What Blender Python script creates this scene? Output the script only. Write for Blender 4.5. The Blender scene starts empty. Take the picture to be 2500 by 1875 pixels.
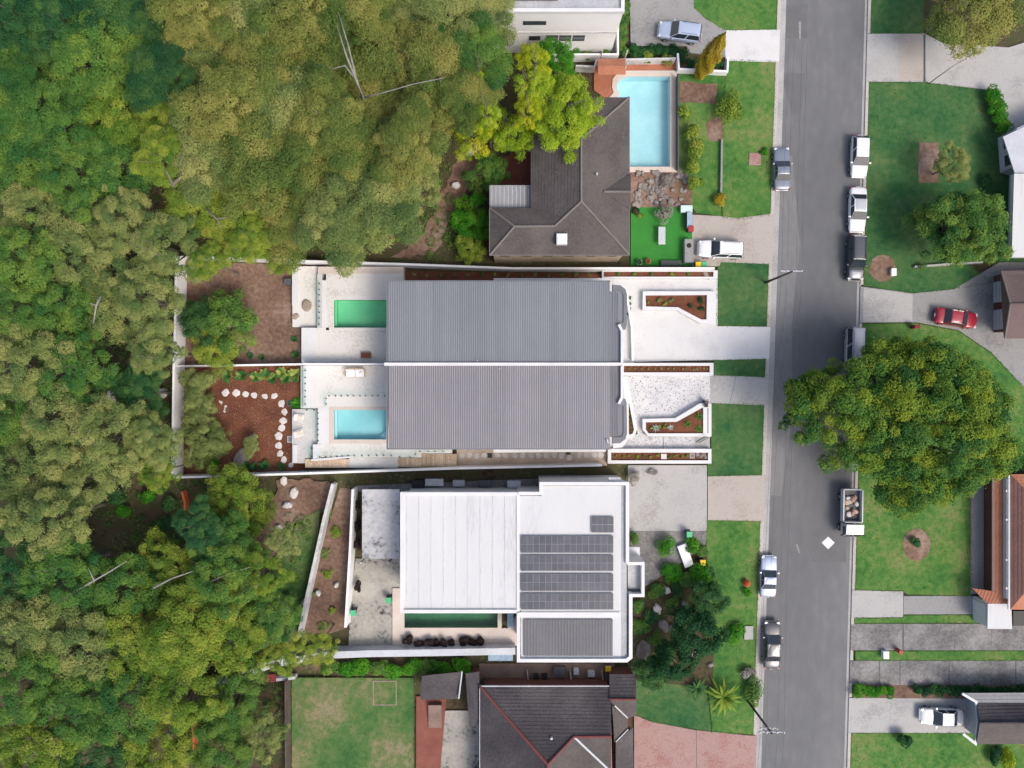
import bpy, bmesh, math, random
import numpy as np
from mathutils import Vector, Matrix
scene = bpy.context.scene
COL = scene.collection
# ------------------------------------------------------------------ camera, sky, sun, exposure
CAM_H = 77.0                 # height of the drone above the street
PXM = 22.5                   # photograph pixels per metre at street level
CX, CY = 1250.0, 937.5
cam = bpy.data.cameras.new("camera"); cam_o = bpy.data.objects.new("camera", cam); COL.objects.link(cam_o)
cam_o.location = (0, 0, CAM_H); cam.sensor_width = 36.0; cam.sensor_fit = 'HORIZONTAL'
cam.lens = 18.0 * PXM * CAM_H / CX
cam.clip_end = 2000.0
scene.camera = cam_o
SUN_EL, SUN_AZ = math.radians(52), math.radians(132)      # azimuth clockwise from +Y (photo up)
world = bpy.data.worlds.new("World"); scene.world = world; world.use_nodes = True
wn = world.node_tree.nodes; wl = world.node_tree.links
sky = wn.new('ShaderNodeTexSky'); sky.sky_type = 'NISHITA'; sky.sun_disc = False
sky.sun_elevation = SUN_EL; sky.sun_rotation = SUN_AZ
sky.air_density = 1.0; sky.dust_density = 5.0; sky.ozone_density = 1.0
wl.new(sky.outputs[0], wn['Background'].inputs[0]); wn['Background'].inputs[1].default_value = 0.15
sun = bpy.data.lights.new("sun", 'SUN'); sun.energy = 1.3; sun.angle = math.radians(20); sun.color = (1.0, 0.95, 0.88)
sun_o = bpy.data.objects.new("sun", sun); COL.objects.link(sun_o)
sd = Vector((math.sin(SUN_AZ) * math.cos(SUN_EL), math.cos(SUN_AZ) * math.cos(SUN_EL), math.sin(SUN_EL)))
sun_o.rotation_euler = sd.to_track_quat('Z', 'Y').to_euler(); sun_o.location = (60, -30, 90)
scene.view_settings.view_transform = 'Standard'; scene.view_settings.look = 'None'
scene.view_settings.exposure = 0.43; scene.view_settings.gamma = 1.0
scene.render.engine = 'CYCLES'
scene.cycles.max_bounces = 6; scene.cycles.transparent_max_bounces = 12

# ------------------------------------------------------------------ helpers
R = random.Random(7)
ORD = ['first', 'second', 'third', 'fourth', 'fifth', 'sixth', 'seventh', 'eighth', 'ninth', 'tenth', 'eleventh', 'twelfth', 'thirteenth', 'fourteenth',
       'fifteenth', 'sixteenth', 'seventeenth', 'eighteenth', 'nineteenth', 'twentieth', 'twenty-first', 'twenty-second', 'twenty-third', 'twenty-fourth']
def P(px, py, z=0.0):
    """photo pixel seen at height z -> point in the place"""
    k = (CAM_H - z) / CAM_H / PXM
    return Vector(((px - CX) * k, (CY - py) * k, z))
def tag(o, label=None, cat=None, group=None, kind=None):
    if label: o['label'] = label
    if cat: o['category'] = cat
    if group: o['group'] = group
    if kind: o['kind'] = kind
    return o
def thing(name, label, cat, loc=(0, 0, 0), rz=0.0, group=None):
    o = bpy.data.objects.new(name, None); COL.objects.link(o); o.location = loc; o.rotation_euler = (0, 0, rz)
    o.empty_display_size = 0.3
    return tag(o, label, cat, group)
def base_of(o):
    v = Vector((0, 0, 0))
    while o is not None:
        v += Vector(o.location); o = o.parent
    return v
def link(name, me, mat, parent=None):
    o = bpy.data.objects.new(name, me); COL.objects.link(o)
    if mat is not None: me.materials.append(mat)
    if parent is not None: o.parent = parent
    return o
def mesh(name, verts, faces, mat, parent=None, smooth=False, world_pos=True):
    """verts in world space (world_pos) or in the parent's space"""
    me = bpy.data.meshes.new(name)
    if parent is not None and world_pos:
        b = base_of(parent); verts = [(v[0] - b.x, v[1] - b.y, v[2] - b.z) for v in verts]
    me.from_pydata([tuple(v) for v in verts], [], faces)
    if smooth: me.polygons.foreach_set('use_smooth', [True] * len(me.polygons))
    me.update()
    return link(name, me, mat, parent)
class MB:
    """collects shapes of one mesh"""
    def __init__(s): s.v = []; s.f = []
    def add(s, v, f):
        n = len(s.v); s.v += [tuple(p) for p in v]; s.f += [[i + n for i in q] for q in f]; return s
    def box(s, x0, y0, z0, x1, y1, z1):
        return s.add([(x0, y0, z0), (x1, y0, z0), (x1, y1, z0), (x0, y1, z0), (x0, y0, z1), (x1, y0, z1), (x1, y1, z1), (x0, y1, z1)],
                     [(3, 2, 1, 0), (4, 5, 6, 7), (0, 1, 5, 4), (1, 2, 6, 5), (2, 3, 7, 6), (3, 0, 4, 7)])
    def obox(s, c, ax, ay, az, rz=0.0):
        c = Vector(c); m = Matrix.Rotation(rz, 3, 'Z'); V = []
        for z in (-az, az):
            for x, y in ((-ax, -ay), (ax, -ay), (ax, ay), (-ax, ay)): V.append(c + m @ Vector((x, y, z)))
        return s.add(V, [(3, 2, 1, 0), (4, 5, 6, 7), (0, 1, 5, 4), (1, 2, 6, 5), (2, 3, 7, 6), (3, 0, 4, 7)])
    def prism(s, pts, z0, z1):
        n = len(pts); a = sum(pts[i][0] * pts[(i + 1) % n][1] - pts[(i + 1) % n][0] * pts[i][1] for i in range(n))
        if a < 0: pts = pts[::-1]
        return s.add([(p[0], p[1], z0) for p in pts] + [(p[0], p[1], z1) for p in pts],
                     [list(range(n))[::-1], list(range(n, 2 * n))] + [[i, (i + 1) % n, n + (i + 1) % n, n + i] for i in range(n)])
    def tube(s, pts, rad, n=6, cap=True):
        pts = [Vector(p) for p in pts]
        if not hasattr(rad, '__len__'): rad = [rad] * len(pts)
        b = len(s.v); up = Vector((0.31, 0.17, 0.93)).normalized()
        for i, p in enumerate(pts):
            d = (pts[min(i + 1, len(pts) - 1)] - pts[max(i - 1, 0)]).normalized()
            u = d.cross(up)
            if u.length < 1e-3: u = d.cross(Vector((1, 0, 0)))
            u.normalize(); w = d.cross(u)
            for k in range(n):
                a = 2 * math.pi * k / n; s.v.append(tuple(p + (u * math.cos(a) + w * math.sin(a)) * rad[i]))
        for i in range(len(pts) - 1):
            for k in range(n): s.f.append([b + i * n + k, b + i * n + (k + 1) % n, b + (i + 1) * n + (k + 1) % n, b + (i + 1) * n + k])
        if cap:
            s.f.append([b + k for k in range(n)][::-1]); s.f.append([b + (len(pts) - 1) * n + k for k in range(n)])
        return s
    def cyl(s, c, r, h, n=16, r2=None):
        c = Vector(c); return s.tube([c, c + Vector((0, 0, h))], [r, r if r2 is None else r2], n)
    def build(s, name, mat, parent=None, smooth=False, world_pos=True): return mesh(name, s.v, s.f, mat, parent, smooth, world_pos)
def bevel(o, w=0.02, seg=2):
    m = o.modifiers.new('bevel', 'BEVEL'); m.width = w; m.segments = seg; m.limit_method = 'ANGLE'; return o
HARD = []      # paved outlines, kept free of grass tufts
LAWNS = []
def poly(pts, z): return [P(x, y, z) for x, y in pts]
def rect(x0, y0, x1, y1): return [(x0, y0), (x1, y0), (x1, y1), (x0, y1)]
def slab(name, pts, z1, z0, mat, parent=None, hard=False):
    """solid with a pixel outline read at its top z1"""
    w = poly(pts, z1)
    if hard: HARD.append([(p.x, p.y) for p in w])
    return MB().prism(w, z0, z1).build(name, mat, parent)
def struct(name, pts, z1, z0, mat, label=None, hard=True):
    return tag(slab(name, pts, z1, z0, mat, None, hard), label, None, None, 'structure')
def lawn(pts, label, z1=0.10, mat=None, dens=1.0, lush=0.5):
    o = struct('lawn', pts, z1, -0.05, mat or M['grass'], label, False)
    LAWNS.append(([(p.x, p.y) for p in poly(pts, z1)], z1, dens, lush)); return o
def ring(name, outer, inner, z1, z0, mat, parent=None):
    o = poly(outer, z1); i = poly(inner, z1); n = len(o); V = []; F = []
    for z in (z0, z1):
        V += [(p.x, p.y, z) for p in o] + [(p.x, p.y, z) for p in i]
    for k in range(n):
        j = (k + 1) % n
        F += [[2 * n + k, 2 * n + j, 3 * n + j, 3 * n + k], [k, j, 2 * n + j, 2 * n + k], [n + j, n + k, 3 * n + k, 3 * n + j], [j, k, n + k, n + j]]
    ob = mesh(name, V, F, mat, parent); fixn(ob); return ob
def fixn(ob):
    bm = bmesh.new(); bm.from_mesh(ob.data); bmesh.ops.recalc_face_normals(bm, faces=bm.faces); bm.to_mesh(ob.data); bm.free(); return ob
def wallpts(pts, th, closed=False):
    """offset polyline -> outline polygon (world xy)"""
    pts = [Vector((p[0], p[1])) for p in pts]; L = []; Rr = []; n = len(pts)
    for i in range(n):
        ds = []
        if i > 0 or closed: ds.append((pts[i] - pts[i - 1]).normalized())
        if i < n - 1 or closed: ds.append((pts[(i + 1) % n] - pts[i]).normalized())
        ns = [Vector((-d.y, d.x)) for d in ds]; m = sum(ns, Vector((0, 0))).normalized(); k = th / 2 / max(0.35, m.dot(ns[0]))
        L.append(pts[i] + m * k); Rr.append(pts[i] - m * k)
    return L, Rr
def wall(name, pts, z1, z0, th, mat, parent=None, closed=False):
    """wall whose top line runs through these pixels at z1"""
    w = poly(pts, z1); L, Rr = wallpts(w, th, closed); n = len(L); V = []; F = []
    for z in (z0, z1):
        V += [(p.x, p.y, z) for p in L] + [(p.x, p.y, z) for p in Rr]
    for k in range(n if closed else n - 1):
        j = (k + 1) % n
        F += [[2 * n + k, 2 * n + j, 3 * n + j, 3 * n + k], [k, j, 2 * n + j, 2 * n + k], [n + j, n + k, 3 * n + k, 3 * n + j], [j, k, n + k, n + j]]
    if not closed: F += [[0, n, 3 * n, 2 * n], [n - 1, 2 * n - 1, 4 * n - 1, 3 * n - 1]]
    ob = mesh(name, V, F, mat, parent); fixn(ob); return ob
def copy_tree(o, parent=None):
    c = o.copy(); COL.objects.link(c); c.parent = parent
    for ch in [x for x in o.children]: copy_tree(ch, c)
    return c
def inside(x, y, pl):
    r = False; n = len(pl)
    for i in range(n):
        x1, y1 = pl[i]; x2, y2 = pl[i - 1]
        if (y1 > y) != (y2 > y) and x < (x2 - x1) * (y - y1) / (y2 - y1) + x1: r = not r
    return r

# ------------------------------------------------------------------ materials
def s2l(c): return tuple((x / 255 / 12.92 if x <= 10 else ((x / 255 + 0.055) / 1.055) ** 2.4) for x in c)
M = {}
def mat(key, cols, s1=0.5, s2=12.0, w2=0.4, rough=0.85, bump=0.0, bscale=40.0, spec=0.3, metal=0.0, coords='Object', stretch=None, coat=0.0):
    """cols: base colours of the stuff, mixed by coarse + fine noise"""
    m = bpy.data.materials.new(key); m.use_nodes = True; nt = m.node_tree; N = nt.nodes; Lk = nt.links; b = N['Principled BSDF']
    b.inputs['Roughness'].default_value = rough; b.inputs['Specular IOR Level'].default_value = spec; b.inputs['Metallic'].default_value = metal
    if coat: b.inputs['Coat Weight'].default_value = coat; b.inputs['Coat Roughness'].default_value = 0.06
    M[key] = m
    if len(cols) == 1 and not bump:
        b.inputs['Base Color'].default_value = (*cols[0], 1); return m
    tc = N.new('ShaderNodeTexCoord'); src = tc.outputs[coords]
    if stretch:
        mp = N.new('ShaderNodeMapping'); mp.inputs['Scale'].default_value = stretch; Lk.new(src, mp.inputs['Vector']); src = mp.outputs[0]
    if len(cols) > 1:
        n1 = N.new('ShaderNodeTexNoise'); n1.inputs['Scale'].default_value = s1; n1.inputs['Detail'].default_value = 5; Lk.new(src, n1.inputs['Vector'])
        n2 = N.new('ShaderNodeTexNoise'); n2.inputs['Scale'].default_value = s2; n2.inputs['Detail'].default_value = 3; Lk.new(src, n2.inputs['Vector'])
        mx = N.new('ShaderNodeMix'); mx.data_type = 'FLOAT'; mx.inputs[0].default_value = w2
        Lk.new(n1.outputs[0], mx.inputs[2]); Lk.new(n2.outputs[0], mx.inputs[3])
        rp = N.new('ShaderNodeValToRGB'); Lk.new(mx.outputs[0], rp.inputs[0]); e = rp.color_ramp.elements
        k = len(cols); lo, hi = 0.36, 0.64
        e[0].position = lo; e[0].color = (*cols[0], 1); e[1].position = hi; e[1].color = (*cols[-1], 1)
        for i in range(1, k - 1):
            q = e.new(lo + (hi - lo) * i / (k - 1)); q.color = (*cols[i], 1)
        Lk.new(rp.outputs[0], b.inputs['Base Color'])
    else: b.inputs['Base Color'].default_value = (*cols[0], 1)
    if bump:
        n3 = N.new('ShaderNodeTexNoise'); n3.inputs['Scale'].default_value = bscale; n3.inputs['Detail'].default_value = 4; Lk.new(src, n3.inputs['Vector'])
        bp = N.new('ShaderNodeBump'); bp.inputs['Strength'].default_value = bump; bp.inputs['Distance'].default_value = 0.05
        Lk.new(n3.outputs[0], bp.inputs['Height']); Lk.new(bp.outputs[0], b.inputs['Normal'])
    return m
def speckle(key, base, dots, scale, thr, rough=0.85):
    """exposed-aggregate concrete: dark stones in a pale matrix"""
    m = mat(key, base, 0.6, 9.0, 0.3, rough); nt = m.node_tree; N = nt.nodes; Lk = nt.links; b = N['Principled BSDF']
    tc = N.new('ShaderNodeTexCoord'); vo = N.new('ShaderNodeTexVoronoi'); vo.inputs['Scale'].default_value = scale; Lk.new(tc.outputs['Object'], vo.inputs['Vector'])
    cr = N.new('ShaderNodeSeparateColor'); Lk.new(vo.outputs['Color'], cr.inputs[0])
    gt = N.new('ShaderNodeMath'); gt.operation = 'GREATER_THAN'; gt.inputs[1].default_value = thr; Lk.new(cr.outputs[0], gt.inputs[0])
    mx = N.new('ShaderNodeMix'); mx.data_type = 'RGBA'; Lk.new(gt.outputs[0], mx.inputs[0])
    old = b.inputs['Base Color'].links[0].from_socket; Lk.new(old, mx.inputs[6]); mx.inputs[7].default_value = (*dots, 1)
    Lk.new(mx.outputs[2], b.inputs['Base Color']); return m
mat('leaf_litter', [(0.040, 0.034, 0.018), (0.085, 0.062, 0.036), (0.050, 0.065, 0.022), (0.150, 0.100, 0.066)], 0.22, 2.5, 0.45, 0.95, 0.6, 6)
mat('asphalt', [(0.120, 0.122, 0.127), (0.145, 0.147, 0.152), (0.185, 0.185, 0.187)], 0.07, 1.2, 0.25, 0.9, 0.15, 60, stretch=(1.0, 0.4, 1.0))
mat('asphalt_pale', [(0.150, 0.151, 0.154), (0.175, 0.176, 0.178), (0.205, 0.205, 0.206)], 0.12, 2.0, 0.35, 0.9, 0.2, 60, stretch=(1, 0.4, 1))
mat('asphalt_patch', [(0.120, 0.121, 0.125), (0.145, 0.146, 0.15)], 0.6, 9.0, 0.4, 0.9, 0.3, 60)
mat('kerb', [(0.33, 0.31, 0.28), (0.47, 0.44, 0.40), (0.40, 0.38, 0.35)], 0.5, 6, 0.5, 0.9, 0.3, 30)
mat('gutter', [(0.28, 0.275, 0.27), (0.42, 0.41, 0.40)], 0.5, 6, 0.5, 0.9, 0.3, 30)
mat('grass', [(0.036, 0.125, 0.026), (0.062, 0.170, 0.034), (0.105, 0.195, 0.045), (0.170, 0.205, 0.070)], 0.20, 1.6, 0.38, 0.95, 0.5, 25)
mat('grass_dry', [(0.036, 0.115, 0.030), (0.070, 0.150, 0.042), (0.135, 0.170, 0.065), (0.235, 0.205, 0.120)], 0.16, 1.3, 0.35, 0.95, 0.5, 25)
mat('grass_deep', [(0.020, 0.090, 0.030), (0.038, 0.120, 0.038), (0.065, 0.140, 0.046), (0.105, 0.165, 0.060)], 0.26, 1.6, 0.38, 0.95, 0.5, 25)
mat('turf', [(0.030, 0.190, 0.030), (0.045, 0.240, 0.040)], 0.5, 12, 0.5, 0.95, 0.4, 60)
mat('conc_white', [(0.50, 0.50, 0.51), (0.60, 0.60, 0.60), (0.56, 0.555, 0.55)], 0.35, 7, 0.35, 0.85, 0.15, 40)
mat('conc_light', [(0.30, 0.295, 0.29), (0.40, 0.395, 0.385), (0.35, 0.345, 0.34)], 0.3, 5, 0.4, 0.9, 0.2, 40)
mat('conc_grey', [(0.19, 0.19, 0.195), (0.28, 0.278, 0.275), (0.235, 0.235, 0.24)], 0.3, 5, 0.4, 0.9, 0.2, 40)
mat('conc_beige', [(0.32, 0.285, 0.25), (0.41, 0.37, 0.335), (0.37, 0.335, 0.305)], 0.3, 6, 0.4, 0.9, 0.2, 40)
mat('conc_dark', [(0.115, 0.112, 0.112), (0.190, 0.185, 0.180), (0.270, 0.265, 0.260)], 0.35, 4, 0.45, 0.9, 0.25, 30)
mat('conc_stain', [(0.05, 0.05, 0.05), (0.30, 0.29, 0.26), (0.36, 0.34, 0.30), (0.42, 0.40, 0.36)], 0.3, 3, 0.35, 0.9, 0.25, 30)
mat('pave_pink', [(0.29, 0.135, 0.115), (0.36, 0.245, 0.225), (0.31, 0.155, 0.135)], 0.4, 6, 0.4, 0.9, 0.3, 30)
mat('pave_terra', [(0.30, 0.105, 0.062), (0.42, 0.17, 0.105)], 0.6, 10, 0.5, 0.9, 0.3, 30)
mat('pave_brick', [(0.17, 0.060, 0.045), (0.26, 0.095, 0.070)], 0.6, 10, 0.5, 0.9, 0.3, 30)
mat('pave_brown', [(0.17, 0.115, 0.09), (0.27, 0.19, 0.155)], 0.6, 8, 0.5, 0.9, 0.3, 30)
mat('stone_pave', [(0.53, 0.505, 0.47), (0.66, 0.635, 0.60), (0.61, 0.595, 0.575)], 0.35, 4, 0.45, 0.8, 0.15, 30)
mat('stone_grey', [(0.45, 0.445, 0.43), (0.57, 0.565, 0.55)], 0.45, 4, 0.45, 0.8, 0.15, 30)
mat('coping', [(0.52, 0.44, 0.38), (0.60, 0.53, 0.475)], 0.6, 7, 0.4, 0.8, 0.1, 30)
mat('white', [(0.58, 0.58, 0.59), (0.66, 0.66, 0.66)], 0.4, 5, 0.3, 0.7, 0.08, 30)
mat('white_paint', [(0.76, 0.76, 0.76), (0.82, 0.82, 0.82)], 0.4, 5, 0.3, 0.7, 0.08, 30)
mat('white_dirty', [(0.36, 0.36, 0.36), (0.52, 0.52, 0.52), (0.62, 0.62, 0.62)], 0.5, 4, 0.4, 0.8, 0.1, 30)
mat('grey_wall', [(0.33, 0.34, 0.36), (0.45, 0.46, 0.48)], 0.5, 4, 0.4, 0.8, 0.1, 30)
mat('render_grey', [(0.42, 0.44, 0.48), (0.50, 0.52, 0.56)], 0.5, 4, 0.4, 0.8, 0.1, 30)
mat('wall_tan', [(0.30, 0.23, 0.17), (0.42, 0.34, 0.26)], 0.8, 6, 0.5, 0.9, 0.3, 20)
mat('wall_brick', [(0.10, 0.042, 0.035), (0.155, 0.070, 0.055)], 0.8, 8, 0.5, 0.9, 0.3, 20)
mat('mulch', [(0.078, 0.028, 0.016), (0.140, 0.052, 0.028), (0.200, 0.082, 0.046)], 0.5, 9, 0.55, 0.95, 0.8, 14)
mat('dirt', [(0.110, 0.068, 0.048), (0.190, 0.120, 0.085), (0.290, 0.210, 0.170)], 0.22, 2.5, 0.4, 0.95, 0.5, 8)
mat('pebble_tan', [(0.36, 0.27, 0.20), (0.47, 0.37, 0.28), (0.58, 0.50, 0.42)], 0.9, 26, 0.7, 0.9, 0.5, 40)
speckle('pebblecrete', [(0.49, 0.49, 0.505), (0.60, 0.60, 0.605)], (0.23, 0.23, 0.245), 11.0, 0.90)
speckle('pebblecrete_fine', [(0.45, 0.45, 0.46), (0.57, 0.57, 0.575)], (0.22, 0.22, 0.22), 14.0, 0.84)
mat('roof_metal', [(0.150, 0.147, 0.165), (0.180, 0.176, 0.195)], 0.35, 3, 0.35, 0.55, spec=0.4, stretch=(1, 0.25, 1))
mat('roof_rib', [(0.27, 0.262, 0.275), (0.31, 0.30, 0.312)], 0.35, 3, 0.35, 0.5, spec=0.4)
mat('roof_blue', [(0.150, 0.162, 0.186), (0.182, 0.195, 0.218)], 0.35, 3, 0.35, 0.5, spec=0.4, stretch=(1, 0.25, 1))
mat('roof_blue_rib', [(0.195, 0.207, 0.23), (0.22, 0.232, 0.255)], 0.35, 3, 0.35, 0.5, spec=0.4)
mat('trim_grey', [(0.13, 0.135, 0.15), (0.165, 0.17, 0.185)], 0.5, 4, 0.4, 0.5, spec=0.4)
mat('tile_dark', [(0.064, 0.056, 0.055), (0.090, 0.079, 0.076), (0.112, 0.098, 0.092)], 0.35, 5, 0.45, 0.8, 0.3, 20)
mat('tile_black', [(0.046, 0.042, 0.046), (0.068, 0.061, 0.066), (0.105, 0.095, 0.095)], 0.25, 5, 0.4, 0.8, 0.3, 20)
mat('tile_mauve', [(0.115, 0.085, 0.085), (0.155, 0.110, 0.105)], 0.35, 6, 0.5, 0.8, 0.3, 20)
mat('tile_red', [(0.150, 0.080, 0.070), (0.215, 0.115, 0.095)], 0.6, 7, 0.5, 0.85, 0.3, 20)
mat('tile_orange', [(0.33, 0.125, 0.070), (0.43, 0.19, 0.12)], 0.6, 7, 0.5, 0.85, 0.3, 20)
mat('ridge_red', [(0.150, 0.045, 0.046), (0.20, 0.066, 0.060)], 0.6, 7, 0.5, 0.8)
mat('ridge_grey', [(0.15, 0.135, 0.125), (0.19, 0.172, 0.16)], 0.6, 7, 0.5, 0.8)
mat('metal_light', [(0.42, 0.44, 0.47), (0.52, 0.54, 0.57)], 0.5, 4, 0.4, 0.45, spec=0.5)
mat('metal_grey', [(0.20, 0.205, 0.215), (0.27, 0.275, 0.285)], 0.5, 4, 0.4, 0.5, spec=0.4, stretch=(1, 0.2, 1))
mat('roof_white', [(0.48, 0.485, 0.49), (0.545, 0.55, 0.56), (0.555, 0.56, 0.565), (0.57, 0.575, 0.58)], 0.4, 5, 0.35, 0.7, 0.05, 20, stretch=(1, 0.18, 1))
mat('roof_deck', [(0.115, 0.115, 0.122), (0.15, 0.15, 0.157)], 0.5, 6, 0.4, 0.6, stretch=(1, 0.2, 1))
mat('solar', [(0.060, 0.066, 0.082), (0.082, 0.086, 0.105)], 1.2, 6, 0.3, 0.3, spec=0.5)
mat('solar_frame', [(0.26, 0.26, 0.28)], rough=0.4)
mat('timber', [(0.40, 0.29, 0.19), (0.55, 0.42, 0.30), (0.62, 0.50, 0.38)], 0.6, 8, 0.5, 0.75, 0.2, 25)
mat('timber_dark', [(0.075, 0.058, 0.048), (0.13, 0.105, 0.09)], 0.8, 8, 0.5, 0.9, 0.3, 25)
mat('bark_white', [(0.17, 0.16, 0.145), (0.33, 0.315, 0.29)], 1.2, 9, 0.5, 0.85, 0.3, 20)
mat('bark_grey', [(0.12, 0.105, 0.09), (0.22, 0.195, 0.17)], 1.2, 9, 0.5, 0.9, 0.4, 20)
mat('bark_dark', [(0.06, 0.045, 0.035), (0.11, 0.085, 0.065)], 1.2, 9, 0.5, 0.9, 0.4, 20)
mat('rock', [(0.13, 0.115, 0.105), (0.23, 0.205, 0.19), (0.34, 0.315, 0.295)], 1.4, 9, 0.5, 0.95, 0.5, 15)
mat('rock_pale', [(0.50, 0.47, 0.445), (0.64, 0.615, 0.59)], 1.6, 9, 0.5, 0.9, 0.4, 15)
mat('black', [(0.018, 0.018, 0.020)], rough=0.5)
mat('dark_grey', [(0.07, 0.072, 0.08), (0.10, 0.102, 0.11)], 1.0, 8, 0.4, 0.6)
mat('steel', [(0.33, 0.34, 0.35)], rough=0.35, metal=0.6)
mat('plastic_white', [(0.78, 0.78, 0.78)], rough=0.45)
mat('cushion', [(0.60, 0.52, 0.41), (0.68, 0.60, 0.49)], 3, 30, 0.5, 0.95)
mat('fabric_white', [(0.78, 0.77, 0.76), (0.83, 0.82, 0.81)], 3, 30, 0.5, 0.95)
mat('wicker', [(0.36, 0.27, 0.17), (0.48, 0.38, 0.26)], 4, 40, 0.6, 0.9)
mat('bin_green', [(0.07, 0.42, 0.20)], rough=0.5); mat('bin_yellow', [(0.72, 0.46, 0.01)], rough=0.5); mat('bin_red', [(0.36, 0.035, 0.04)], rough=0.5)
mat('orange_mesh', [(0.48, 0.085, 0.03), (0.58, 0.13, 0.05)], 2, 20, 0.5, 0.7)
mat('terracotta', [(0.45, 0.16, 0.08), (0.55, 0.22, 0.12)], 2, 20, 0.5, 0.8)
mat('mint', [(0.52, 0.66, 0.62)], rough=0.6); mat('blue_grey', [(0.22, 0.33, 0.45), (0.36, 0.46, 0.56)], 2, 8, 0.5, 0.6)
mat('red_dark', [(0.16, 0.02, 0.025), (0.23, 0.035, 0.04)], 2, 9, 0.5, 0.7)
mat('sand_pile', [(0.26, 0.20, 0.15), (0.36, 0.30, 0.24)], 1.5, 9, 0.5, 0.95, 0.5, 12)
mat('paint_worn', [(0.17, 0.17, 0.172), (0.34, 0.34, 0.335)], 2.5, 14, 0.5, 0.9)
mat('paint_line', [(0.62, 0.62, 0.61), (0.74, 0.74, 0.73)], 1.5, 12, 0.5, 0.8)
mat('pool_blue', [(0.33, 0.56, 0.585), (0.40, 0.62, 0.64)], 0.5, 3, 0.3, 0.6)
mat('pool_pale', [(0.46, 0.63, 0.68), (0.57, 0.70, 0.74)], 0.5, 3, 0.3, 0.6)
mat('pool_green', [(0.16, 0.50, 0.29), (0.25, 0.58, 0.37)], 0.4, 3, 0.3, 0.6)
mat('pool_murk', [(0.10, 0.165, 0.125), (0.17, 0.28, 0.20)], 0.4, 3, 0.3, 0.6)
def paint(key, c, metal=0.0, rough=0.3): return mat(key, [c], rough=rough, spec=0.5, metal=metal, coat=0.6)
paint('car_white', (0.74, 0.74, 0.745)); paint('car_silver', (0.50, 0.51, 0.53), 0.25); paint('car_ice', (0.42, 0.50, 0.64), 0.2)
paint('car_blue', (0.40, 0.46, 0.62), 0.2); paint('car_slate', (0.22, 0.245, 0.30), 0.3); paint('car_black', (0.020, 0.020, 0.023)); paint('car_char', (0.075, 0.078, 0.09), 0.2)
paint('car_red', (0.30, 0.012, 0.030)); paint('car_grey', (0.34, 0.345, 0.36), 0.2)
mat('car_glass', [(0.030, 0.038, 0.048)], rough=0.08, spec=0.7); mat('tyre', [(0.02, 0.02, 0.02)], rough=0.9); mat('lamp_clear', [(0.65, 0.66, 0.68)], rough=0.15, spec=0.6)
mat('lamp_red', [(0.35, 0.02, 0.02)], rough=0.2, spec=0.6); mat('rim', [(0.45, 0.45, 0.46)], rough=0.35, metal=0.7)
mat('window', [(0.035, 0.045, 0.050), (0.055, 0.070, 0.075)], 1.0, 3, 0.3, 0.1, spec=0.6)
mat('skylight', [(0.80, 0.80, 0.80)], rough=0.3)
def glassy(key, tint, gloss=0.06):
    m = bpy.data.materials.new(key); m.use_nodes = True; nt = m.node_tree; N = nt.nodes; N.clear()
    o = N.new('ShaderNodeOutputMaterial'); t = N.new('ShaderNodeBsdfTransparent'); t.inputs[0].default_value = (*tint, 1)
    g = N.new('ShaderNodeBsdfGlossy'); g.inputs['Roughness'].default_value = gloss
    fr = N.new('ShaderNodeFresnel'); fr.inputs[0].default_value = 1.33 if key.startswith('water') else 1.08; mx = N.new('ShaderNodeMixShader')
    if key.startswith('water'): nt.links.new(fr.outputs[0], mx.inputs[0])
    else: mx.inputs[0].default_value = 0.05
    nt.links.new(t.outputs[0], mx.inputs[1]); nt.links.new(g.outputs[0], mx.inputs[2]); nt.links.new(mx.outputs[0], o.inputs[0])
    if key.startswith('water'):
        tc = N.new('ShaderNodeTexCoord'); nz = N.new('ShaderNodeTexNoise'); nz.inputs['Scale'].default_value = 2.2; nz.inputs['Detail'].default_value = 3
        bp = N.new('ShaderNodeBump'); bp.inputs['Strength'].default_value = 0.25; bp.inputs['Distance'].default_value = 0.06
        nt.links.new(tc.outputs['Object'], nz.inputs['Vector']); nt.links.new(nz.outputs[0], bp.inputs['Height'])
        nt.links.new(bp.outputs[0], g.inputs['Normal']); nt.links.new(bp.outputs[0], fr.inputs['Normal'])
    M[key] = m
glassy('water_blue', (0.80, 0.97, 0.985)); glassy('water_green', (0.78, 0.98, 0.88)); glassy('water_murk', (0.55, 0.80, 0.66)); glassy('glass', (0.90, 0.965, 0.945), 0.03)
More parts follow.
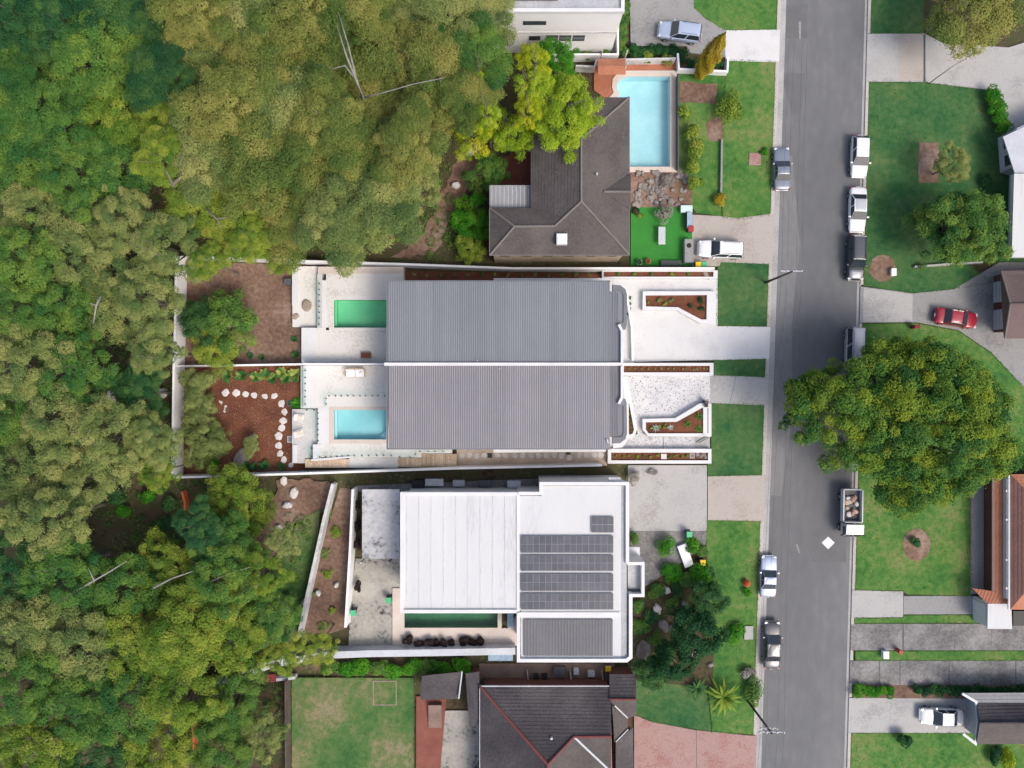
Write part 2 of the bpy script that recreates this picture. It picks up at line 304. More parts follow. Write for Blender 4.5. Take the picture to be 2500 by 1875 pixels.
def leafmat(key, dark, mid, light, trans=0.15):
    """leaf colour varies from leaf to leaf and branch to branch (attribute tone)"""
    m = bpy.data.materials.new(key); m.use_nodes = True; nt = m.node_tree; N = nt.nodes; b = N['Principled BSDF']
    at = N.new('ShaderNodeAttribute'); at.attribute_name = 'tone'; rp = N.new('ShaderNodeValToRGB'); e = rp.color_ramp.elements
    e[0].position = 0.0; e[0].color = (*dark, 1); e[1].position = 1.0; e[1].color = (*light, 1); q = e.new(0.5); q.color = (*mid, 1)
    oi = N.new('ShaderNodeObjectInfo'); ad = N.new('ShaderNodeMath'); ad.operation = 'MULTIPLY_ADD'; ad.inputs[1].default_value = 0.36; ad.inputs[2].default_value = -0.18
    nt.links.new(oi.outputs['Random'], ad.inputs[0]); s = N.new('ShaderNodeMath'); s.operation = 'ADD'
    nt.links.new(at.outputs['Fac'], s.inputs[0]); nt.links.new(ad.outputs[0], s.inputs[1]); nt.links.new(s.outputs[0], rp.inputs[0])
    nt.links.new(rp.outputs[0], b.inputs['Base Color']); b.inputs['Roughness'].default_value = 0.6; b.inputs['Specular IOR Level'].default_value = 0.10
    tr = N.new('ShaderNodeBsdfTranslucent'); nt.links.new(rp.outputs[0], tr.inputs[0]); mx = N.new('ShaderNodeMixShader'); mx.inputs[0].default_value = trans
    nt.links.new(b.outputs[0], mx.inputs[1]); nt.links.new(tr.outputs[0], mx.inputs[2]); nt.links.new(mx.outputs[0], N['Material Output'].inputs[0])
    M[key] = m
leafmat('leaf_dark', (0.014, 0.070, 0.028), (0.036, 0.115, 0.036), (0.085, 0.170, 0.042))
leafmat('leaf_green', (0.030, 0.110, 0.028), (0.085, 0.190, 0.036), (0.170, 0.265, 0.046))
leafmat('leaf_olive', (0.075, 0.135, 0.030), (0.180, 0.215, 0.050), (0.290, 0.280, 0.075))
leafmat('leaf_sage', (0.080, 0.145, 0.046), (0.190, 0.245, 0.070), (0.320, 0.335, 0.110))
leafmat('leaf_lime', (0.068, 0.155, 0.020), (0.175, 0.260, 0.032), (0.310, 0.350, 0.054))
leafmat('leaf_citrus', (0.110, 0.210, 0.012), (0.250, 0.370, 0.020), (0.400, 0.490, 0.038))
leafmat('leaf_yellow', (0.120, 0.210, 0.010), (0.270, 0.350, 0.012), (0.420, 0.440, 0.018))
leafmat('leaf_fig', (0.014, 0.085, 0.026), (0.070, 0.170, 0.028), (0.215, 0.280, 0.024))
leafmat('leaf_bright', (0.020, 0.130, 0.010), (0.045, 0.210, 0.014), (0.110, 0.280, 0.018))
leafmat('leaf_deep', (0.008, 0.040, 0.018), (0.016, 0.072, 0.024), (0.045, 0.135, 0.032))
leafmat('leaf_purple', (0.016, 0.010, 0.010), (0.032, 0.022, 0.022), (0.060, 0.042, 0.040))
leafmat('leaf_gold', (0.200, 0.150, 0.014), (0.320, 0.240, 0.020), (0.420, 0.330, 0.035))
leafmat('leaf_silver', (0.26, 0.36, 0.30), (0.38, 0.48, 0.40), (0.52, 0.60, 0.52))
leafmat('leaf_broad', (0.020, 0.085, 0.025), (0.045, 0.145, 0.035), (0.300, 0.330, 0.080))
leafmat('leaf_tea', (0.105, 0.150, 0.045), (0.215, 0.265, 0.080), (0.350, 0.380, 0.135))
leafmat('leaf_bare', (0.17, 0.15, 0.13), (0.26, 0.24, 0.21), (0.36, 0.34, 0.31))
leafmat('flower_red', (0.55, 0.05, 0.03), (0.65, 0.10, 0.05), (0.70, 0.18, 0.06))
leafmat('blade', (0.036, 0.125, 0.022), (0.080, 0.180, 0.034), (0.190, 0.225, 0.070))
mat('conc_stain2', [(0.12, 0.12, 0.125), (0.40, 0.40, 0.41), (0.48, 0.48, 0.49), (0.54, 0.54, 0.55)], 0.3, 3, 0.35, 0.9, 0.2, 30)

def sheet_tone(key, amt):
    """every roofing sheet weathered a little differently"""
    nt = M[key].node_tree; N = nt.nodes; b = N['Principled BSDF']; old = b.inputs['Base Color'].links[0].from_socket
    oi = N.new('ShaderNodeObjectInfo'); ma = N.new('ShaderNodeMath'); ma.operation = 'MULTIPLY_ADD'; ma.inputs[1].default_value = amt; ma.inputs[2].default_value = 1 - amt / 2
    hs = N.new('ShaderNodeHueSaturation'); nt.links.new(oi.outputs['Random'], ma.inputs[0]); nt.links.new(ma.outputs[0], hs.inputs['Value']); nt.links.new(old, hs.inputs['Color']); nt.links.new(hs.outputs[0], b.inputs['Base Color'])
for k_ in ('roof_metal', 'roof_blue'): sheet_tone(k_, 0.16)
for k_ in ('roof_rib', 'roof_blue_rib'): sheet_tone(k_, 0.10)
sheet_tone('timber', 0.3); sheet_tone('solar', 0.3); sheet_tone('rock', 0.5); sheet_tone('rock_pale', 0.14)

# ------------------------------------------------------------------ foliage builders
def leaf_mesh(name, c, n, size, tone, aspect=0.5, rng=None):
    """one diamond-shaped face per leaf at c, facing n"""
    N = len(c); rng = rng or np.random.default_rng(1)
    n = n / np.maximum(np.linalg.norm(n, axis=1, keepdims=True), 1e-6)
    a = rng.normal(size=(N, 3)); u = np.cross(n, a); u /= np.maximum(np.linalg.norm(u, axis=1, keepdims=True), 1e-6); w = np.cross(n, u)
    s = size[:, None]; V = np.empty((N, 4, 3)); V[:, 0] = c - u * s; V[:, 1] = c - w * s * aspect; V[:, 2] = c + u * s; V[:, 3] = c + w * s * aspect
    return raw_quads(name, V.reshape(-1, 3), np.repeat(tone, 4))
def raw_quads(name, V, tone):
    N = len(V) // 4; me = bpy.data.meshes.new(name); me.vertices.add(len(V)); me.vertices.foreach_set('co', V.astype(np.float32).ravel())
    me.loops.add(len(V)); me.loops.foreach_set('vertex_index', np.arange(len(V), dtype=np.int32))
    me.polygons.add(N); me.polygons.foreach_set('loop_start', np.arange(0, len(V), 4, dtype=np.int32)); me.polygons.foreach_set('loop_total', np.full(N, 4, dtype=np.int32))
    at = me.attributes.new('tone', 'FLOAT', 'POINT'); at.data.foreach_set('value', tone.astype(np.float32)); me.update(calc_edges=True); return me
def clumps(rng, rx, ry, rz, nc, lobes=5, flat=0.0, sep=0.0):
    """centres of leaf clumps spread through an uneven dome"""
    ph = rng.uniform(0, 6.28, 6); am = rng.uniform(0.06, 0.16, 6); out = []; tries = 0
    while len(out) < nc and tries < 6000:
        tries += 1
        d = rng.normal(size=3); d[2] = abs(d[2]) * (1 - flat) - 0.25; d /= np.linalg.norm(d)
        a = math.atan2(d[1], d[0]); m = 1 + sum(am[k] * math.sin((k + 2) * a + ph[k]) for k in range(4)); r = rng.uniform(0.45, 1.0) ** 0.5
        m *= 1 + 0.12 * math.sin(3 * d[2] * 3 + ph[4])
        q = (d[0] * rx * m * r, d[1] * ry * m * r, d[2] * rz * r)
        if sep and any((q[0] - o[0]) ** 2 + (q[1] - o[1]) ** 2 < sep * sep for o in out): continue
        out.append(q)
    return np.array(out)
def crown_mesh(name, seed, rx, ry, rz, nc, cr=(0.8, 1.3), per=150, leaf=(0.13, 0.24), tone_var=0.5, aspect=0.55, flat=0.0, C=None, sep=0.0):
    rng = np.random.default_rng(seed); C = clumps(rng, rx, ry, rz, nc, flat=flat, sep=sep) if C is None else C; P_, N_, S_, T_ = [], [], [], []
    hi = C[:, 2] / rz
    for i, c in enumerate(C):
        r = rng.uniform(*cr); k = int(per * (r / np.mean(cr)) ** 2)
        d = rng.normal(size=(k, 3)); d[:, 2] = np.abs(d[:, 2]) * 1.1 - 0.35; d /= np.linalg.norm(d, axis=1, keepdims=True)
        rr = r * np.where(rng.random(k) < 0.88, rng.uniform(0.64, 1.04, k), rng.uniform(0.9, 1.4, k))[:, None] * np.array([rng.uniform(0.75, 1.3), rng.uniform(0.75, 1.3), rng.uniform(0.6, 0.9)]); p = c + d * rr
        n = d * 0.7 + rng.normal(scale=0.42, size=(k, 3)); n[:, 2] += 0.75
        t0 = 0.5 + tone_var * rng.normal(scale=0.33)
        P_.append(p); N_.append(n); S_.append(rng.uniform(*leaf, k)); T_.append(np.clip(t0 + rng.normal(scale=0.14, size=k), 0, 1))
    me = leaf_mesh(name, np.concatenate(P_), np.concatenate(N_), np.concatenate(S_), np.concatenate(T_), aspect, rng); return me, C
def trunk_build(parent, C, h, r, matname, seed, nlimb=9, lean=(0, 0)):
    rng = np.random.default_rng(seed); mb = MB(); f = Vector((lean[0], lean[1], h * 0.55))
    mb.tube([(0, 0, -0.3), (0, 0, 0.15), (lean[0] * 0.4 + 0.1, lean[1] * 0.4, h * 0.3), f], [r * 1.7, r * 1.15, r * 0.9, r * 0.72], 8)
    idx = rng.permutation(len(C))[:nlimb]
    for i in idx:
        t = Vector(C[i]) + Vector((0, 0, h)); st = f + (Vector((0, 0, 0)) - f) * rng.uniform(0, 0.28); mid = st.lerp(t, 0.5) + Vector((rng.normal() * 0.35, rng.normal() * 0.35, 0.5))
        mb.tube([st, mid, t], [r * 0.55, r * 0.32, r * 0.10], 5)
    return mb.build('trunk', M[matname], parent, True, False)
PROTO = {}
def tree_proto(key, seed, rx, ry, rz, h, nc, leafm, bark='bark_grey', **kw):
    me, C = crown_mesh('crown', seed, rx, ry, rz, nc, **kw)
    PROTO[key] = (me, C, h, leafm, bark, seed, rx)
TR = {}
def place_tree(name, label, px, py, rad_px, key, group=None, rz=None, cat='tree', hs=1.0, bark_r=0.22, leafm=None):
    """tree whose crown middle is seen at this pixel; rad_px its crown radius there"""
    me, C, h, lm, bark, seed, rx = PROTO[key]; lm = leafm or lm
    hh = h * hs; k0 = (CAM_H - hh) / CAM_H / PXM; s = rad_px * k0 / rx; zz = h * hs
    p = P(px, py, zz); t = thing(name, label, cat, (p.x, p.y, 0), R.uniform(0, 6.28) if rz is None else rz, group)
    ck = (key, lm)
    if ck not in TR:
        m2 = me if not me.materials else me.copy()
        if not m2.materials: m2.materials.append(M[lm])
        else: m2.materials[0] = M[lm]
        TR[ck] = m2
    o = bpy.data.objects.new('crown', TR[ck]); COL.objects.link(o); o.parent = t; o.location = (0, 0, zz - 0.1 * s); o.scale = (s, s, s * R.uniform(0.85, 1.1))
    if key not in TR:
        tmp = trunk_build(t, C, h, bark_r, bark, seed); TR[key] = tmp.data; tr = tmp
    else:
        tr = bpy.data.objects.new('trunk', TR[key]); COL.objects.link(tr); tr.parent = t
    tr.scale = (s, s, hs)
    return t
def clump_plant(name, label, px, py, z, r, h, leafm, group=None, n=170, leaf=(0.05, 0.10), cat='shrub', squash=1.0, stem=True, seed=None):
    """rounded shrub: leafy mound on a short stem, standing at z"""
    seed = seed if seed is not None else R.randrange(9999); rng = np.random.default_rng(seed); p = P(px, py, z + h * 0.6)
    t = thing(name, label, cat, (p.x, p.y, z), 0, group); nc = max(5, int(9 * (r / 0.8) ** 1.2)); pts, nn, tt = [], [], []
    for k in range(nc):
        a = rng.uniform(0, 6.28); q = rng.uniform(0, 0.62) * r; c = np.array([math.cos(a) * q, math.sin(a) * q * squash, h * rng.uniform(0.45, 0.72)]); cr = r * rng.uniform(0.30, 0.48)
        m = max(20, int(n / nc * 2)); d = rng.normal(size=(m, 3)); d[:, 2] = np.abs(d[:, 2]) - 0.3; d /= np.linalg.norm(d, axis=1, keepdims=True)
        pts.append(c + d * cr * np.array([1, squash, min(1.0, h / r * 0.7)]) * rng.uniform(0.75, 1.05, m)[:, None]); nn.append(d * 0.8 + rng.normal(scale=0.4, size=(m, 3)) + [0, 0, 0.6])
        tt.append(np.clip(0.5 + rng.normal() * 0.2 + rng.normal(scale=0.13, size=m), 0, 1))
    pts = np.concatenate(pts); nn = np.concatenate(nn); tt = np.concatenate(tt); pts[:, 2] = np.maximum(pts[:, 2], 0.02)
    link('foliage', leaf_mesh('foliage', pts, nn, rng.uniform(leaf[0], leaf[1], len(pts)), tt, 0.55, rng), M[leafm], t)
    MB().tube([(0, 0, -0.05), (0.03, 0.02, h * 0.5)], [0.05, 0.03], 5).build('stem', M['bark_dark'], t, True, False)
    return t
BL = {}
def blade_plant(name, label, px, py, z, r, kind, leafm, group=None, cat='plant', n=26, width=0.10, seed=1):
    """rosette of tapering, arching blades (agave, grass tuft, palm, broad-leaved lily)"""
    key = (kind, leafm, n, seed)
    if key not in BL:
        rng = np.random.default_rng(seed); V = []; T = []
        for k in range(n):
            a = 2 * math.pi * (k * 0.381966) + rng.normal() * 0.08; el = {'agave': 0.35 + 0.9 * k / n, 'tuft': 0.25 + 0.9 * rng.random(), 'palm': 0.25 + 0.8 * k / n, 'lily': 0.5 + 0.6 * rng.random()}[kind]
            L = {'agave': 1.0 - 0.45 * k / n, 'tuft': rng.uniform(0.7, 1.05), 'palm': 1.0 - 0.2 * k / n, 'lily': rng.uniform(0.6, 1.0)}[kind]
            ax = np.array([math.cos(a), math.sin(a), 0]); sd_ = np.array([-math.sin(a), math.cos(a), 0]); t0 = np.clip(rng.normal(0.5, 0.2), 0, 1)
            segs = 5; prof = {'agave': [0.7, 1, 0.9, 0.6, 0.3, 0.02], 'tuft': [0.8, 1, 0.8, 0.6, 0.35, 0.05], 'palm': [0.2, 0.8, 1, 0.9, 0.6, 0.05], 'lily': [0.15, 0.25, 0.8, 1.0, 0.8, 0.03]}[kind]
            droop = {'agave': 0.15, 'tuft': 0.55, 'palm': 0.75, 'lily': 0.5}[kind]; pts = []
            for s in range(segs + 1):
                f = s / segs; pts.append(ax * (L * f * math.cos(el) ) + np.array([0, 0, 1]) * (L * f * math.sin(el) - droop * L * f * f * 0.6 + 0.05))
            for s in range(segs):
                w0, w1 = width * prof[s], width * prof[s + 1]
                V += [pts[s] - sd_ * w0, pts[s] + sd_ * w0, pts[s + 1] + sd_ * w1, pts[s + 1] - sd_ * w1]; T += [t0 + 0.15 * s / segs] * 4
        me = raw_quads('leaves', np.array(V), np.clip(np.array(T), 0, 1)); me.materials.append(M[leafm])
        hb = MB().tube([(0, 0, -0.1), (0, 0, 0.10)], [0.10, 0.07], 6); mh = bpy.data.meshes.new('crown_base'); mh.from_pydata(hb.v, [], hb.f); mh.materials.append(M[leafm]); BL[key] = (me, mh)
    p = P(px, py, z); t = thing(name, label, cat, (p.x, p.y, z), R.uniform(0, 6.28), group)
    for nm, me in zip(('leaves', 'base'), BL[key]):
        o = bpy.data.objects.new(nm, me); COL.objects.link(o); o.parent = t; o.scale = (r, r, r)
    return t
def rock_mesh(seed, sx, sy, sz, n=12):
    """low uneven boulder"""
    rng = np.random.default_rng(seed); V = []; F = []; lv = [(0, 1.0), (0.45, 1.06), (0.85, 0.88), (1.0, 0.55)]; jit = rng.uniform(0.82, 1.15, n)
    for z, k in lv:
        for i in range(n):
            a = 2 * math.pi * i / n; q = k * jit[i] * rng.uniform(0.95, 1.05); V.append((math.cos(a) * sx * q, math.sin(a) * sy * q, z * sz * rng.uniform(0.92, 1.05)))
    V.append((0, 0, sz)); m = len(lv)
    for l in range(m - 1):
        for i in range(n): F.append([l * n + i, l * n + (i + 1) % n, (l + 1) * n + (i + 1) % n, (l + 1) * n + i])
    for i in range(n): F.append([(m - 1) * n + i, (m - 1) * n + (i + 1) % n, len(V) - 1])
    return V, F
def rock(name, label, px, py, z, r_px, sz, matn, cat='rock', group=None, asp=1.0, seed=None):
    seed = R.randrange(9999) if seed is None else seed; p = P(px, py, z + sz); k = (CAM_H - z) / CAM_H / PXM
    V, F = rock_mesh(seed, r_px * k, r_px * k * asp, sz); o = mesh(name, V, F, M[matn], None, False); o.location = (p.x, p.y, z - 0.03); o.rotation_euler.z = R.uniform(0, 6.28)
    bevel(o, 0.02, 2); return tag(o, label, cat, group)

# ------------------------------------------------------------------ roofs
def clip(poly_, n, d):
    """keep the part of a polygon with p.n >= d"""
    out = []
    for i in range(len(poly_)):
        a, b = poly_[i - 1], poly_[i]; da, db = a.dot(n) - d, b.dot(n) - d
        if (da >= 0) != (db >= 0): out.append(a.lerp(b, da / (da - db)))
        if db >= 0: out.append(b)
    return out
def tiled(name, pts, matn, parent, course=0.34, lift=0.030):
    """roof plane of overlapping courses parallel to its eave"""
    w = [P(*p) for p in pts]; n = Vector((0, 0, 0))
    for i in range(len(w)): n += (w[i - 1] - w[0]).cross(w[i] - w[0])
    n.normalize()
    if n.z < 0: n = -n; w = w[::-1]
    up = (Vector((0, 0, 1)) - n * n.z)
    if up.length < 1e-3: up = Vector((0, 1, 0))
    up.normalize(); d0 = min(p.dot(up) for p in w); d1 = max(p.dot(up) for p in w); mb = MB(); k = d0
    while k < d1 - 1e-3:
        q = clip(clip(w, up, k), -up, -min(k + course, d1))
        if len(q) >= 3:
            V = [p + n * (lift * (1 - (p.dot(up) - k) / course)) for p in q]; mb.add(V, [list(range(len(V)))])
            lo = [i for i in range(len(q)) if abs(q[i].dot(up) - k) < 1e-4]
            if len(lo) >= 2:
                a, b = q[lo[0]], q[lo[-1]]; mb.add([a + n * lift, b + n * lift, b - n * 0.01, a - n * 0.01], [[0, 1, 2, 3]])
        k += course
    mb.add([p - n * 0.06 for p in w], [list(range(len(w)))[::-1]])
    return mb.build(name, M[matn], parent)
def ridge(pts, matn, parent, r=0.11, name='ridge_cap', lift=0.06):
    return MB().tube([P(*p) + Vector((0, 0, lift)) for p in pts], r, 6).build(name, M[matn], parent)
def gutter(pts, matn, parent, th=0.14, h=0.14, name='gutter'):
    z = pts[0][2]; return wall(name, [(p[0], p[1]) for p in pts], z + 0.03, z - h, th, M[matn], parent)
def ribbed(name, x0, y0, x1, y1, z, pitch, matn, ribm, parent, rib_h=0.035, w=0.42, per=4):
    """metal roof of lapped sheets with standing ribs; pixel rectangle read at z; each sheet is a part carrying its ribs"""
    a, b = P(x0, y1, z), P(x1, y0, z); n = int((b.x - a.x) / pitch); pitch = (b.x - a.x) / n; i = 0; first = None
    MB().box(a.x + 0.03, a.y + 0.03, z - 0.2, b.x - 0.03, b.y - 0.03, z - 0.012).build('roof_base', M['trim_grey'], parent)
    while i < n:
        k = min(per, n - i); u0, u1 = a.x + i * pitch, a.x + (i + k) * pitch; lift = 0.004 * ((i // per) % 2)
        o = MB().box(u0, a.y, z - 0.01, u1 - 0.004, b.y, z + lift).build(name, M[matn], parent); rb = MB(); zz = z + lift
        for q in range(k):
            c = u0 + (q + 0.5) * pitch; h = pitch * w * 0.5; e0, e1 = a.y + 0.02, b.y - 0.02
            rb.add([(c - h, e0, zz), (c + h, e0, zz), (c + h, e1, zz), (c - h, e1, zz), (c - h * 0.5, e0, zz + rib_h), (c + h * 0.5, e0, zz + rib_h), (c + h * 0.5, e1, zz + rib_h), (c - h * 0.5, e1, zz + rib_h)], [(4, 5, 6, 7), (0, 1, 5, 4), (1, 2, 6, 5), (2, 3, 7, 6), (3, 0, 4, 7)])
        r = rb.build('rib', M[ribm], o); i += k; first = first or o
    return first

# ------------------------------------------------------------------ vehicles
def loft(sections, closed_ends=True):
    V = []; F = []; n = len(sections[0])
    for s in sections: V += s
    for i in range(len(sections) - 1):
        for k in range(n): F.append([i * n + k, i * n + (k + 1) % n, (i + 1) * n + (k + 1) % n, (i + 1) * n + k])
    F.append(list(range(n))[::-1]); F.append([(len(sections) - 1) * n + k for k in range(n)])
    return V, F
def pane(q, inset, push, name, parent, matn='car_glass', wedge=0.0):
    """glass pane on quad q (4 points), inset and slightly proud"""
    q = [Vector(p) for p in q]; c = sum(q, Vector()) / 4; n = (q[1] - q[0]).cross(q[3] - q[0]).normalized()
    if n.dot(c - Vector((c.x * 0.6, 0, 0.5))) < 0: n = -n
    r = [p + (c - p) * inset for p in q]; V = [p + n * push for p in r] + [p - n * 0.03 for p in r]
    return fixn(mesh(name, V, [(0, 1, 2, 3), (7, 6, 5, 4), (0, 4, 5, 1), (1, 5, 6, 2), (2, 6, 7, 3), (3, 7, 4, 0)], M[matn], parent, False, False))
SHAPES = {  # cabin base rear/front, roof rear/front (fraction of length from the tail), heights
    'sedan': dict(H=1.45, b=(0.17, 0.73), r=(0.30, 0.56), deck=[0.74, 0.88, 0.96, 0.97, 0.95, 0.94, 0.86, 0.74, 0.56]),
    'hatch': dict(H=1.48, b=(0.03, 0.74), r=(0.12, 0.55), deck=[0.80, 0.93, 0.97, 0.97, 0.95, 0.94, 0.86, 0.74, 0.56]),
    'suv': dict(H=1.72, b=(0.015, 0.72), r=(0.07, 0.56), deck=[0.90, 1.02, 1.06, 1.06, 1.05, 1.04, 0.98, 0.88, 0.64]),
    'van': dict(H=1.92, b=(0.01, 0.86), r=(0.03, 0.70), deck=[0.90, 1.02, 1.06, 1.06, 1.05, 1.03, 0.96, 0.82, 0.60]),
    'coupe': dict(H=1.34, b=(0.20, 0.66), r=(0.34, 0.50), deck=[0.70, 0.84, 0.90, 0.91, 0.90, 0.88, 0.82, 0.70, 0.54]),
    'ute': dict(H=1.74, b=(0.36, 0.74), r=(0.40, 0.60), deck=[0.86, 1.0, 1.02, 1.02, 1.05, 1.05, 1.0, 0.90, 0.66])}
def car(label, px, py, deg, L, W, shape, paintm, z=0.02, roofm=None, hoodm=None, name='parked_car', group=None, cat='car'):
    """deg: heading of the bonnet, counter-clockwise from photo right"""
    sh = SHAPES[shape]; Hh = sh['H']; p = P(px, py, z + 0.9); t = thing(name, label, cat, (p.x, p.y, z), math.radians(deg), group); w = W / 2
    ts = [0, 0.02, 0.09, 0.22, 0.5, 0.76, 0.90, 0.97, 1.0]; wf = [0.80, 0.92, 0.98, 1.0, 1.0, 0.99, 0.955, 0.87, 0.68]; S = []
    X = lambda f: (f - 0.5) * L
    for f, k, dz in zip(ts, wf, sh['deck']):
        a = w * k; zb = 0.24 if 0.03 < f < 0.97 else 0.34
        S.append([(X(f), y, zz) for y, zz in ((-a * 0.9, zb), (-a, zb + 0.18), (-a, dz - 0.16), (-a * 0.93, dz - 0.03), (-a * 0.6, dz + 0.01), (0, dz + 0.03), (a * 0.6, dz + 0.01), (a * 0.93, dz - 0.03), (a, dz - 0.16), (a, zb + 0.18), (a * 0.9, zb))])
    V, F = loft(S); body = fixn(mesh('body', V, F, M[paintm], t, True, False)); sb = body.modifiers.new('smooth', 'SUBSURF'); sb.levels = 1; sb.render_levels = 2
    b0, b1 = X(sh['b'][0]), X(sh['b'][1]); r0, r1 = X(sh['r'][0]), X(sh['r'][1]); zb = sh['deck'][4] - 0.02; wb, wr = w * 0.92, w * 0.74
    B = [(b0, -wb, zb), (b1, -wb * 0.97, zb), (b1, wb * 0.97, zb), (b0, wb, zb)]; T = [(r0, -wr, Hh - 0.05), (r1, -wr, Hh - 0.03), (r1, wr, Hh - 0.03), (r0, wr, Hh - 0.05)]
    cab = mesh('cabin_pillars', B + T, [(0, 1, 5, 4), (1, 2, 6, 5), (2, 3, 7, 6), (3, 0, 4, 7), (4, 5, 6, 7)], M[paintm], t, False, False); bevel(cab, 0.06, 3)
    m = (r0 + r1) / 2; g = 0.035
    S = [[(x, y * k, Hh - 0.06 + (0.0 if abs(y) > wr * 0.9 else zc)) for y in (-wr, -wr * 0.55, 0, wr * 0.55, wr)] for x, k, zc in ((r0 - 0.04, 0.90, 0.02), (r0 + 0.1, 1.0, 0.055), (m, 1.02, 0.075), (r1 - 0.1, 1.0, 0.06), (r1 + 0.04, 0.90, 0.02))]
    V = sum(S, []); F = [[i * 5 + j, i * 5 + j + 1, (i + 1) * 5 + j + 1, (i + 1) * 5 + j] for i in range(4) for j in range(4)]
    V2 = [(x, y, z_ - 0.05) for x, y, z_ in V]; F2 = [[q + 25 for q in f[::-1]] for f in F]; rim = [0, 1, 2, 3, 4, 9, 14, 19, 24, 23, 22, 21, 20, 15, 10, 5]
    F3 = [[rim[i], rim[(i + 1) % 16], rim[(i + 1) % 16] + 25, rim[i] + 25] for i in range(16)]
    rf = fixn(mesh('roof', V + V2, F + F2 + F3, M[roofm or paintm], t, True, False)); q = rf.modifiers.new('smooth', 'SUBSURF'); q.levels = 1; q.render_levels = 2
    pane([B[1], B[2], T[2], T[1]], 0.07, 0.045, 'windscreen', t); pane([B[3], B[0], T[0], T[3]], 0.10, 0.045, 'rear_window', t)
    for s in (0, 1):
        lo0, lo1, hi1, hi0 = (B[0], B[1], T[1], T[0]) if s == 0 else (B[3], B[2], T[2], T[3])
        L_ = lambda a, b, f: tuple(a[i] + (b[i] - a[i]) * f for i in range(3))
        pane([L_(lo0, lo1, 0.52), lo1, hi1, L_(hi0, hi1, 0.52)], 0.10, 0.03, 'side_window', t); pane([lo0, L_(lo0, lo1, 0.50), L_(hi0, hi1, 0.50), hi0], 0.10, 0.03, 'side_window', t)
        sy = -1 if s == 0 else 1
        for f in (0.18, 0.80):
            x = X(f); wh = MB().tube([(x, sy * (w - 0.21), 0.32), (x, sy * (w - 0.16), 0.32), (x, sy * (w - 0.02), 0.32), (x, sy * (w + 0.012), 0.32)], [0.27, 0.32, 0.32, 0.28], 16).build('wheel', M['tyre'], t, True, False)
            MB().tube([(x, sy * (w - 0.05), 0.32), (x, sy * (w + 0.02), 0.32)], [0.20, 0.19], 12).build('rim', M['rim'], wh, False, False)
        mi = MB().obox((b1 - 0.28, sy * (w * 0.97 + 0.10), zb + 0.08), 0.09, 0.12, 0.07).build('wing_mirror', M[paintm], t, False, False); bevel(mi, 0.03)
        hl = MB().obox((X(0.955), sy * w * 0.70, sh['deck'][7] - 0.06), 0.13, 0.17, 0.07, -sy * 0.35).build('headlight', M['lamp_clear'], t, False, False); bevel(hl, 0.03)
        tl = MB().obox((X(0.018), sy * w * 0.78, sh['deck'][1] - 0.14), 0.06, 0.15, 0.09, sy * 0.2).build('tail_light', M['lamp_red'], t, False, False); bevel(tl, 0.02)
    for f, nm in ((0.005, 'rear_bumper'), (0.992, 'front_bumper')):
        bb = MB().obox((X(f), 0, 0.47), 0.07, w * 0.80, 0.12).build(nm, M[paintm if shape != 'van' else 'dark_grey'], t, False, False); bevel(bb, 0.05)
    pl = MB().obox((X(0.0) - 0.065, 0, 0.62), 0.012, 0.19, 0.06).build('number_plate', M['plastic_white'], t, False, False)
    if shape in ('suv', 'van'):
        for sy in (-1, 1): MB().tube([(r0 + 0.25, sy * wr * 0.86, Hh + 0.0), (r0 + 0.35, sy * wr * 0.86, Hh + 0.06), (r1 - 0.4, sy * wr * 0.86, Hh + 0.06), (r1 - 0.3, sy * wr * 0.86, Hh + 0.0)], 0.022, 5).build('roof_rail', M['dark_grey'], t, False, False)
    if hoodm:
        fs, gr = (0.775, 0.83, 0.885, 0.93, 0.962), MB(); Vh = []
        for f in fs:
            zz = float(np.interp(f, ts, sh['deck'])) + 0.05; k = float(np.interp(f, ts, wf)) * w * 0.80
            Vh += [(X(f), k * u, zz - 0.05 * u * u) for u in (-1, -0.5, 0, 0.5, 1)]
        Fh = [[i * 5 + j, i * 5 + j + 1, i * 5 + j + 6, i * 5 + j + 5] for i in range(4) for j in range(4)]; Vb = [(x, y, zz - 0.07) for x, y, zz in Vh]; rim_ = [0, 1, 2, 3, 4, 9, 14, 19, 24, 23, 22, 21, 20, 15, 10, 5]
        fixn(mesh('bonnet', Vh + Vb, Fh + [[q + 25 for q in f_[::-1]] for f_ in Fh] + [[rim_[i], rim_[(i + 1) % 16], rim_[(i + 1) % 16] + 25, rim_[i] + 25] for i in range(16)], M[hoodm], t, True, False))
    if shape == 'ute':
        x0, x1 = X(0.0) + 0.05, X(0.35); MB().box(x0, -w * 0.86, 0.9, x1, w * 0.86, 1.07).build('tray_floor', M['dark_grey'], t, False, False)
        for y0, y1 in ((-w * 0.95, -w * 0.84), (w * 0.84, w * 0.95)): MB().box(x0, y0, 0.95, x1, y1, 1.26).build('tray_side', M[paintm], t, False, False)
        MB().box(x0 - 0.04, -w * 0.86, 0.95, x0 + 0.05, w * 0.86, 1.24).build('tailgate', M[paintm], t, False, False)
    return t

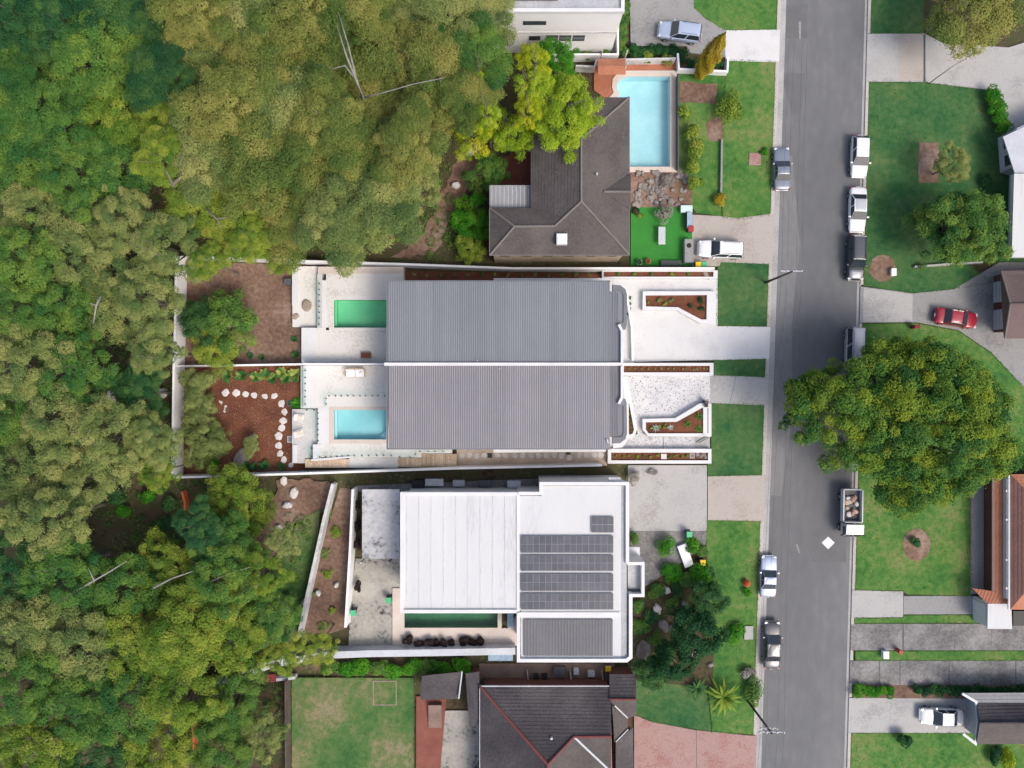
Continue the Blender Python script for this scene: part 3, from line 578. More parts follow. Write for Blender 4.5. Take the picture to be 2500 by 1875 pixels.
# ================================================================== THE SETTING
# one big sheet of ground with gentle bumps under the bush on the left
def ground_z(x, y):
    return -0.08 - 0.25 * (0.5 + 0.5 * math.sin(x * 0.35) * math.cos(y * 0.29)) * (1 if x < -20 else 0)
gx = [-700, -300, -120] + [-70 + 1.6 * i for i in range(88)] + [120, 300, 700]; gy = [-700, -300, -100] + [-60 + 2.0 * i for i in range(61)] + [100, 300, 700]
POOLS = [[P(1487, 173, 0.2), P(1651, 419, 0.2)], [P(986, 1475, 0.25), P(1216, 1534, 0.25)]]      # the sheet is left open where pools are dug in
gx = sorted(gx + [c.x for q in POOLS for c in q]); gy = sorted(gy + [c.y for q in POOLS for c in q])
V = [(x, y, ground_z(x, y) if -70 <= x <= -20 else -0.10) for y in gy for x in gx]; nx = len(gx)
F = [[j * nx + i, j * nx + i + 1, (j + 1) * nx + i + 1, (j + 1) * nx + i] for j in range(len(gy) - 1) for i in range(nx - 1)
     if not any(q[0].x < (gx[i] + gx[i + 1]) / 2 < q[1].x and q[1].y < (gy[j] + gy[j + 1]) / 2 < q[0].y for q in POOLS)]
tag(mesh('ground', V, F, M['leaf_litter']), 'brown leaf litter and bare soil under the bush and gardens', None, None, 'structure')
XL = lambda y: 1907 - 0.0330 * y          # left kerb line of the road
XR = lambda y: 2120 - 0.0275 * y          # right kerb line
Y0, Y1 = -700, 2700
struct('road', [(XL(Y0), Y0), (XR(Y0), Y0), (XR(Y1), Y1), (XL(Y1), Y1)], 0.0, -0.06, M['asphalt'], 'grey asphalt street running from top to bottom')
struct('gutter', [(XL(Y0) - 1, Y0), (XL(Y0) + 13, Y0), (XL(Y1) + 13, Y1), (XL(Y1) - 1, Y1)], 0.006, -0.05, M['gutter'], 'pale concrete gutter along the left edge of the street')
struct('gutter', [(XR(Y0) - 8, Y0), (XR(Y0) + 1, Y0), (XR(Y1) + 1, Y1), (XR(Y1) - 8, Y1)], 0.006, -0.05, M['gutter'], 'narrow concrete gutter along the right edge of the street')
for y0, y1 in ((-700, 72), (150, 522), (645, 797), (876, 921), (990, 1160), (1272, 1794), (2000, 2700)):
    struct('kerb', [(XL(y0) - 8.5, y0), (XL(y0), y0), (XL(y1), y1), (XL(y1) - 8.5, y1)], 0.13, -0.05, M['kerb'], None)['label'] = 'left street kerb beside the lawn ' + ('at the top edge of the photo' if y1 < 100 else 'beyond the swimming pool garden' if y1 < 600 else 'in front of the north townhouse' if y1 < 800 else 'above the pale crossing' if y1 < 1000 else 'below the pale crossing' if y1 < 1200 else 'beside the rock garden' if y1 < 1800 else 'by the pink drive')
for y0, y1 in ((-700, 80), (200, 695), (790, 1440), (1508, 1524), (1588, 1612), (1668, 1702), (1790, 2700)):
    o = struct('kerb', [(XR(y0), y0), (XR(y0) + 7, y0), (XR(y1) + 7, y1), (XR(y1), y1)], 0.13, -0.05, M['kerb'])
    o['label'] = 'right street kerb ' + {80: 'above the wide top drive', 695: 'beside the two white sedans', 1440: 'beside the tipper truck', 1524: 'at the narrow grass strip below the white garage', 1612: 'at the second narrow grass strip', 1702: 'at the low green hedge', 2700: 'at the bottom lawn'}[y1]
# darker asphalt repairs and paler worn strips on the road
for i, (q, lb) in enumerate([([(1912, 14), (1972, 10), (1970, 92), (1912, 95)], 'dark asphalt repair near the top of the street'), ([(1905, 178), (1965, 178), (1955, 300), (1940, 300)], 'wedge of darker asphalt left of the street centre'),
                             ([(1982, 1290), (2066, 1290), (2066, 1372), (1982, 1372)], 'dark square asphalt repair by the white diamond')]):
    struct('road_patch', q, 0.005, -0.02, M['asphalt_patch'], lb)
struct('road_patch', [(XL(y) + 14, y) for y in (380, 640, 900, 1210)] + [(XL(1210) + 40, 1210), (XL(1000) + 62, 1000), (XL(800) + 52, 800), (XL(600) + 66, 600), (XL(380) + 40, 380)], 0.004, -0.02, M['asphalt_pale'], 'paler worn asphalt along the left lane')
d = [(2006, 1325), (2022, 1310), (2038, 1325), (2022, 1341)]
tag(slab('diamond_marking', d, 0.009, 0.001, M['paint_line']), 'white diamond painted on the asphalt below the truck', 'road marking', None, 'structure')
tag(slab('speed_marking', [(1950, 52), (1956, 52), (1955, 96), (1951, 96)], 0.009, 0.001, M['paint_worn']), 'worn white paint stroke near the top of the street', 'road marking', None, 'structure')
tag(slab('speed_marking', [(1943, 1330), (1947, 1329), (1954, 1350), (1950, 1351)], 0.009, 0.001, M['paint_worn']), 'short white paint stroke left of the white diamond', 'road marking', None, 'structure')

# ---- left side of the street, from the top
def rag(pts, amp=3.0, step=14.0, seed=0):
    """uneven natural edge"""
    rr = random.Random(seed + int(pts[0][0])); out = []
    for i in range(len(pts)):
        a, b = pts[i], pts[(i + 1) % len(pts)]; n = max(1, int(math.hypot(b[0] - a[0], b[1] - a[1]) / step))
        for k in range(n): out.append((a[0] + (b[0] - a[0]) * k / n + rr.uniform(-amp, amp), a[1] + (b[1] - a[1]) * k / n + rr.uniform(-amp, amp)))
    return out
lawn([(1690, -60), (1897, -60), (1896, 72), (1770, 74), (1722, 45), (1694, 18)], 'lawn at the top between dark drive and street', lush=0.4)
struct('driveway', [(1768, 74), (XL(74), 72), (XL(150), 152), (1772, 148)], 0.115, -0.05, M['conc_white'], 'white concrete crossing at the top left of the street')
struct('driveway', [(1536, -60), (1694, -60), (1694, 18), (1722, 45), (1770, 74), (1774, 140), (1680, 128), (1676, 112), (1540, 112)], 0.11, -0.05, M['conc_grey'], 'grey drive with the ice blue car')
lawn([(1776, 146), (XL(150) - 8, 150), (XL(520) - 8, 524), (1800, 536), (1765, 530), (1760, 470), (1764, 300), (1770, 200)], 'long mown lawn between swimming pool garden and street', lush=0.35)
lawn([(1655, 180), (1772, 182), (1764, 300), (1760, 470), (1762, 528), (1700, 520), (1660, 470)], 'shady strip of rough lawn right of the swimming pool', lush=0.25)
struct('garden_bed', rag([(1660, 200), (1752, 205), (1750, 255), (1662, 250)]), 0.13, -0.05, M['dirt'], 'brown garden bed right of the swimming pool', True)
struct('garden_bed', rag([(1722, 300), (1766, 270), (1766, 345), (1735, 345)]), 0.13, -0.05, M['dirt'], 'patch of bare earth beside the long lawn', True)
struct('driveway', [(1690, 524), (1765, 528), (1800, 533), (XL(520) - 6, 522), (XL(520), 522), (XL(645), 645), (1760, 640), (1756, 650), (1690, 650)], 0.115, -0.05, M['conc_beige'], 'beige concrete drive with the white van')
struct('artificial_turf', rect(1540, 506, 1690, 648), 0.11, -0.05, M['turf'], 'bright green artificial turf courtyard beside the dark tiled house')
struct('garden_bed', [(1538, 408), (1660, 408), (1690, 470), (1690, 506), (1538, 506)], 0.12, -0.05, M['dirt'], 'stony bed between swimming pool and green turf', True)
struct('pool_paving', [(1450, 143), (1654, 143), (1654, 171.5), (1530, 171.5), (1510, 175.5), (1495.5, 192), (1493.5, 212), (1497.5, 226), (1485.5, 240), (1485.5, 420), (1480, 420), (1478, 240), (1450, 220)], 0.12, -0.05, M['pave_terra'], 'terracotta paving round the top swimming pool')
lawn([(1752, 640), (XL(645) - 8, 645), (XL(796) - 8, 796), (1748, 796)], 'dark green verge lawn of the north townhouse', mat=M['grass_deep'], lush=0.9)
lawn([(1742, 879), (XL(876) - 8, 876), (XL(921) - 8, 921), (1742, 916)], 'small verge lawn above the concrete crossing', mat=M['grass_deep'], lush=0.8)
lawn([(1736, 985), (XL(988) - 8, 988), (XL(1160) - 8, 1160), (1728, 1162), (1728, 1132), (1736, 1130)], 'large verge lawn below the concrete crossing', mat=M['grass_deep'], lush=0.8)
struct('driveway', [(1733, 916), (XL(921), 921), (XL(988), 990), (1733, 984)], 0.115, -0.05, M['conc_light'], 'pale concrete crossing of the south townhouse')
struct('driveway', [(1480, 680), (1752, 680), (1752, 796), (XL(796), 798), (XL(876), 876), (1520, 884)], 0.115, -0.05, M['conc_white'], 'white concrete forecourt of the north townhouse')
# lower neighbour
struct('driveway', [(1533, 1136), (1726, 1136), (1726, 1300), (1534, 1300)], 0.105, -0.05, M['conc_light'], 'smooth grey concrete drive of the white house')
struct('driveway', [(1728, 1163), (XL(1163), 1160), (XL(1272), 1272), (1728, 1270)], 0.12, -0.05, M['conc_beige'], 'pale concrete crossing of the white house')
lawn([(1726, 1270), (XL(1272) - 8, 1272), (XL(1790) - 8, 1794), (1739, 1787), (1720, 1600)], 'front lawn strip beside the rock garden', lush=0.5)
struct('driveway', [(1538, 1296), (1726, 1296), (1724, 1330), (1690, 1420), (1640, 1500), (1538, 1480)], 0.11, -0.05, M['conc_dark'], 'stained dark paving between white house and rock garden')
struct('garden_bed', [(1540, 1455), (1640, 1390), (1724, 1330), (1742, 1600), (1740, 1680), (1540, 1660)], 0.13, -0.05, M['leaf_litter'], 'dark planted rock garden', True)
lawn([(1545, 1648), (1722, 1650), (1738, 1786), (1700, 1782), (1590, 1761), (1550, 1744)], 'shady lawn above the pink drive', mat=M['grass_deep'], lush=0.6)
struct('driveway', [(1548, 1745), (1590, 1762), (1700, 1783), (1833, 1796), (XL(1796), 1795), (XL(2000), 2000), (1548, 2000)], 0.115, -0.05, M['pave_pink'], 'worn pink concrete drive at the bottom edge')
lawn(rag([(700, 1300), (786, 1240), (765, 1360), (722, 1560), (640, 1590), (620, 1480), (660, 1380)], 6), 'rough olive grass left of the slanting white wall', z1=0.03, mat=M['grass_dry'], lush=0.2)
lawn([(712, 1655), (1010, 1655), (1010, 2000), (712, 2000)], 'patchy back lawn at the bottom with bare spots', mat=M['grass_dry'], lush=0.3)
struct('yard_paving', [(1016, 1700), (1090, 1700), (1075, 1880), (1050, 2000), (1016, 2000)], 0.12, -0.05, M['pave_brick'], 'brick red yard paving left of the bottom house')
struct('yard_paving', [(1086, 1735), (1175, 1735), (1175, 2000), (1060, 2000)], 0.11, -0.05, M['conc_stain'], 'stained concrete yard left of the bottom house')
struct('yard_paving', [(1170, 1620), (1500, 1620), (1500, 1690), (1170, 1690)], 0.11, -0.05, M['pave_brown'], 'brown side passage between white house and bottom house')

# ---- right side of the street, from the top
lawn([(XR(-60) + 8, -60), (2256, -60), (2256, 81), (XR(81) + 8, 81)], 'deep green lawn at the top right of the street', mat=M['grass_deep'], lush=1.0)
struct('driveway', [(XR(82), 82), (2258, 82), (2300, 104), (2462, 116), (2640, 60), (2640, 460), (2500, 440), (2460, 330), (2440, 225), (2400, 218), (2256, 200), (XR(200), 199)], 0.115, -0.05, M['conc_light'], 'wide pale concrete drive at the top right')
struct('driveway_panel', rect(2194, 83, 2254, 198), 0.121, 0.1, M['conc_beige'], 'pinkish panel of the wide top drive')
lawn([(XR(201) + 8, 201), (2256, 201), (2400, 219), (2440, 230), (2470, 340), (2560, 640), (2360, 640), (2420, 690), (2330, 705), (2230, 716), (XR(700) + 8, 698)], 'big deep green lawn right of the parked white sedans', mat=M['grass_deep'], lush=0.7)
struct('garden_bed', rag(rect(2243, 348, 2292, 447), 2), 0.13, -0.05, M['dirt'], 'bare brown rectangle in the big lawn')
struct('garden_bed', [(2155 + 33 * math.cos(a / 16 * 6.283) * (1 + 0.08 * math.sin(a * 2)), 655 + 33 * math.sin(a / 16 * 6.283)) for a in range(16)], 0.125, -0.05, M['dirt'], 'round bare patch of orange brown soil in the lawn', False)
struct('driveway', [(XR(700), 699), (2230, 716), (2330, 706), (2440, 640), (2560, 640), (2640, 700), (2640, 1080), (2500, 945), (2420, 860), (2340, 806), (2240, 787), (XR(787), 788)], 0.115, -0.05, M['conc_grey'], 'curving grey concrete drive with the red car')
struct('driveway_panel', [(XR(702) + 8, 702), (2228, 718), (2228, 785), (XR(785) + 8, 786)], 0.121, 0.1, M['conc_light'], 'pale panel of the curving drive next to the street')
lawn([(XR(790) + 8, 790), (2240, 789), (2340, 808), (2420, 862), (2640, 1090), (2640, 1150), (2370, 1150), (2372, 1455), (2215, 1452), (2205, 1443), (XR(1440) + 8, 1440)], 'lawn under and below the great round tree', lush=0.55)
struct('garden_bed', [(2238 + 34 * math.cos(a / 14 * 6.283), 1330 + 40 * math.sin(a / 14 * 6.283)) for a in range(14)], 0.125, -0.05, M['dirt'], 'bare ring of soil below the great round tree', False)
struct('path', rect(2370, 1150, 2402, 1450), 0.12, -0.05, M['conc_beige'], 'narrow concrete path beside the red tiled house')
struct('driveway', [(XR(1440), 1441), (2205, 1444), (2205, 1507), (XR(1507), 1508)], 0.115, -0.05, M['conc_light'], 'short pale crossing below the round tree lawn')
struct('driveway', [(2206, 1455), (2392, 1455), (2392, 1500), (2206, 1500)], 0.113, -0.05, M['conc_grey'], 'weathered drive strip leading to the white garage')
lawn([(XR(1508) + 8, 1509), (2206, 1508), (2206, 1502), (2392, 1501), (2392, 1521), (XR(1521) + 8, 1522)], 'narrow grass strip below the white garage drive', lush=0.5)
struct('driveway', [(XR(1524), 1523), (2660, 1523), (2660, 1588), (XR(1588), 1588)], 0.112, -0.05, M['conc_dark'], 'long stained concrete drive, upper of two')
lawn([(XR(1589) + 12, 1590), (2660, 1588), (2660, 1613), (XR(1612) + 12, 1612)], 'grass strip between the two long stained drives', lush=0.4)
struct('driveway', [(XR(1613), 1613), (2660, 1613), (2660, 1672), (XR(1672), 1672)], 0.112, -0.05, M['conc_dark'], 'long stained concrete drive, lower of two')
struct('garden_bed', [(XR(1672) + 10, 1672), (2660, 1672), (2660, 1706), (XR(1704) + 10, 1704)], 0.10, -0.05, M['dirt'], 'hedge bed between long drives and silver car drive', False)
struct('driveway', [(XR(1704), 1704), (2400, 1706), (2430, 1790), (XR(1789), 1789)], 0.114, -0.05, M['conc_light'], 'pale concrete drive with the white hatchback')
lawn([(XR(1790) + 8, 1790), (2430, 1790), (2640, 1830), (2640, 2000), (XR(2000) + 8, 2000)], 'lawn in the bottom right corner', lush=0.5)
# expansion joints as fine recessed dark strips
def joint(pts, z, label, parent=None, w=0.05):
    o = wall('expansion_joint', pts, z + 0.003, z - 0.02, w, M['dark_grey']); tag(o, label, None, None, 'structure')
joint([(2257, 84), (2257, 200)], 0.115, 'dark joint across the wide top drive', w=0.22)
joint([(2205, 1525), (2205, 1587)], 0.112, 'dark joint across the upper long drive', w=0.2)
for x in (2330, 2420): joint([(x, 1525), (x, 1587)], 0.112, f'fine joint across the upper long drive, {"left" if x < 2400 else "right"} one')
for x in (2147, 2197, 2317, 2480): joint([(x, 1614), (x, 1671)], 0.112, f'joint across the lower long drive, {ORD[(2147, 2197, 2317, 2480).index(x)]} from the street', w=0.12)
joint([(1797, 918), (1782, 986)], 0.115, 'thin dark crack across the pale crossing', w=0.035)
joint([(1700, 1783), (1702, 1990)], 0.115, 'long joint down the pink drive', w=0.06)

# ================================================================== THE PAIR OF TOWNHOUSES
MY = lambda y: 1778 - y      # mirror line between the two halves
def townhouse(label, north):
    f = (lambda pts: [(x, MY(y)) for x, y in pts]) if north else (lambda pts: pts)
    p = P(1220, 790 if north else 990, 3.5); t = thing('townhouse', label, 'house', (p.x, p.y, 0))
    top, bot = (687, 886) if north else (892, 1095); zr = 7.0
    slab('wall', f(rect(962, 899, 1484, 1080)), 6.85, -0.05, M['white'], t)
    slab('wall', f(rect(1483.7, 905, 1512, 1060)), 6.2, -0.05, M['white'], t)
    for i, x in enumerate((1010, 1120, 1230, 1340)):
        w = slab('window', f(rect(x, 1079, x + 46, 1081.2)), 5.6, 4.2, M['window'], t)
    for y0 in (912, 985):
        dd = slab('sliding_door', f(rect(960.4, y0, 962.2, y0 + 60)), 3.4, 1.22, M['window'], t)
    rf = ribbed('roof_sheet', 947 + (2 if not north else 0), top, 1489, bot, zr, 0.22, 'roof_blue' if north else 'roof_metal', 'roof_blue_rib' if north else 'roof_rib', t)
    gm = 'trim_grey'
    wall('fascia', [(945, top), (945, bot + 1), (1490, bot + 1)] if not north else [(945, bot), (945, top - 1), (1490, top - 1)], zr - 0.02, zr - 0.32, 0.12, M[gm], t)
    slab('flat_roof', f(rect(1489.4, 892, 1521, 1067)), zr - 0.06, zr - 0.4, M['roof_blue' if north else 'roof_metal'], t)
    for x in (1496, 1502.5): wall('roof_seam', f([(x, 894), (x, 1064)]), zr - 0.01, zr - 0.08, 0.06, M[gm], t)
    slab('box_gutter', f([(1509, 985), (1521, 972), (1527, 974), (1530, 984), (1531, 1058), (1527, 1072), (1514, 1082), (1496, 1083), (1496, 1068), (1519, 1066), (1522, 1056), (1522, 990), (1514, 992)]), zr + 0.05, zr - 0.5, M[gm], t)
    slab('box_gutter', f([(1507, 990), (1509, 990), (1509, 1062), (1507, 1062)]), zr + 0.0, zr - 0.06, M[gm], t)
    wall('parapet', f([(1519, 893), (1519, 970), (1511, 986)]), zr + 0.35, 2.8, 0.26, M['white'], t)
    slab('porch_roof', f([(1497, 1081), (1527, 1073), (1531, 1056), (1534, 1058), (1531, 1078), (1520, 1092), (1497, 1095)]), 3.1, 2.85, M['white'], t)
    slab('side_ledge', f([(1205, 1088), (1470, 1086), (1482, 1092), (1478, 1103), (1205, 1105)] if not north else [(1205, 1090), (1482, 1092), (1490, 1099), (1205, 1099)]), 2.9, 2.65, M['white'], t)
    vx = (1220, 900) if not north else (1165, 880)
    v = MB().cyl(P(*vx, zr), 0.05, 0.35, 10).build('vent_pipe', M['metal_light'], t)
    if not north:
        hood = MB().obox(P(1483, 1077, zr + 0.12), 0.06, 0.2, 0.1, 0.4).build('roof_vent', M['metal_light'], t)
        for i in range(12): MB().obox(P(960 + i * 44, 1097.5, zr - 0.2), 0.05, 0.07, 0.14).build('gutter_bracket', M['metal_light'], t)
    return t
townhouse('south townhouse with pale grey ribbed metal roof above the plain timber side path', False)
townhouse('north townhouse with blue grey ribbed metal roof beside the green pool', True)
pw = wall('party_wall', [(938, 889), (1521, 889)], 7.25, 0, 0.30, M['white']); tag(pw, 'white party wall standing proud between the two grey metal roofs', 'wall')

def boundary(name, pts, z1, th, label, m='white_paint', cat='wall', z0=-0.1):
    return tag(wall(name, pts, z1, z0, th, M[m]), label, cat)
boundary('boundary_wall', [(430, 626), (428, 760), (424, 890), (420, 1165)], 2.3, 0.22, 'tall white wall closing the back gardens against the bush')
boundary('boundary_wall', [(431, 626), (560, 629), (736, 636)], 1.9, 0.16, 'white wall along the top of the north back garden under the trees')
boundary('boundary_wall', [(737, 637), (990, 645), (1250, 655), (1745, 655)], 1.7, 0.22, 'long white side wall between dark tiled house and north townhouse')
boundary('boundary_wall', [(424, 1166), (720, 1157), (1100, 1144), (1470, 1136)], 1.8, 0.22, 'long white side wall between south townhouse and white house')
boundary('boundary_wall', [(428, 894), (738, 889)], 1.7, 0.18, 'white wall between the two back gardens')
boundary('boundary_wall', [(739, 889), (938, 889)], 2.9, 0.2, 'white screen wall between the two pool terraces')
# ------- back gardens
struct('garden_soil', [(440, 640), (745, 645), (745, 886), (440, 892)], 0.0, -0.5, M['dirt'], 'bare brown soil of the north back garden')
struct('garden_soil', [(440, 897), (745, 893), (745, 1150), (440, 1158)], 0.004, -0.5, M['mulch'], 'red brown mulch of the south back garden')
c3 = lambda x, y: (400 + 0.33906 * x, 800 + 0.33906 * y)
stones = [(443, 467, 27), (519, 470, 26), (586, 478, 23), (648, 487, 25), (725, 495, 22), (793, 492, 24), (845, 547, 27), (867, 607, 25), (858, 669, 26), (848, 724, 25), (825, 782, 27), (825, 848, 25), (836, 907, 25), (863, 952, 25), (912, 990, 20)]
for i, (x, y, r) in enumerate(stones):
    rock('stepping_stone', f'white stepping stone in red mulch, {ORD[i]} from the tea tree end', *c3(x, y), 0.0, r * 0.33906, 0.07, 'rock_pale', 'stepping stone', 'stepping stones in the mulch', R.uniform(0.85, 1.1), 100 + i)
for i, (x, y, r) in enumerate([(410, 538, 10), (443, 568, 9), (435, 603, 8), (400, 530, 6), (437, 585, 6)]):
    rock('stone', f'small pinkish stone by the tea tree, {ORD[i]} of five from the top', *c3(x, y), 0.0, r * 0.34, 0.06, 'rock_pale', 'stone', 'small stones by the tea tree', 1.2, 150 + i)
rock('boulder', 'large flat grey boulder low in the south back garden', *c3(545, 950), 0.0, 26, 0.35, 'rock', asp=0.6, seed=181)
rock('boulder', 'long grey boulder leaning beside the garden bush', *c3(625, 800), 0.0, 16, 0.3, 'rock', asp=0.5, seed=182)
def grate(px, py, sx, sy, z, label, m='dark_grey'):
    p = P(px, py, z); t = thing('drain_grate', label, 'drain', p); k = 1 / PXM
    ring('frame', rect(px - sx, py - sy, px + sx, py + sy), rect(px - sx * 0.8, py - sy * 0.8, px + sx * 0.8, py + sy * 0.8), z + 0.05, z, M[m], t)
    slab('pit', rect(px - sx * 0.8, py - sy * 0.8, px + sx * 0.8, py + sy * 0.8), z + 0.01, z - 0.05, M['black'], t)
    for i in range(5):
        x = px - sx * 0.7 + i * sx * 0.35; slab('bar', rect(x - sx * 0.06, py - sy * 0.8, x + sx * 0.06, py + sy * 0.8), z + 0.045, z + 0.02, M[m], t)
grate(*c3(910, 545), 8, 8, 0.0, 'dark square drain grate beside the palm in the mulch')
grate(*c3(907, 804), 6, 8, 0.0, 'pale drain grate beside the armchair terrace', 'metal_light')

# ------- south terrace
DZ, LZ = 1.2, 0.6
def deck(name, pts, z, m, label, parent=None): return struct(name, pts, z, -0.1, M[m], label, False)
deck('terrace', rect(771, 893, 985, 966), DZ, 'stone_pave', 'stone terrace with the white sofa')
deck('terrace', rect(740, 893, 771, 997), DZ + 0.02, 'white', 'white edge slab of the sofa terrace')
deck('terrace', rect(734, 893, 740, 997), DZ - 0.35, 'stone_grey', 'stone ledge between mulch and sofa terrace')
deck('terrace', [(771, 966), (985, 966), (985, 993), (803, 993), (803, 997), (771, 997)], DZ, 'stone_pave', 'stone paving above the turquoise pool')
deck('terrace', [(783, 1083), (985, 1083), (985, 1116), (780, 1116)], DZ, 'stone_pave', 'stone paving below the turquoise pool')
deck('terrace', rect(948, 993, 985, 1083), DZ, 'stone_pave', 'stone paving between turquoise pool and house')
deck('terrace', [(776, 997), (803, 993), (803, 1085), (785, 1083), (776, 1085)], DZ + 0.03, 'white', 'white edge slab left of the turquoise pool')
deck('terrace', [(764, 1085), (783, 1085), (783, 1120), (764, 1121)], DZ + 0.03, 'white', 'white corner slab below the armchair terrace')
deck('terrace', rect(713, 999, 776, 1131), LZ, 'stone_grey', 'lower stone terrace with two armchairs')
deck('terrace', rect(715, 1086, 725, 1129), LZ + 0.12, 'white', 'white step at the left end of the lower terrace')
deck('terrace', [(760, 1121), (857, 1113), (857, 1118), (760, 1126)], DZ + 0.1, 'white', 'tapered white coping along the boundary deck')
deck('terrace', rect(963, 1094, 1028, 1117), DZ + 0.01, 'stone_pave', 'stone landing beside the house corner')
deck('terrace', rect(1028, 1094, 1103, 1107), DZ + 0.01, 'stone_pave', 'narrow stone landing under the roof edge')
deck('side_path', rect(853, 1116.5, 971, 1142), 0.8, 'stone_grey', 'grey stone part of the side path')
deck('side_path', rect(1115, 1096, 1482, 1137), 0.14, 'pebble_tan', 'tan pebble side path with round stepping pads')
def plank_deck(x0, x1, y0, y1, z, n, label):
    p = P((x0 + x1) / 2, (y0 + y1) / 2, z); t = thing('timber_deck', label, 'deck', (p.x, p.y, 0)); w = (x1 - x0) / n
    slab('joist_frame', rect(x0, y0, x1, y1), z - 0.045, -0.1, M['timber_dark'], t)
    for i in range(n): slab('plank', rect(x0 + w * i + w * 0.05, y0, x0 + w * (i + 1) - w * 0.05, y1), z + R.uniform(-0.006, 0.006), z - 0.04, M['timber'], t)
plank_deck(745, 853, 1121, 1142, 0.8, 24, 'left run of pale timber planks on the side path')
plank_deck(971, 1028, 1118, 1140, 0.8, 13, 'middle run of pale timber planks below the stone landing')
plank_deck(1028, 1115, 1108, 1139, 0.8, 19, 'right run of pale timber planks beside the pebble path')
pads = [1128, 1146, 1164, 1182, 1214, 1234, 1257, 1276, 1297, 1315, 1334, 1354, 1371, 1391, 1414, 1432, 1452, 1467]
for i, x in enumerate(pads):
    rock('stepping_pad', f'pale round stepping pad on the tan pebble path, {ORD[i]} from the left', x, 1112.5 + (5 if x == 1391 else R.uniform(-1.5, 1)), 0.13, 7.2, 0.05, 'rock_pale', 'stepping stone', 'stepping pads on the pebble path', 1.1, 200 + i)
grate(1196, 1112, 6, 6, 0.14, 'dark drain grate on the pebble path, left one'); grate(1387, 1106, 6, 4, 0.14, 'dark drain grate on the pebble path, right one')

def pool(label, wx0, wy0, wx1, wy1, z, basin, water, cop, cx0, cy0, cx1, cy1, depth=1.4, copz=0.02, outline=None, cop_outline=None):
    p = P((wx0 + wx1) / 2, (wy0 + wy1) / 2, z); t = thing('swimming_pool', label, 'swimming pool', (p.x, p.y, 0))
    o = outline or rect(wx0, wy0, wx1, wy1); co = cop_outline or rect(cx0, cy0, cx1, cy1)
    ring('coping', co, o, z + copz, z - 0.1, M[cop], t)
    w = poly(o, z); n = len(w); V = [(q.x, q.y, z + copz - 0.06) for q in w] + [(q.x, q.y, z - depth) for q in w]
    mesh('basin', V, [[i, n + i, n + (i + 1) % n, (i + 1) % n] for i in range(n)] + [[n + i for i in range(n)]], M[basin], t)
    mesh('water', [(q.x, q.y, z - 0.10) for q in w], [list(range(n))], M[water], t)
    return t
HARD.append([(q.x, q.y) for q in poly(rect(800, 990, 950, 1085), DZ)])
pl = pool('turquoise pool of the south townhouse', 815, 1001, 943, 1073, DZ, 'pool_blue', 'water_blue', 'coping', 803, 993.2, 948, 1083, 1.1)
for i in range(3):
    q = poly([(943 - 24 + i * 8, 1073), (943, 1073), (943, 1073 - 24 + i * 8)], DZ); MB().prism(q, DZ - 1.1, DZ - 0.75 + i * 0.2).build('step', M['pool_pale'], pl)
slab('bench', rect(815.3, 1001.3, 823, 1072.7), DZ - 0.55, DZ - 1.1, M['pool_pale'], pl)
def glass_fence(label, pts, z, h=1.15, spig=None, closed=False):
    w = poly(pts, z); t = thing('glass_fence', label, 'fence', (w[0].x, w[0].y, z))
    for a, b in zip(w[:-1], w[1:]):
        L = (b - a).length; n = max(1, round(L / 1.35)); d = (b - a) / n; dn = d.normalized()
        for i in range(n):
            s = a + d * i + dn * 0.03; e = a + d * (i + 1) - dn * 0.03; sd_ = Vector((-dn.y, dn.x, 0)) * 0.006
            V = [s - sd_, e - sd_, e + sd_, s + sd_]; mesh('glass_panel', [(q.x, q.y, z + 0.06) for q in V] + [(q.x, q.y, z + h) for q in V], [(3, 2, 1, 0), (4, 5, 6, 7), (0, 1, 5, 4), (1, 2, 6, 5), (2, 3, 7, 6), (3, 0, 4, 7)], M['glass'], t)
            for f in ((0.22, 0.78) if (e - s).length > 0.7 else (0.5,)):
                c = s.lerp(e, f); MB().obox((c.x, c.y, z + 0.09), 0.05, 0.05, 0.10, math.atan2(dn.y, dn.x)).build('spigot', M['black'], t)
    return t
glass_fence('glass fence on the white slab left of the sofa terrace', [(746, 897), (746, 994)], DZ + 0.02)
glass_fence('glass fence between sofa terrace and turquoise pool', [(797, 993), (797, 967), (946, 966)], DZ)
glass_fence('glass fence between armchair terrace and turquoise pool', [(777, 1002), (777, 1082)], DZ + 0.03)
glass_fence('short glass fence along the top of the armchair terrace', [(742, 1001), (775, 1001)], LZ)
glass_fence('glass fence at the lower end of the armchair terrace', [(762, 1086), (762, 1122)], LZ)
glass_fence('long glass fence along the side path below the turquoise pool', [(775, 1116), (857, 1112.5), (964, 1111)], DZ)
glass_fence('stepped glass fence round the stone landing', [(966, 1115.5), (1012, 1115.5), (1018, 1102), (1090, 1101.5)], DZ + 0.01)
struct('entry_slab', [(1480, 1062), (1535, 1062), (1535, 1100), (1480, 1100)], 0.10, -0.05, M['conc_white'], 'plain white slab at the house corner')
struct('entry_slab', [(1480, 880), (1548, 880), (1548, 1064), (1480, 1064)], 0.095, -0.05, M['conc_white'], 'plain white slab along the house front')
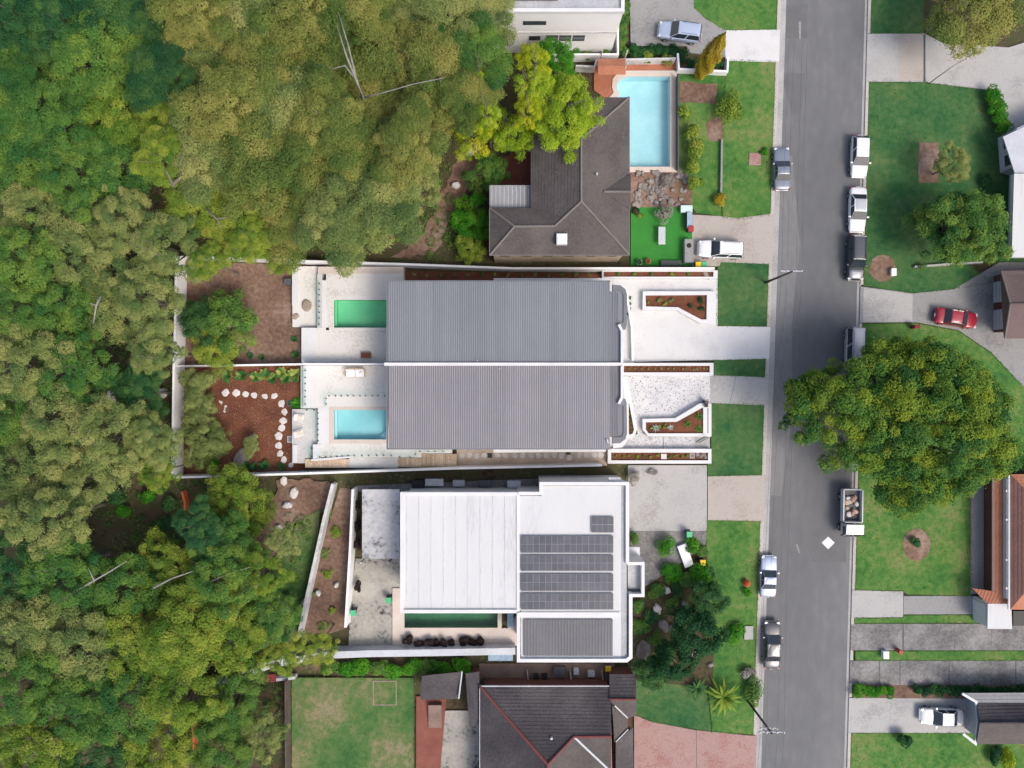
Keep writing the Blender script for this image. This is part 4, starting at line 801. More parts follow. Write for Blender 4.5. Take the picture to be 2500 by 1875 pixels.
# armchairs and sofa
def armchair(label, px, py, deg):
    p = P(px, py, LZ + 0.4); t = thing('armchair', label, 'chair', (p.x, p.y, LZ), math.radians(deg))
    for sy in (-1, 1):
        MB().tube([(0.36, sy * 0.36, 0), (0.36, sy * 0.36, 0.56), (-0.42, sy * 0.34, 0.58), (-0.46, sy * 0.34, 0)], 0.028, 6).build('arm_frame', M['plastic_white'], t, False, False)
    MB().tube([(-0.42, -0.34, 0.58), (-0.5, -0.32, 0.82), (-0.5, 0.32, 0.82), (-0.42, 0.34, 0.58)], 0.028, 6).build('back_frame', M['plastic_white'], t, False, False)
    MB().box(-0.36, -0.30, 0.30, 0.36, 0.30, 0.34).build('seat', M['plastic_white'], t, False, False)
    bevel(MB().box(-0.22, -0.24, 0.345, 0.30, 0.24, 0.46).build('seat_cushion', M['cushion'], t, False, False), 0.04, 3)
    bevel(MB().add([(-0.36, -0.28, 0.36), (-0.24, -0.28, 0.36), (-0.24, 0.28, 0.36), (-0.36, 0.28, 0.36), (-0.5, -0.28, 0.8), (-0.42, -0.28, 0.82), (-0.42, 0.28, 0.82), (-0.5, 0.28, 0.8)], [(3, 2, 1, 0), (4, 5, 6, 7), (0, 1, 5, 4), (1, 2, 6, 5), (2, 3, 7, 6), (3, 0, 4, 7)]).build('back_cushion', M['fabric_white'], t, False, False), 0.03, 3)
armchair('white armchair with beige cushion, upper of two on the lower terrace', 732, 1020, 165 - 180 + 8)
armchair('white armchair with beige cushion, lower of two on the lower terrace', 732, 1057, 24)
p = P(867, 911, DZ + 0.4); t = thing('sofa', 'white cushioned sofa with curved wicker back on the stone terrace', 'sofa', (p.x, p.y, DZ))
bevel(MB().box(-1.05, -0.42, 0.10, 1.05, 0.40, 0.30).build('base', M['wicker'], t, False, False), 0.06, 3)
MB().tube([(-1.02, -0.3, 0.45), (-1.14, 0.05, 0.55), (-1.0, 0.42, 0.68), (0, 0.5, 0.72), (1.0, 0.42, 0.68), (1.14, 0.05, 0.55), (1.02, -0.3, 0.45)], 0.06, 8).build('back_rail', M['wicker'], t, True, False)
for s in (-1, 1):
    bevel(MB().box(-0.98 if s < 0 else 0.02, -0.40, 0.305, -0.02 if s < 0 else 0.98, 0.28, 0.46).build('seat_cushion', M['fabric_white'], t, False, False), 0.06, 3)
    bevel(MB().box(-0.95 if s < 0 else 0.03, 0.2, 0.44, -0.03 if s < 0 else 0.95, 0.40, 0.78).build('back_cushion', M['fabric_white'], t, False, False), 0.07, 3)
    bevel(MB().obox((s * 0.72, 0.06, 0.56), 0.2, 0.09, 0.18, s * 0.5).build('throw_pillow', M['fabric_white'], t, False, False), 0.07, 3)
    for y in (-0.34, 0.3): MB().cyl((s * 0.92, y, 0), 0.03, 0.12, 8).build('leg', M['wicker'], t, False, False)

# ------- north terrace
deck('terrace', rect(736, 800, 985, 886), DZ, 'stone_pave', 'pale terrace below the green pool')
deck('terrace', rect(736, 799.9, 772, 886), DZ + 0.02, 'white', 'white edge slab of the terrace below the green pool')
deck('terrace', rect(714, 650, 775, 798), LZ, 'stone_pave', 'lower stone terrace of the north townhouse')
deck('terrace', rect(713, 652, 728, 745), LZ + 0.12, 'white', 'white step at the edge of the north lower terrace')
deck('terrace', [(796, 668), (985, 668), (985, 722), (803, 722), (803, 806), (796, 806)], DZ, 'stone_pave', 'stone paving above the green pool')
deck('terrace', rect(776, 651, 985, 668), DZ + 0.005, 'coping', 'tan paving strip along the north side wall')
deck('terrace', rect(786, 684, 796, 800), DZ + 0.03, 'white', 'white edge slab left of the green pool')
deck('terrace', rect(774.5, 668.4, 786.2, 799.8), DZ - 0.01, 'stone_grey', 'narrow stone strip under the glass left of the green pool')
deck('terrace', rect(955, 722, 985, 800), DZ, 'stone_pave', 'stone paving between green pool and house')
pl = pool('green pool of the north townhouse', 815, 732, 945, 800, DZ, 'pool_green', 'water_green', 'stone_pave', 803, 722, 955, 806, 1.15)
slab('bench', rect(815.3, 732.3, 823, 799.7), DZ - 0.6, DZ - 1.15, M['pool_green'], pl)
glass_fence('glass fence left of the green pool', [(780, 686), (780, 798)], DZ)
rock('sand_pile', 'grey brown heap of spilled sand on the north lower terrace', 748, 745, LZ, 15, 0.3, 'sand_pile', 'sand', asp=0.8, seed=301)
rock('sand_pile', 'small spill of sand at the edge of the north lower terrace', 720, 772, LZ, 9, 0.12, 'sand_pile', 'sand', asp=0.8, seed=302)
p = P(895, 868, DZ); t = thing('planter_box', 'brown square planter box on the terrace below the green pool', 'planter', (p.x, p.y, DZ))
bevel(MB().box(-0.52, -0.3, 0, 0.52, 0.3, 0.45).build('box', M['pave_brown'], t, False, False), 0.03); MB().box(-0.45, -0.24, 0.44, 0.45, 0.24, 0.47).build('soil', M['mulch'], t, False, False)
p = P(705, 690, 0.3); t = thing('compost_bin', 'black bin against the white step of the north terrace', 'bin', (p.x, p.y, 0))
bevel(MB().box(-0.35, -0.35, 0, 0.35, 0.35, 0.7).build('body', M['black'], t, False, False), 0.05); bevel(MB().box(-0.38, -0.38, 0.7, 0.38, 0.38, 0.78).build('lid', M['dark_grey'], t, False, False), 0.03)

# ------- front gardens
WZ = 0.75      # height of the white planter walls
def planter(label, outer, inner, z, soil='mulch'):
    cxm = sum(p[0] for p in outer) / len(outer); cym = sum(p[1] for p in outer) / len(outer); p = P(cxm, cym, z)
    t = thing('planter', label, 'planter', (p.x, p.y, 0)); ring('wall', outer, inner, z, -0.05, M['white'], t); slab('soil', inner, z - 0.22, -0.05, M[soil], t); return t
struct('forecourt', [(1527, 918), (1733, 915), (1733, 984), (1710, 984), (1650, 1021), (1569, 1023), (1566, 1060), (1558, 1064), (1548, 1010)], 0.12, -0.05, M['pebblecrete'], 'speckled white pebble concrete forecourt of the south townhouse')
struct('forecourt', [(1482, 1098), (1530, 1070), (1566, 1056), (1570, 1056), (1583, 1067), (1733, 1066), (1733, 1098)], 0.118, -0.05, M['pebblecrete_fine'], 'speckled entry path of the south townhouse')
planter('narrow planter above the pebble forecourt with a row of small round succulents', rect(1519, 886, 1742, 917), rect(1523, 893, 1733, 909), WZ)
planter('island planter with agaves and grass tufts between forecourt and entry path', [(1569, 1023), (1649, 1021), (1709, 985), (1737, 985), (1737, 1066), (1583, 1066), (1569, 1049)], [(1577, 1031), (1652, 1030), (1717, 994), (1717, 1010), (1717, 1058), (1584, 1058), (1577, 1049)], WZ)
planter('long planter along the entry path with small plants and pavers', rect(1484, 1096, 1737, 1132), rect(1492, 1105, 1729, 1124), WZ)
t = planter('thin wedge planter between house front and pebble forecourt', [(1521, 919), (1531, 919), (1556, 1046), (1551, 1062), (1538, 1070), (1530, 1069)], [(1535, 984), (1536, 984), (1548, 1049), (1545, 1058), (1537, 1062), (1535, 1056)], WZ)
for i in range(6): slab('step_slat', rect(1556, 1026 + i * 5.2, 1569, 1029.4 + i * 5.2), 0.15 + 0.0 * i, 0.1, M['stone_grey'], t)
lb = thing('letterbox', 'dark grey letterbox pillar on the corner of the island planter', 'letterbox', (*P(1725, 985, 1.0)[:2], 0)); slab('pillar', rect(1722, 978, 1729, 994), 1.15, -0.05, M['dark_grey'], lb); slab('slot', rect(1723, 986, 1728.2, 993), 1.17, 1.14, M['black'], lb)
tag(slab('gate_track', rect(1727.4, 996, 1729.4, 1058), WZ + 0.012, WZ - 0.05, M['dark_grey']), 'dark slit of the sliding gate in the island planter wall', 'gate')
g = thing('front_gate', 'slim dark gate leaf standing open at the entry path', 'gate', (*P(1731, 1067, 0.5)[:2], 0.12)); a, b = P(1730, 1068, 1.3), P(1706, 1081, 1.3)
MB().tube([(a.x, a.y, 0.15), (a.x, a.y, 1.3), (b.x, b.y, 1.3), (b.x, b.y, 0.15), (a.x, a.y, 0.2)], 0.035, 6).build('gate_frame', M['dark_grey'], g)
for i in range(1, 9):
    c = a.lerp(b, i / 9); MB().tube([(c.x, c.y, 0.2), (c.x, c.y, 1.28)], 0.014, 5).build('gate_bar', M['dark_grey'], g)
joint([(1619, 1067), (1619, 1095)], 0.118, 'white joint across the speckled entry path', w=0.08)
tag(slab('entry_mat', rect(1697, 1068, 1732, 1094), 0.126, 0.11, M['conc_light']), 'plain grey panel at the street end of the entry path', None, None, 'structure')
for i, x in enumerate([548, 603, 666, 735, 800, 862, 928, 990, 1073, 1103, 1180, 1209, 1283, 1313]):
    clump_plant('succulent', f'small round succulent in the narrow planter, {ORD[i]} from the house', 1400 + 0.2486 * x, 900 + 0.6 * math.sin(i * 2), WZ - 0.23, 0.17, 0.22, 'leaf_sage', 'succulents in the narrow planter', 110, (0.03, 0.05), 'plant')
c4 = lambda x, y: (1400 + 0.24864 * x, 800 + 0.24864 * y)
blade_plant('agave', 'silver blue agave in the island planter, left and larger one', *c4(810, 985), WZ - 0.22, 0.62, 'agave', 'leaf_silver', None, 'agave', 30, 0.09, 3)
blade_plant('agave', 'silver blue agave in the island planter, right and smaller one', *c4(950, 980), WZ - 0.22, 0.5, 'agave', 'leaf_silver', None, 'agave', 30, 0.09, 4)
for i, (x, y, lb) in enumerate([(765, 985, 'left of the larger agave'), (845, 970, 'right of the larger agave'), (905, 950, 'upper of the pair between the agaves'), (890, 977, 'lower of the pair between the agaves')]):
    clump_plant('succulent', f'lime green ball succulent {lb}', *c4(x, y), WZ - 0.23, 0.22, 0.26, 'leaf_lime', None, 150, (0.03, 0.055), 'plant')
for x, y, r, lb in ((1115, 945, 0.66, 'left one'), (1230, 870, 0.76, 'upper right one'), (1230, 992, 0.72, 'lower right one')):
    blade_plant('grass_tuft', f'spiky dark green grass tuft in the island planter, {lb}', *c4(x, y), WZ - 0.24, r, 'tuft', 'leaf_green', 'grass tufts in the island planter', 'plant', 46, 0.045, 5)
for i in range(5): clump_plant('succulent', f'green ground plant in the thin wedge planter, {ORD[i]} from the top', 1538 + i * 1.4, 1010 + i * 10.5, WZ - 0.24, 0.17, 0.2, 'leaf_green', 'plants in the wedge planter', 90, (0.03, 0.06), 'plant')
for i in range(11):
    x = (410, 490, 540, 620, 690, 750, 830, 940, 1000, 1060, 1110)[i]
    clump_plant('ground_plant', f'small leafy plant in the long entry planter, {ORD[i]} from the house', *c4(x, 1262 + 8 * math.sin(i * 3)), WZ - 0.24, 0.24 if i != 3 else 0.34, 0.22, ('leaf_lime', 'leaf_green', 'leaf_lime')[i % 3], 'plants in the long entry planter', 100, (0.03, 0.06), 'plant')
tag(bevel(slab('paver', rect(1614, 1108, 1627.5, 1121), WZ - 0.17, WZ - 0.3, M['rock_pale']), 0.01), 'pale square paver lying in the long entry planter', 'paver')
grate(1690, 1113, 5.5, 6, WZ - 0.23, 'grey drain grate in the long entry planter', 'steel')
for i, (x, y) in enumerate(((1703, 1110), (1711, 1114), (1719, 1109), (1724, 1116))): rock('stone', f'dark stone in the street end of the long planter, {ORD[i]} from the left', x, y, WZ - 0.24, 5, 0.14, 'rock', 'stone', 'dark stones in the planter', 1.0, 320 + i)
# north front garden
t = planter('planter strip along the white side wall of the north forecourt', rect(1470, 660, 1752, 680), rect(1474, 663, 1742, 675.5), WZ)
planter('island planter of the north forecourt with small shrubs', [(1570, 711), (1748, 711), (1748, 793), (1709, 789), (1652, 757), (1569, 757)], [(1576, 721), (1726, 720), (1725, 780), (1712, 780), (1655, 750), (1577, 748)], WZ)
for i, x in enumerate((1510, 1548, 1590, 1640, 1680)): clump_plant('ground_plant', f'low plant in the north planter strip, {ORD[i]} from the house', x, 669, WZ - 0.24, 0.34, 0.3, 'leaf_lime' if i % 2 else 'leaf_green', 'plants in the north planter strip', 120, (0.04, 0.07), 'plant')
rock('stone', 'dark flat stone at the street end of the north planter strip', 1724, 669, WZ - 0.25, 13, 0.15, 'rock', 'stone', asp=0.4, seed=330)
for i, (x, y, m, r) in enumerate(((1583, 738, 'leaf_lime', 0.28), (1608, 734, 'leaf_sage', 0.42), (1624, 742, 'leaf_lime', 0.3), (1639, 733, 'leaf_sage', 0.36), (1686, 746, 'leaf_deep', 0.36), (1710, 733, 'leaf_deep', 0.5), (1713, 757, 'leaf_deep', 0.46))):
    clump_plant('ground_plant', f'small shrub in the north island planter, {ORD[i]} counting from the house', x, y, WZ - 0.24, r, r * 0.9, m, 'shrubs in the north island planter', 130, (0.04, 0.08), 'plant')
for i in range(4): clump_plant('ground_plant', f'low green plant along the north house front, {ORD[i]} from the top', 1537 - i, 728 + i * 13, 0.1, 0.25, 0.3, 'leaf_green', 'plants along the north house front', 100, (0.04, 0.07), 'plant')
boundary('low_wall', [(1545, 880), (1543, 800), (1534, 742), (1531, 712)], 0.7, 0.2, 'low white wall along the north house front')
struct('side_garden', [(985, 662), (1474, 668), (1474, 684), (985, 684)], 0.1, -0.05, M['mulch'], 'narrow mulch strip between north townhouse and side wall')
for i in range(14): clump_plant('ground_plant', f'small plant in the strip behind the north townhouse, {ORD[i]} from the left', 1010 + i * 33, 671, 0.1, 0.28, 0.3, ('leaf_sage', 'leaf_olive', 'leaf_green')[i % 3], 'plants in the north side strip', 90, (0.04, 0.08), 'plant')
# ------- planting of the back gardens
for i, (x, y, s) in enumerate(((470, 345, 0.75), (562, 345, 0.7), (660, 355, 0.65), (742, 343, 0.8), (785, 366, 0.6), (850, 325, 0.7), (882, 365, 0.65), (945, 343, 0.8))):
    blade_plant('leafy_plant', f'broad leaved variegated plant along the upper mulch edge, {ORD[i]} from the left', *c3(x, y), 0.0, s * 1.5, 'lily', 'leaf_broad', 'broad leaved plants in the mulch', 'plant', 22, 0.17, 7 + i % 3)
for i, (x, y, s) in enumerate(((372, 970, 0.7), (600, 995, 0.6), (655, 1000, 0.5), (730, 988, 0.65), (850, 1000, 0.5))):
    blade_plant('leafy_plant', f'dark leafy plant along the lower mulch edge, {ORD[i]} from the left', *c3(x, y), 0.0, s * 1.4, 'lily', 'leaf_bright' if i == 0 else 'leaf_dark', 'leafy plants along the lower mulch edge', 'plant', 20, 0.17, 8)
blade_plant('palm', 'small bright green palm beside the dark drain grate', *c3(963, 548), 0.0, 1.1, 'palm', 'leaf_bright', None, 'palm', 24, 0.11, 9)
for i, (x, y, s) in enumerate(((612, 868, 0.6), (640, 872, 0.55), (722, 866, 0.7), (720, 828, 0.6))):
    blade_plant('leafy_plant', f'dark leafy plant in the north soil garden, {ORD[i]} from the left', x, y, 0.0, s, 'lily', 'leaf_dark', 'leafy plants in the north soil', 'plant', 20, 0.16, 8)

# ================================================================== NEIGHBOURING HOUSES
def panes(t, a, b, zc, h, n, wfrac=0.8, matn='window', frame='dark_grey', name='window'):
    """row of n windows on the vertical wall from a to b (world xy), proud by a few mm; each has pane and frame"""
    a = Vector((a[0], a[1], 0)); b = Vector((b[0], b[1], 0)); d = (b - a) / n; dn = d.normalized(); nn = Vector((dn.y, -dn.x, 0))
    for i in range(n):
        c = a + d * (i + 0.5); hw = d.length * wfrac / 2; V = []
        def bx(hw_, hh, out): return [c + dn * sx * hw_ + nn * o + Vector((0, 0, zc + sz * hh)) for o in (-0.05, out) for sx, sz in ((-1, -1), (1, -1), (1, 1), (-1, 1))]
        Fq = [(3, 2, 1, 0), (4, 5, 6, 7), (0, 1, 5, 4), (1, 2, 6, 5), (2, 3, 7, 6), (3, 0, 4, 7)]
        w = mesh(name, bx(hw, h / 2, 0.03), Fq, M[frame], t); fixn(w); g = mesh('pane', bx(hw - 0.06, h / 2 - 0.06, 0.036), Fq, M[matn], w); fixn(g)
# ---- white two-storey house at the top edge
t = thing('house', 'white two storey house with dark roof panels at the top edge', 'house', (*P(1360, 60, 4)[:2], 0))
a, b = P(1190, 128), P(1492, 130)
MB().box(a.x, a.y, -0.05, b.x, a.y + 14, 8.3).build('wall', M['white_paint'], t)
x0, x1, y0, y1 = a.x, b.x, a.y, a.y + 14
MB().box(x0 - 0.02, y0 - 0.06, 4.3, x1 + 0.02, y0 + 0.2, 4.5).build('storey_band', M['white_dirty'], t)
for (u0, v0, u1, v1) in ((x0 - 0.1, y0 - 0.1, x1 + 0.1, y0 + 0.25), (x0 - 0.1, y0 + 0.25, x0 + 0.25, y1), (x1 - 0.25, y0 + 0.25, x1 + 0.1, y1)): MB().box(u0, v0, 8.2, u1, v1, 8.62).build('parapet', M['white'], t)
MB().box(x0 + 0.25, y0 + 0.25, 8.25, x1 - 0.25, y1, 8.36).build('roof', M['grey_wall'], t)
for i in range(3):
    MB().box(x0 + 0.6 + i * 2.2, y0 + 1.0, 8.55, x0 + 2.7 + i * 2.2, y0 + 5, 8.62).build('solar_panel', M['solar'], t)
    MB().box(x0 + 0.8 + i * 2.2, y0 + 1.2, 8.3, x0 + 0.9 + i * 2.2, y0 + 4.8, 8.56).build('panel_rail', M['steel'], t)
k = lambda px: P(px, 100, 2.5).x
panes(t, (P(1277, 50, 6.6).x, y0), (P(1334, 50, 6.6).x, y0), 6.3, 0.75, 1, 1.0); panes(t, (P(1222, 50, 6.6).x, y0), (P(1245, 50, 6.6).x, y0), 6.3, 0.75, 1, 1.0)
panes(t, (P(1331, 90, 2.7).x, y0), (P(1395, 90, 2.7).x, y0), 3.2, 1.2, 2, 0.9); panes(t, (P(1395, 90, 2.7).x, y0), (P(1428, 90, 2.7).x, y0), 3.2, 1.2, 1, 0.9); panes(t, (P(1290, 90, 2.7).x, y0), (P(1320, 90, 2.7).x, y0), 3.2, 0.9, 1, 0.9)
struct('side_path', [(1494, -60), (1506, -60), (1506, 130), (1494, 130)], 0.05, -0.05, M['conc_grey'], 'grey side path along the top white house')
boundary('boundary_wall', [(1509, -60), (1509, 132), (1340, 133)], 1.5, 0.18, 'white wall round the corner of the top white house')
# ---- dark tiled L-shaped house
E_, Rr = 6.0, 8.2
t = thing('house', 'dark tiled house with hipped roof beside the light blue pool', 'house', (*P(1400, 450, 4)[:2], 0))
slab('wall', rect(1303, 246, 1529, 614), 5.98, -0.05, M['wall_tan'], t); slab('wall', rect(1204, 514, 1303.2, 616), 5.98, -0.05, M['wall_tan'], t)
NW, NE, R1, R2, SE, VV, VW = (1296, 238, E_), (1536, 238, E_), (1419, 340, Rr), (1419, 492, Rr), (1536, 622, E_), (1354, 552, 7.2), (1296, 508, E_)
W1, SW, NWW = (1256, 553, 7.2), (1196, 622, E_), (1196, 508, E_)
tiled('roof_plane', [NE, R1, R2, SE], 'tile_dark', t); tiled('roof_plane', [NW, NE, R1], 'tile_dark', t); tiled('roof_plane', [NW, R1, R2, VV, VW], 'tile_dark', t)
tiled('roof_plane', [SE, R2, VV, W1, SW], 'tile_dark', t); tiled('roof_plane', [SW, W1, NWW], 'tile_dark', t); tiled('roof_plane', [NWW, W1, VV, VW], 'tile_dark', t)
tiled('roof_plane', [(1474, 468, 7.22), (1540, 468, 7.22), (1540, 424, 6.05)], 'tile_dark', t); tiled('roof_plane', [(1474, 468, 7.22), (1540, 468, 7.22), (1540, 512, 6.05)], 'tile_dark', t)
mesh('gable_wall', [P(1539, 424, 6.05), P(1539, 468, 7.2), P(1539, 512, 6.05), P(1534, 468, 6.0)], [(0, 1, 2), (0, 1, 3), (1, 2, 3)], M['wall_tan'], t)
for q in ([NE, R1], [R1, R2], [R2, SE], [R2, VV], [VV, W1], [W1, SW], [W1, NWW], [NW, R1], [(1474, 468, 7.25), (1540, 468, 7.25)]): ridge(q, 'ridge_grey', t)
gutter([NE, SE, SW, NWW], 'ridge_grey', t)
slab('flat_roof', rect(1195, 452, 1299, 507), 5.2, 4.95, M['metal_grey'], t); slab('wall', rect(1201, 458, 1298, 504), 4.94, -0.05, M['wall_tan'], t)
for i in range(10): slab('roof_seam', rect(1200 + i * 10, 453, 1201.2 + i * 10, 506), 5.24, 5.19, M['metal_light'], t)
sk = slab('skylight', rect(1359, 570, 1385, 596), 7.35, 6.7, M['white'], t); slab('pane', rect(1361.5, 572.5, 1382.5, 593.5), 7.38, 7.34, M['skylight'], sk)
MB().cyl(P(1456, 428, 7.4), 0.09, 0.6, 10).build('vent_pipe', M['metal_light'], t)
a, b = P(1204, 616), P(1529, 614)
wy = P(1300, 616, 5.98).y; wx0, wx1 = P(1204, 616, 5.98).x, P(1529, 616, 5.98).x
panes(t, (wx0, wy), (wx1, wy), 4.4, 1.2, 6, 0.45)
struct('courtyard', [(1215, 400), (1300, 330), (1303, 455), (1205, 455)], 0.05, -0.06, M['pave_brick'], 'dark brick courtyard in the angle of the tiled house')
# pool of that house
P0 = 0.2
out = [(1536, 186), (1580, 186), (1636, 186), (1636, 407), (1500, 407), (1500, 250), (1512, 230), (1506, 215), (1508, 200), (1520, 190)]
cop = [(1530, 172), (1580, 172), (1652, 172), (1652, 420), (1486, 420), (1486, 240), (1498, 226), (1494, 212), (1496, 192), (1510, 176)]
pool('light blue pool with rounded spa end beside the dark tiled house', 1536, 186, 1636, 407, P0, 'pool_pale', 'water_blue', 'coping', 0, 0, 0, 0, 1.4, 0.02, out, cop)
bx = [(1655, 145), (1660, 178)]
boundary('garden_wall', [(1655, 130), (1658, 168), (1776, 174), (1778, 140)], 1.0, 0.2, 'white garden wall round the golden cypress')
boundary('garden_wall', [(1406, 160), (1452, 162), (1456, 146), (1650, 142)], 1.3, 0.16, 'white wall along the top of the terracotta paving', 'white_dirty')
tag(slab('pool_edge_fence', rect(1655, 180, 1658, 410), 1.2, 0.0, M['dark_grey']), 'dark screen fence along the right side of the light blue pool', 'fence')
boundary('garden_wall', [(1763, 340), (1761, 470)], 0.5, 0.2, 'low grey wall in the long lawn', 'conc_grey')
bevel(tag(slab('concrete_cover', rect(1829, 373, 1858, 403), 0.16, 0.0, M['pave_pink']), 'pinkish square concrete cover in the long lawn', 'cover'), 0.02)
# terracotta roofed shed next to pool
t = thing('pool_shed', 'small orange tiled shelter above the light blue pool', 'shed', (*P(1505, 160)[:2], 0))
tiled('roof_plane', [(1460, 144, 2.4), (1527, 144, 2.4), (1527, 163, 2.9), (1460, 163, 2.9)], 'tile_orange', t, 0.3); tiled('roof_plane', [(1460, 163, 2.9), (1527, 163, 2.9), (1527, 182, 2.4), (1460, 182, 2.4)], 'tile_orange', t, 0.3)
for x in (1464, 1523):
    for y in (149, 177): MB().cyl(P(x, y, 0), 0.07, 2.4, 8).build('post', M['white_dirty'], t)
ridge([(1460, 163, 2.92), (1527, 163, 2.92)], 'tile_orange', t)
# courtyard things on the turf
def bin_(label, px, py, m, z=0.11, lid=None):
    p = P(px, py, z + 1.0); t = thing('wheelie_bin', label, 'bin', (p.x, p.y, z)); w = 0.27
    V = [(-w * 0.8, -w * 0.8, 0.06), (w * 0.8, -w * 0.8, 0.06), (w * 0.8, w * 0.8, 0.06), (-w * 0.8, w * 0.8, 0.06), (-w, -w, 0.95), (w, -w, 0.95), (w, w, 0.95), (-w, w, 0.95)]
    bevel(mesh('body', V, [(3, 2, 1, 0), (4, 5, 6, 7), (0, 1, 5, 4), (1, 2, 6, 5), (2, 3, 7, 6), (3, 0, 4, 7)], M['dark_grey'], t, False, False), 0.03)
    bevel(MB().box(-0.30, -0.30, 0.95, 0.30, 0.32, 1.05).build('lid', M[m], t, False, False), 0.04, 3)
    for s in (-1, 1): MB().tube([(s * 0.2, 0.27, 0.1), (s * 0.27, 0.27, 0.1)], 0.1, 10).build('wheel', M['tyre'], t, False, False)
    MB().tube([(-0.22, 0.36, 0.98), (0.22, 0.36, 0.98)], 0.02, 6).build('handle', M['black'], t, False, False)
bin_('wheelie bin with yellow lid beside the white van', 1705, 646, 'bin_yellow'); bin_('wheelie bin with mint green lid beside the white van', 1719, 646, 'bin_green')
bin_('wheelie bin with red lid at the turf courtyard edge', 1687, 559, 'bin_red')
bin_('bin with bright green lid left of the murky pool', 948, 1466, 'bin_green'); bin_('bin with bright green lid at the foot of the white wall', 862, 1497, 'bin_green')
bin_('bin with yellow lid in the rock garden', 1716, 1374, 'bin_yellow'); bin_('bin with yellow lid in the brown side passage', 1485, 1633, 'bin_yellow'); bin_('bin with emerald lid at the top of the rock garden', 1683, 1305, 'bin_green')
def table(label, px, py, L, W, h, z, m, leg='dark_grey', rz=0.0, name='table'):
    p = P(px, py, z + h); t = thing(name, label, 'table', (p.x, p.y, z), rz); bevel(MB().box(-L / 2, -W / 2, h - 0.06, L / 2, W / 2, h).build('table_top', M[m], t, False, False), 0.05, 3)
    for sx in (-1, 1):
        for sy in (-1, 1): MB().tube([(sx * (L / 2 - 0.1), sy * (W / 2 - 0.1), 0), (sx * (L / 2 - 0.1), sy * (W / 2 - 0.1), h - 0.05)], 0.03, 6).build('leg', M[leg], t, False, False)
    return t
tb = table('pale grey oval table standing on the green turf', 1616, 575, 0.75, 1.9, 0.75, 0.11, 'metal_light')
p = P(1682, 612, 1.0); t = thing('outdoor_kitchen', 'grey outdoor kitchen bench with sink on the turf edge', 'bench', (p.x, p.y, 0.11))
bevel(MB().box(-0.42, -1.2, 0, 0.42, 1.2, 0.86).build('cabinet', M['grey_wall'], t, False, False), 0.03); bevel(MB().box(-0.46, -1.24, 0.86, 0.46, 1.24, 0.92).build('bench_top', M['conc_grey'], t, False, False), 0.02)
s = bevel(MB().cyl((0, 0.55, 0.90), 0.26, 0.035, 20).build('sink', M['black'], t, False, False), 0.01); MB().tube([(0.3, 0.55, 0.92), (0.3, 0.55, 1.15), (0.1, 0.55, 1.18)], 0.02, 6).build('tap', M['steel'], t, False, False)
p = P(1677, 509, 0.9); t = thing('storage_box', 'mint storage box at the top of the turf courtyard', 'box', (p.x, p.y, 0.11)); bevel(MB().box(-0.6, -0.35, 0, 0.6, 0.35, 0.6).build('body', M['grey_wall'], t, False, False), 0.04); bevel(MB().box(-0.63, -0.38, 0.6, 0.63, 0.38, 0.7).build('lid', M['mint'], t, False, False), 0.03)
p = P(1683, 538, 0.9); t = thing('potted_rack', 'dark teal rack at the right edge of the turf', 'rack', (p.x, p.y, 0.11)); bevel(MB().box(-0.3, -0.9, 0.02, 0.3, 0.9, 0.9).build('frame', M['dark_grey'], t, False, False), 0.05); MB().box(-0.26, -0.86, 0.9, 0.26, 0.86, 0.93).build('shelf', M['blue_grey'], t, False, False)
p = P(1640, 641, 0.8); t = thing('garden_bench', 'dark slatted bench at the lower edge of the turf', 'bench', (p.x, p.y, 0.11))
for i in range(4): MB().box(-1.1, -0.24 + i * 0.13, 0.42, 1.1, -0.14 + i * 0.13, 0.46).build('slat', M['dark_grey'], t, False, False)
for s in (-1, 1): MB().box(s * 0.95 - 0.04, -0.22, 0, s * 0.95 + 0.04, 0.26, 0.42).build('leg', M['dark_grey'], t, False, False)
def pot(label, px, py, z, r, m, leafm=None, h=0.45):
    p = P(px, py, z + h); t = thing('plant_pot', label, 'plant pot', (p.x, p.y, z)); MB().tube([(0, 0, 0), (0, 0, 0.03), (0, 0, h - 0.05), (0, 0, h)], [r * 0.68, r * 0.7, r, r * 1.08], 16).build('pot', M[m], t, True, False)
    MB().cyl((0, 0, h - 0.02), r * 0.9, 0.03, 14).build('soil', M['mulch'], t, False, False)
    if leafm:
        rng = np.random.default_rng(int(px)); n = 150; d = rng.normal(size=(n, 3)); d[:, 2] = np.abs(d[:, 2]); d /= np.linalg.norm(d, axis=1, keepdims=True)
        link('foliage', leaf_mesh('foliage', d * r * rng.uniform(0.7, 1.2, n)[:, None] + [0, 0, h], d + [0, 0, 0.3], rng.uniform(0.04, 0.08, n), rng.uniform(0.2, 0.8, n), 0.55, rng), M[leafm], t)
pot('terracotta pot at the lower edge of the turf', 1582, 637, 0.11, 0.3, 'terracotta'); pot('white pot at the lower left corner of the turf', 1561, 640, 0.11, 0.3, 'plastic_white', 'leaf_dark'); pot('dark pot at the upper left corner of the turf', 1552, 515, 0.11, 0.38, 'black', 'leaf_deep')
pot('terracotta pot with red flowers on the front lawn', 1823, 1424, 0.1, 0.36, 'terracotta', 'flower_red', 0.4)
for i, (x, y, r) in enumerate([(1548 + R.uniform(0, 130), R.uniform(416, 500), R.uniform(3, 9)) for _ in range(70)]):
    rock('garden_rock', f'grey brown rock in the stony bed below the light blue pool, {"upper" if y < 458 else "lower"} part', x, y, 0.1, r, R.uniform(0.15, 0.4), 'rock', 'rock', 'rocks in the stony bed', R.uniform(0.7, 1.2), 400 + i)

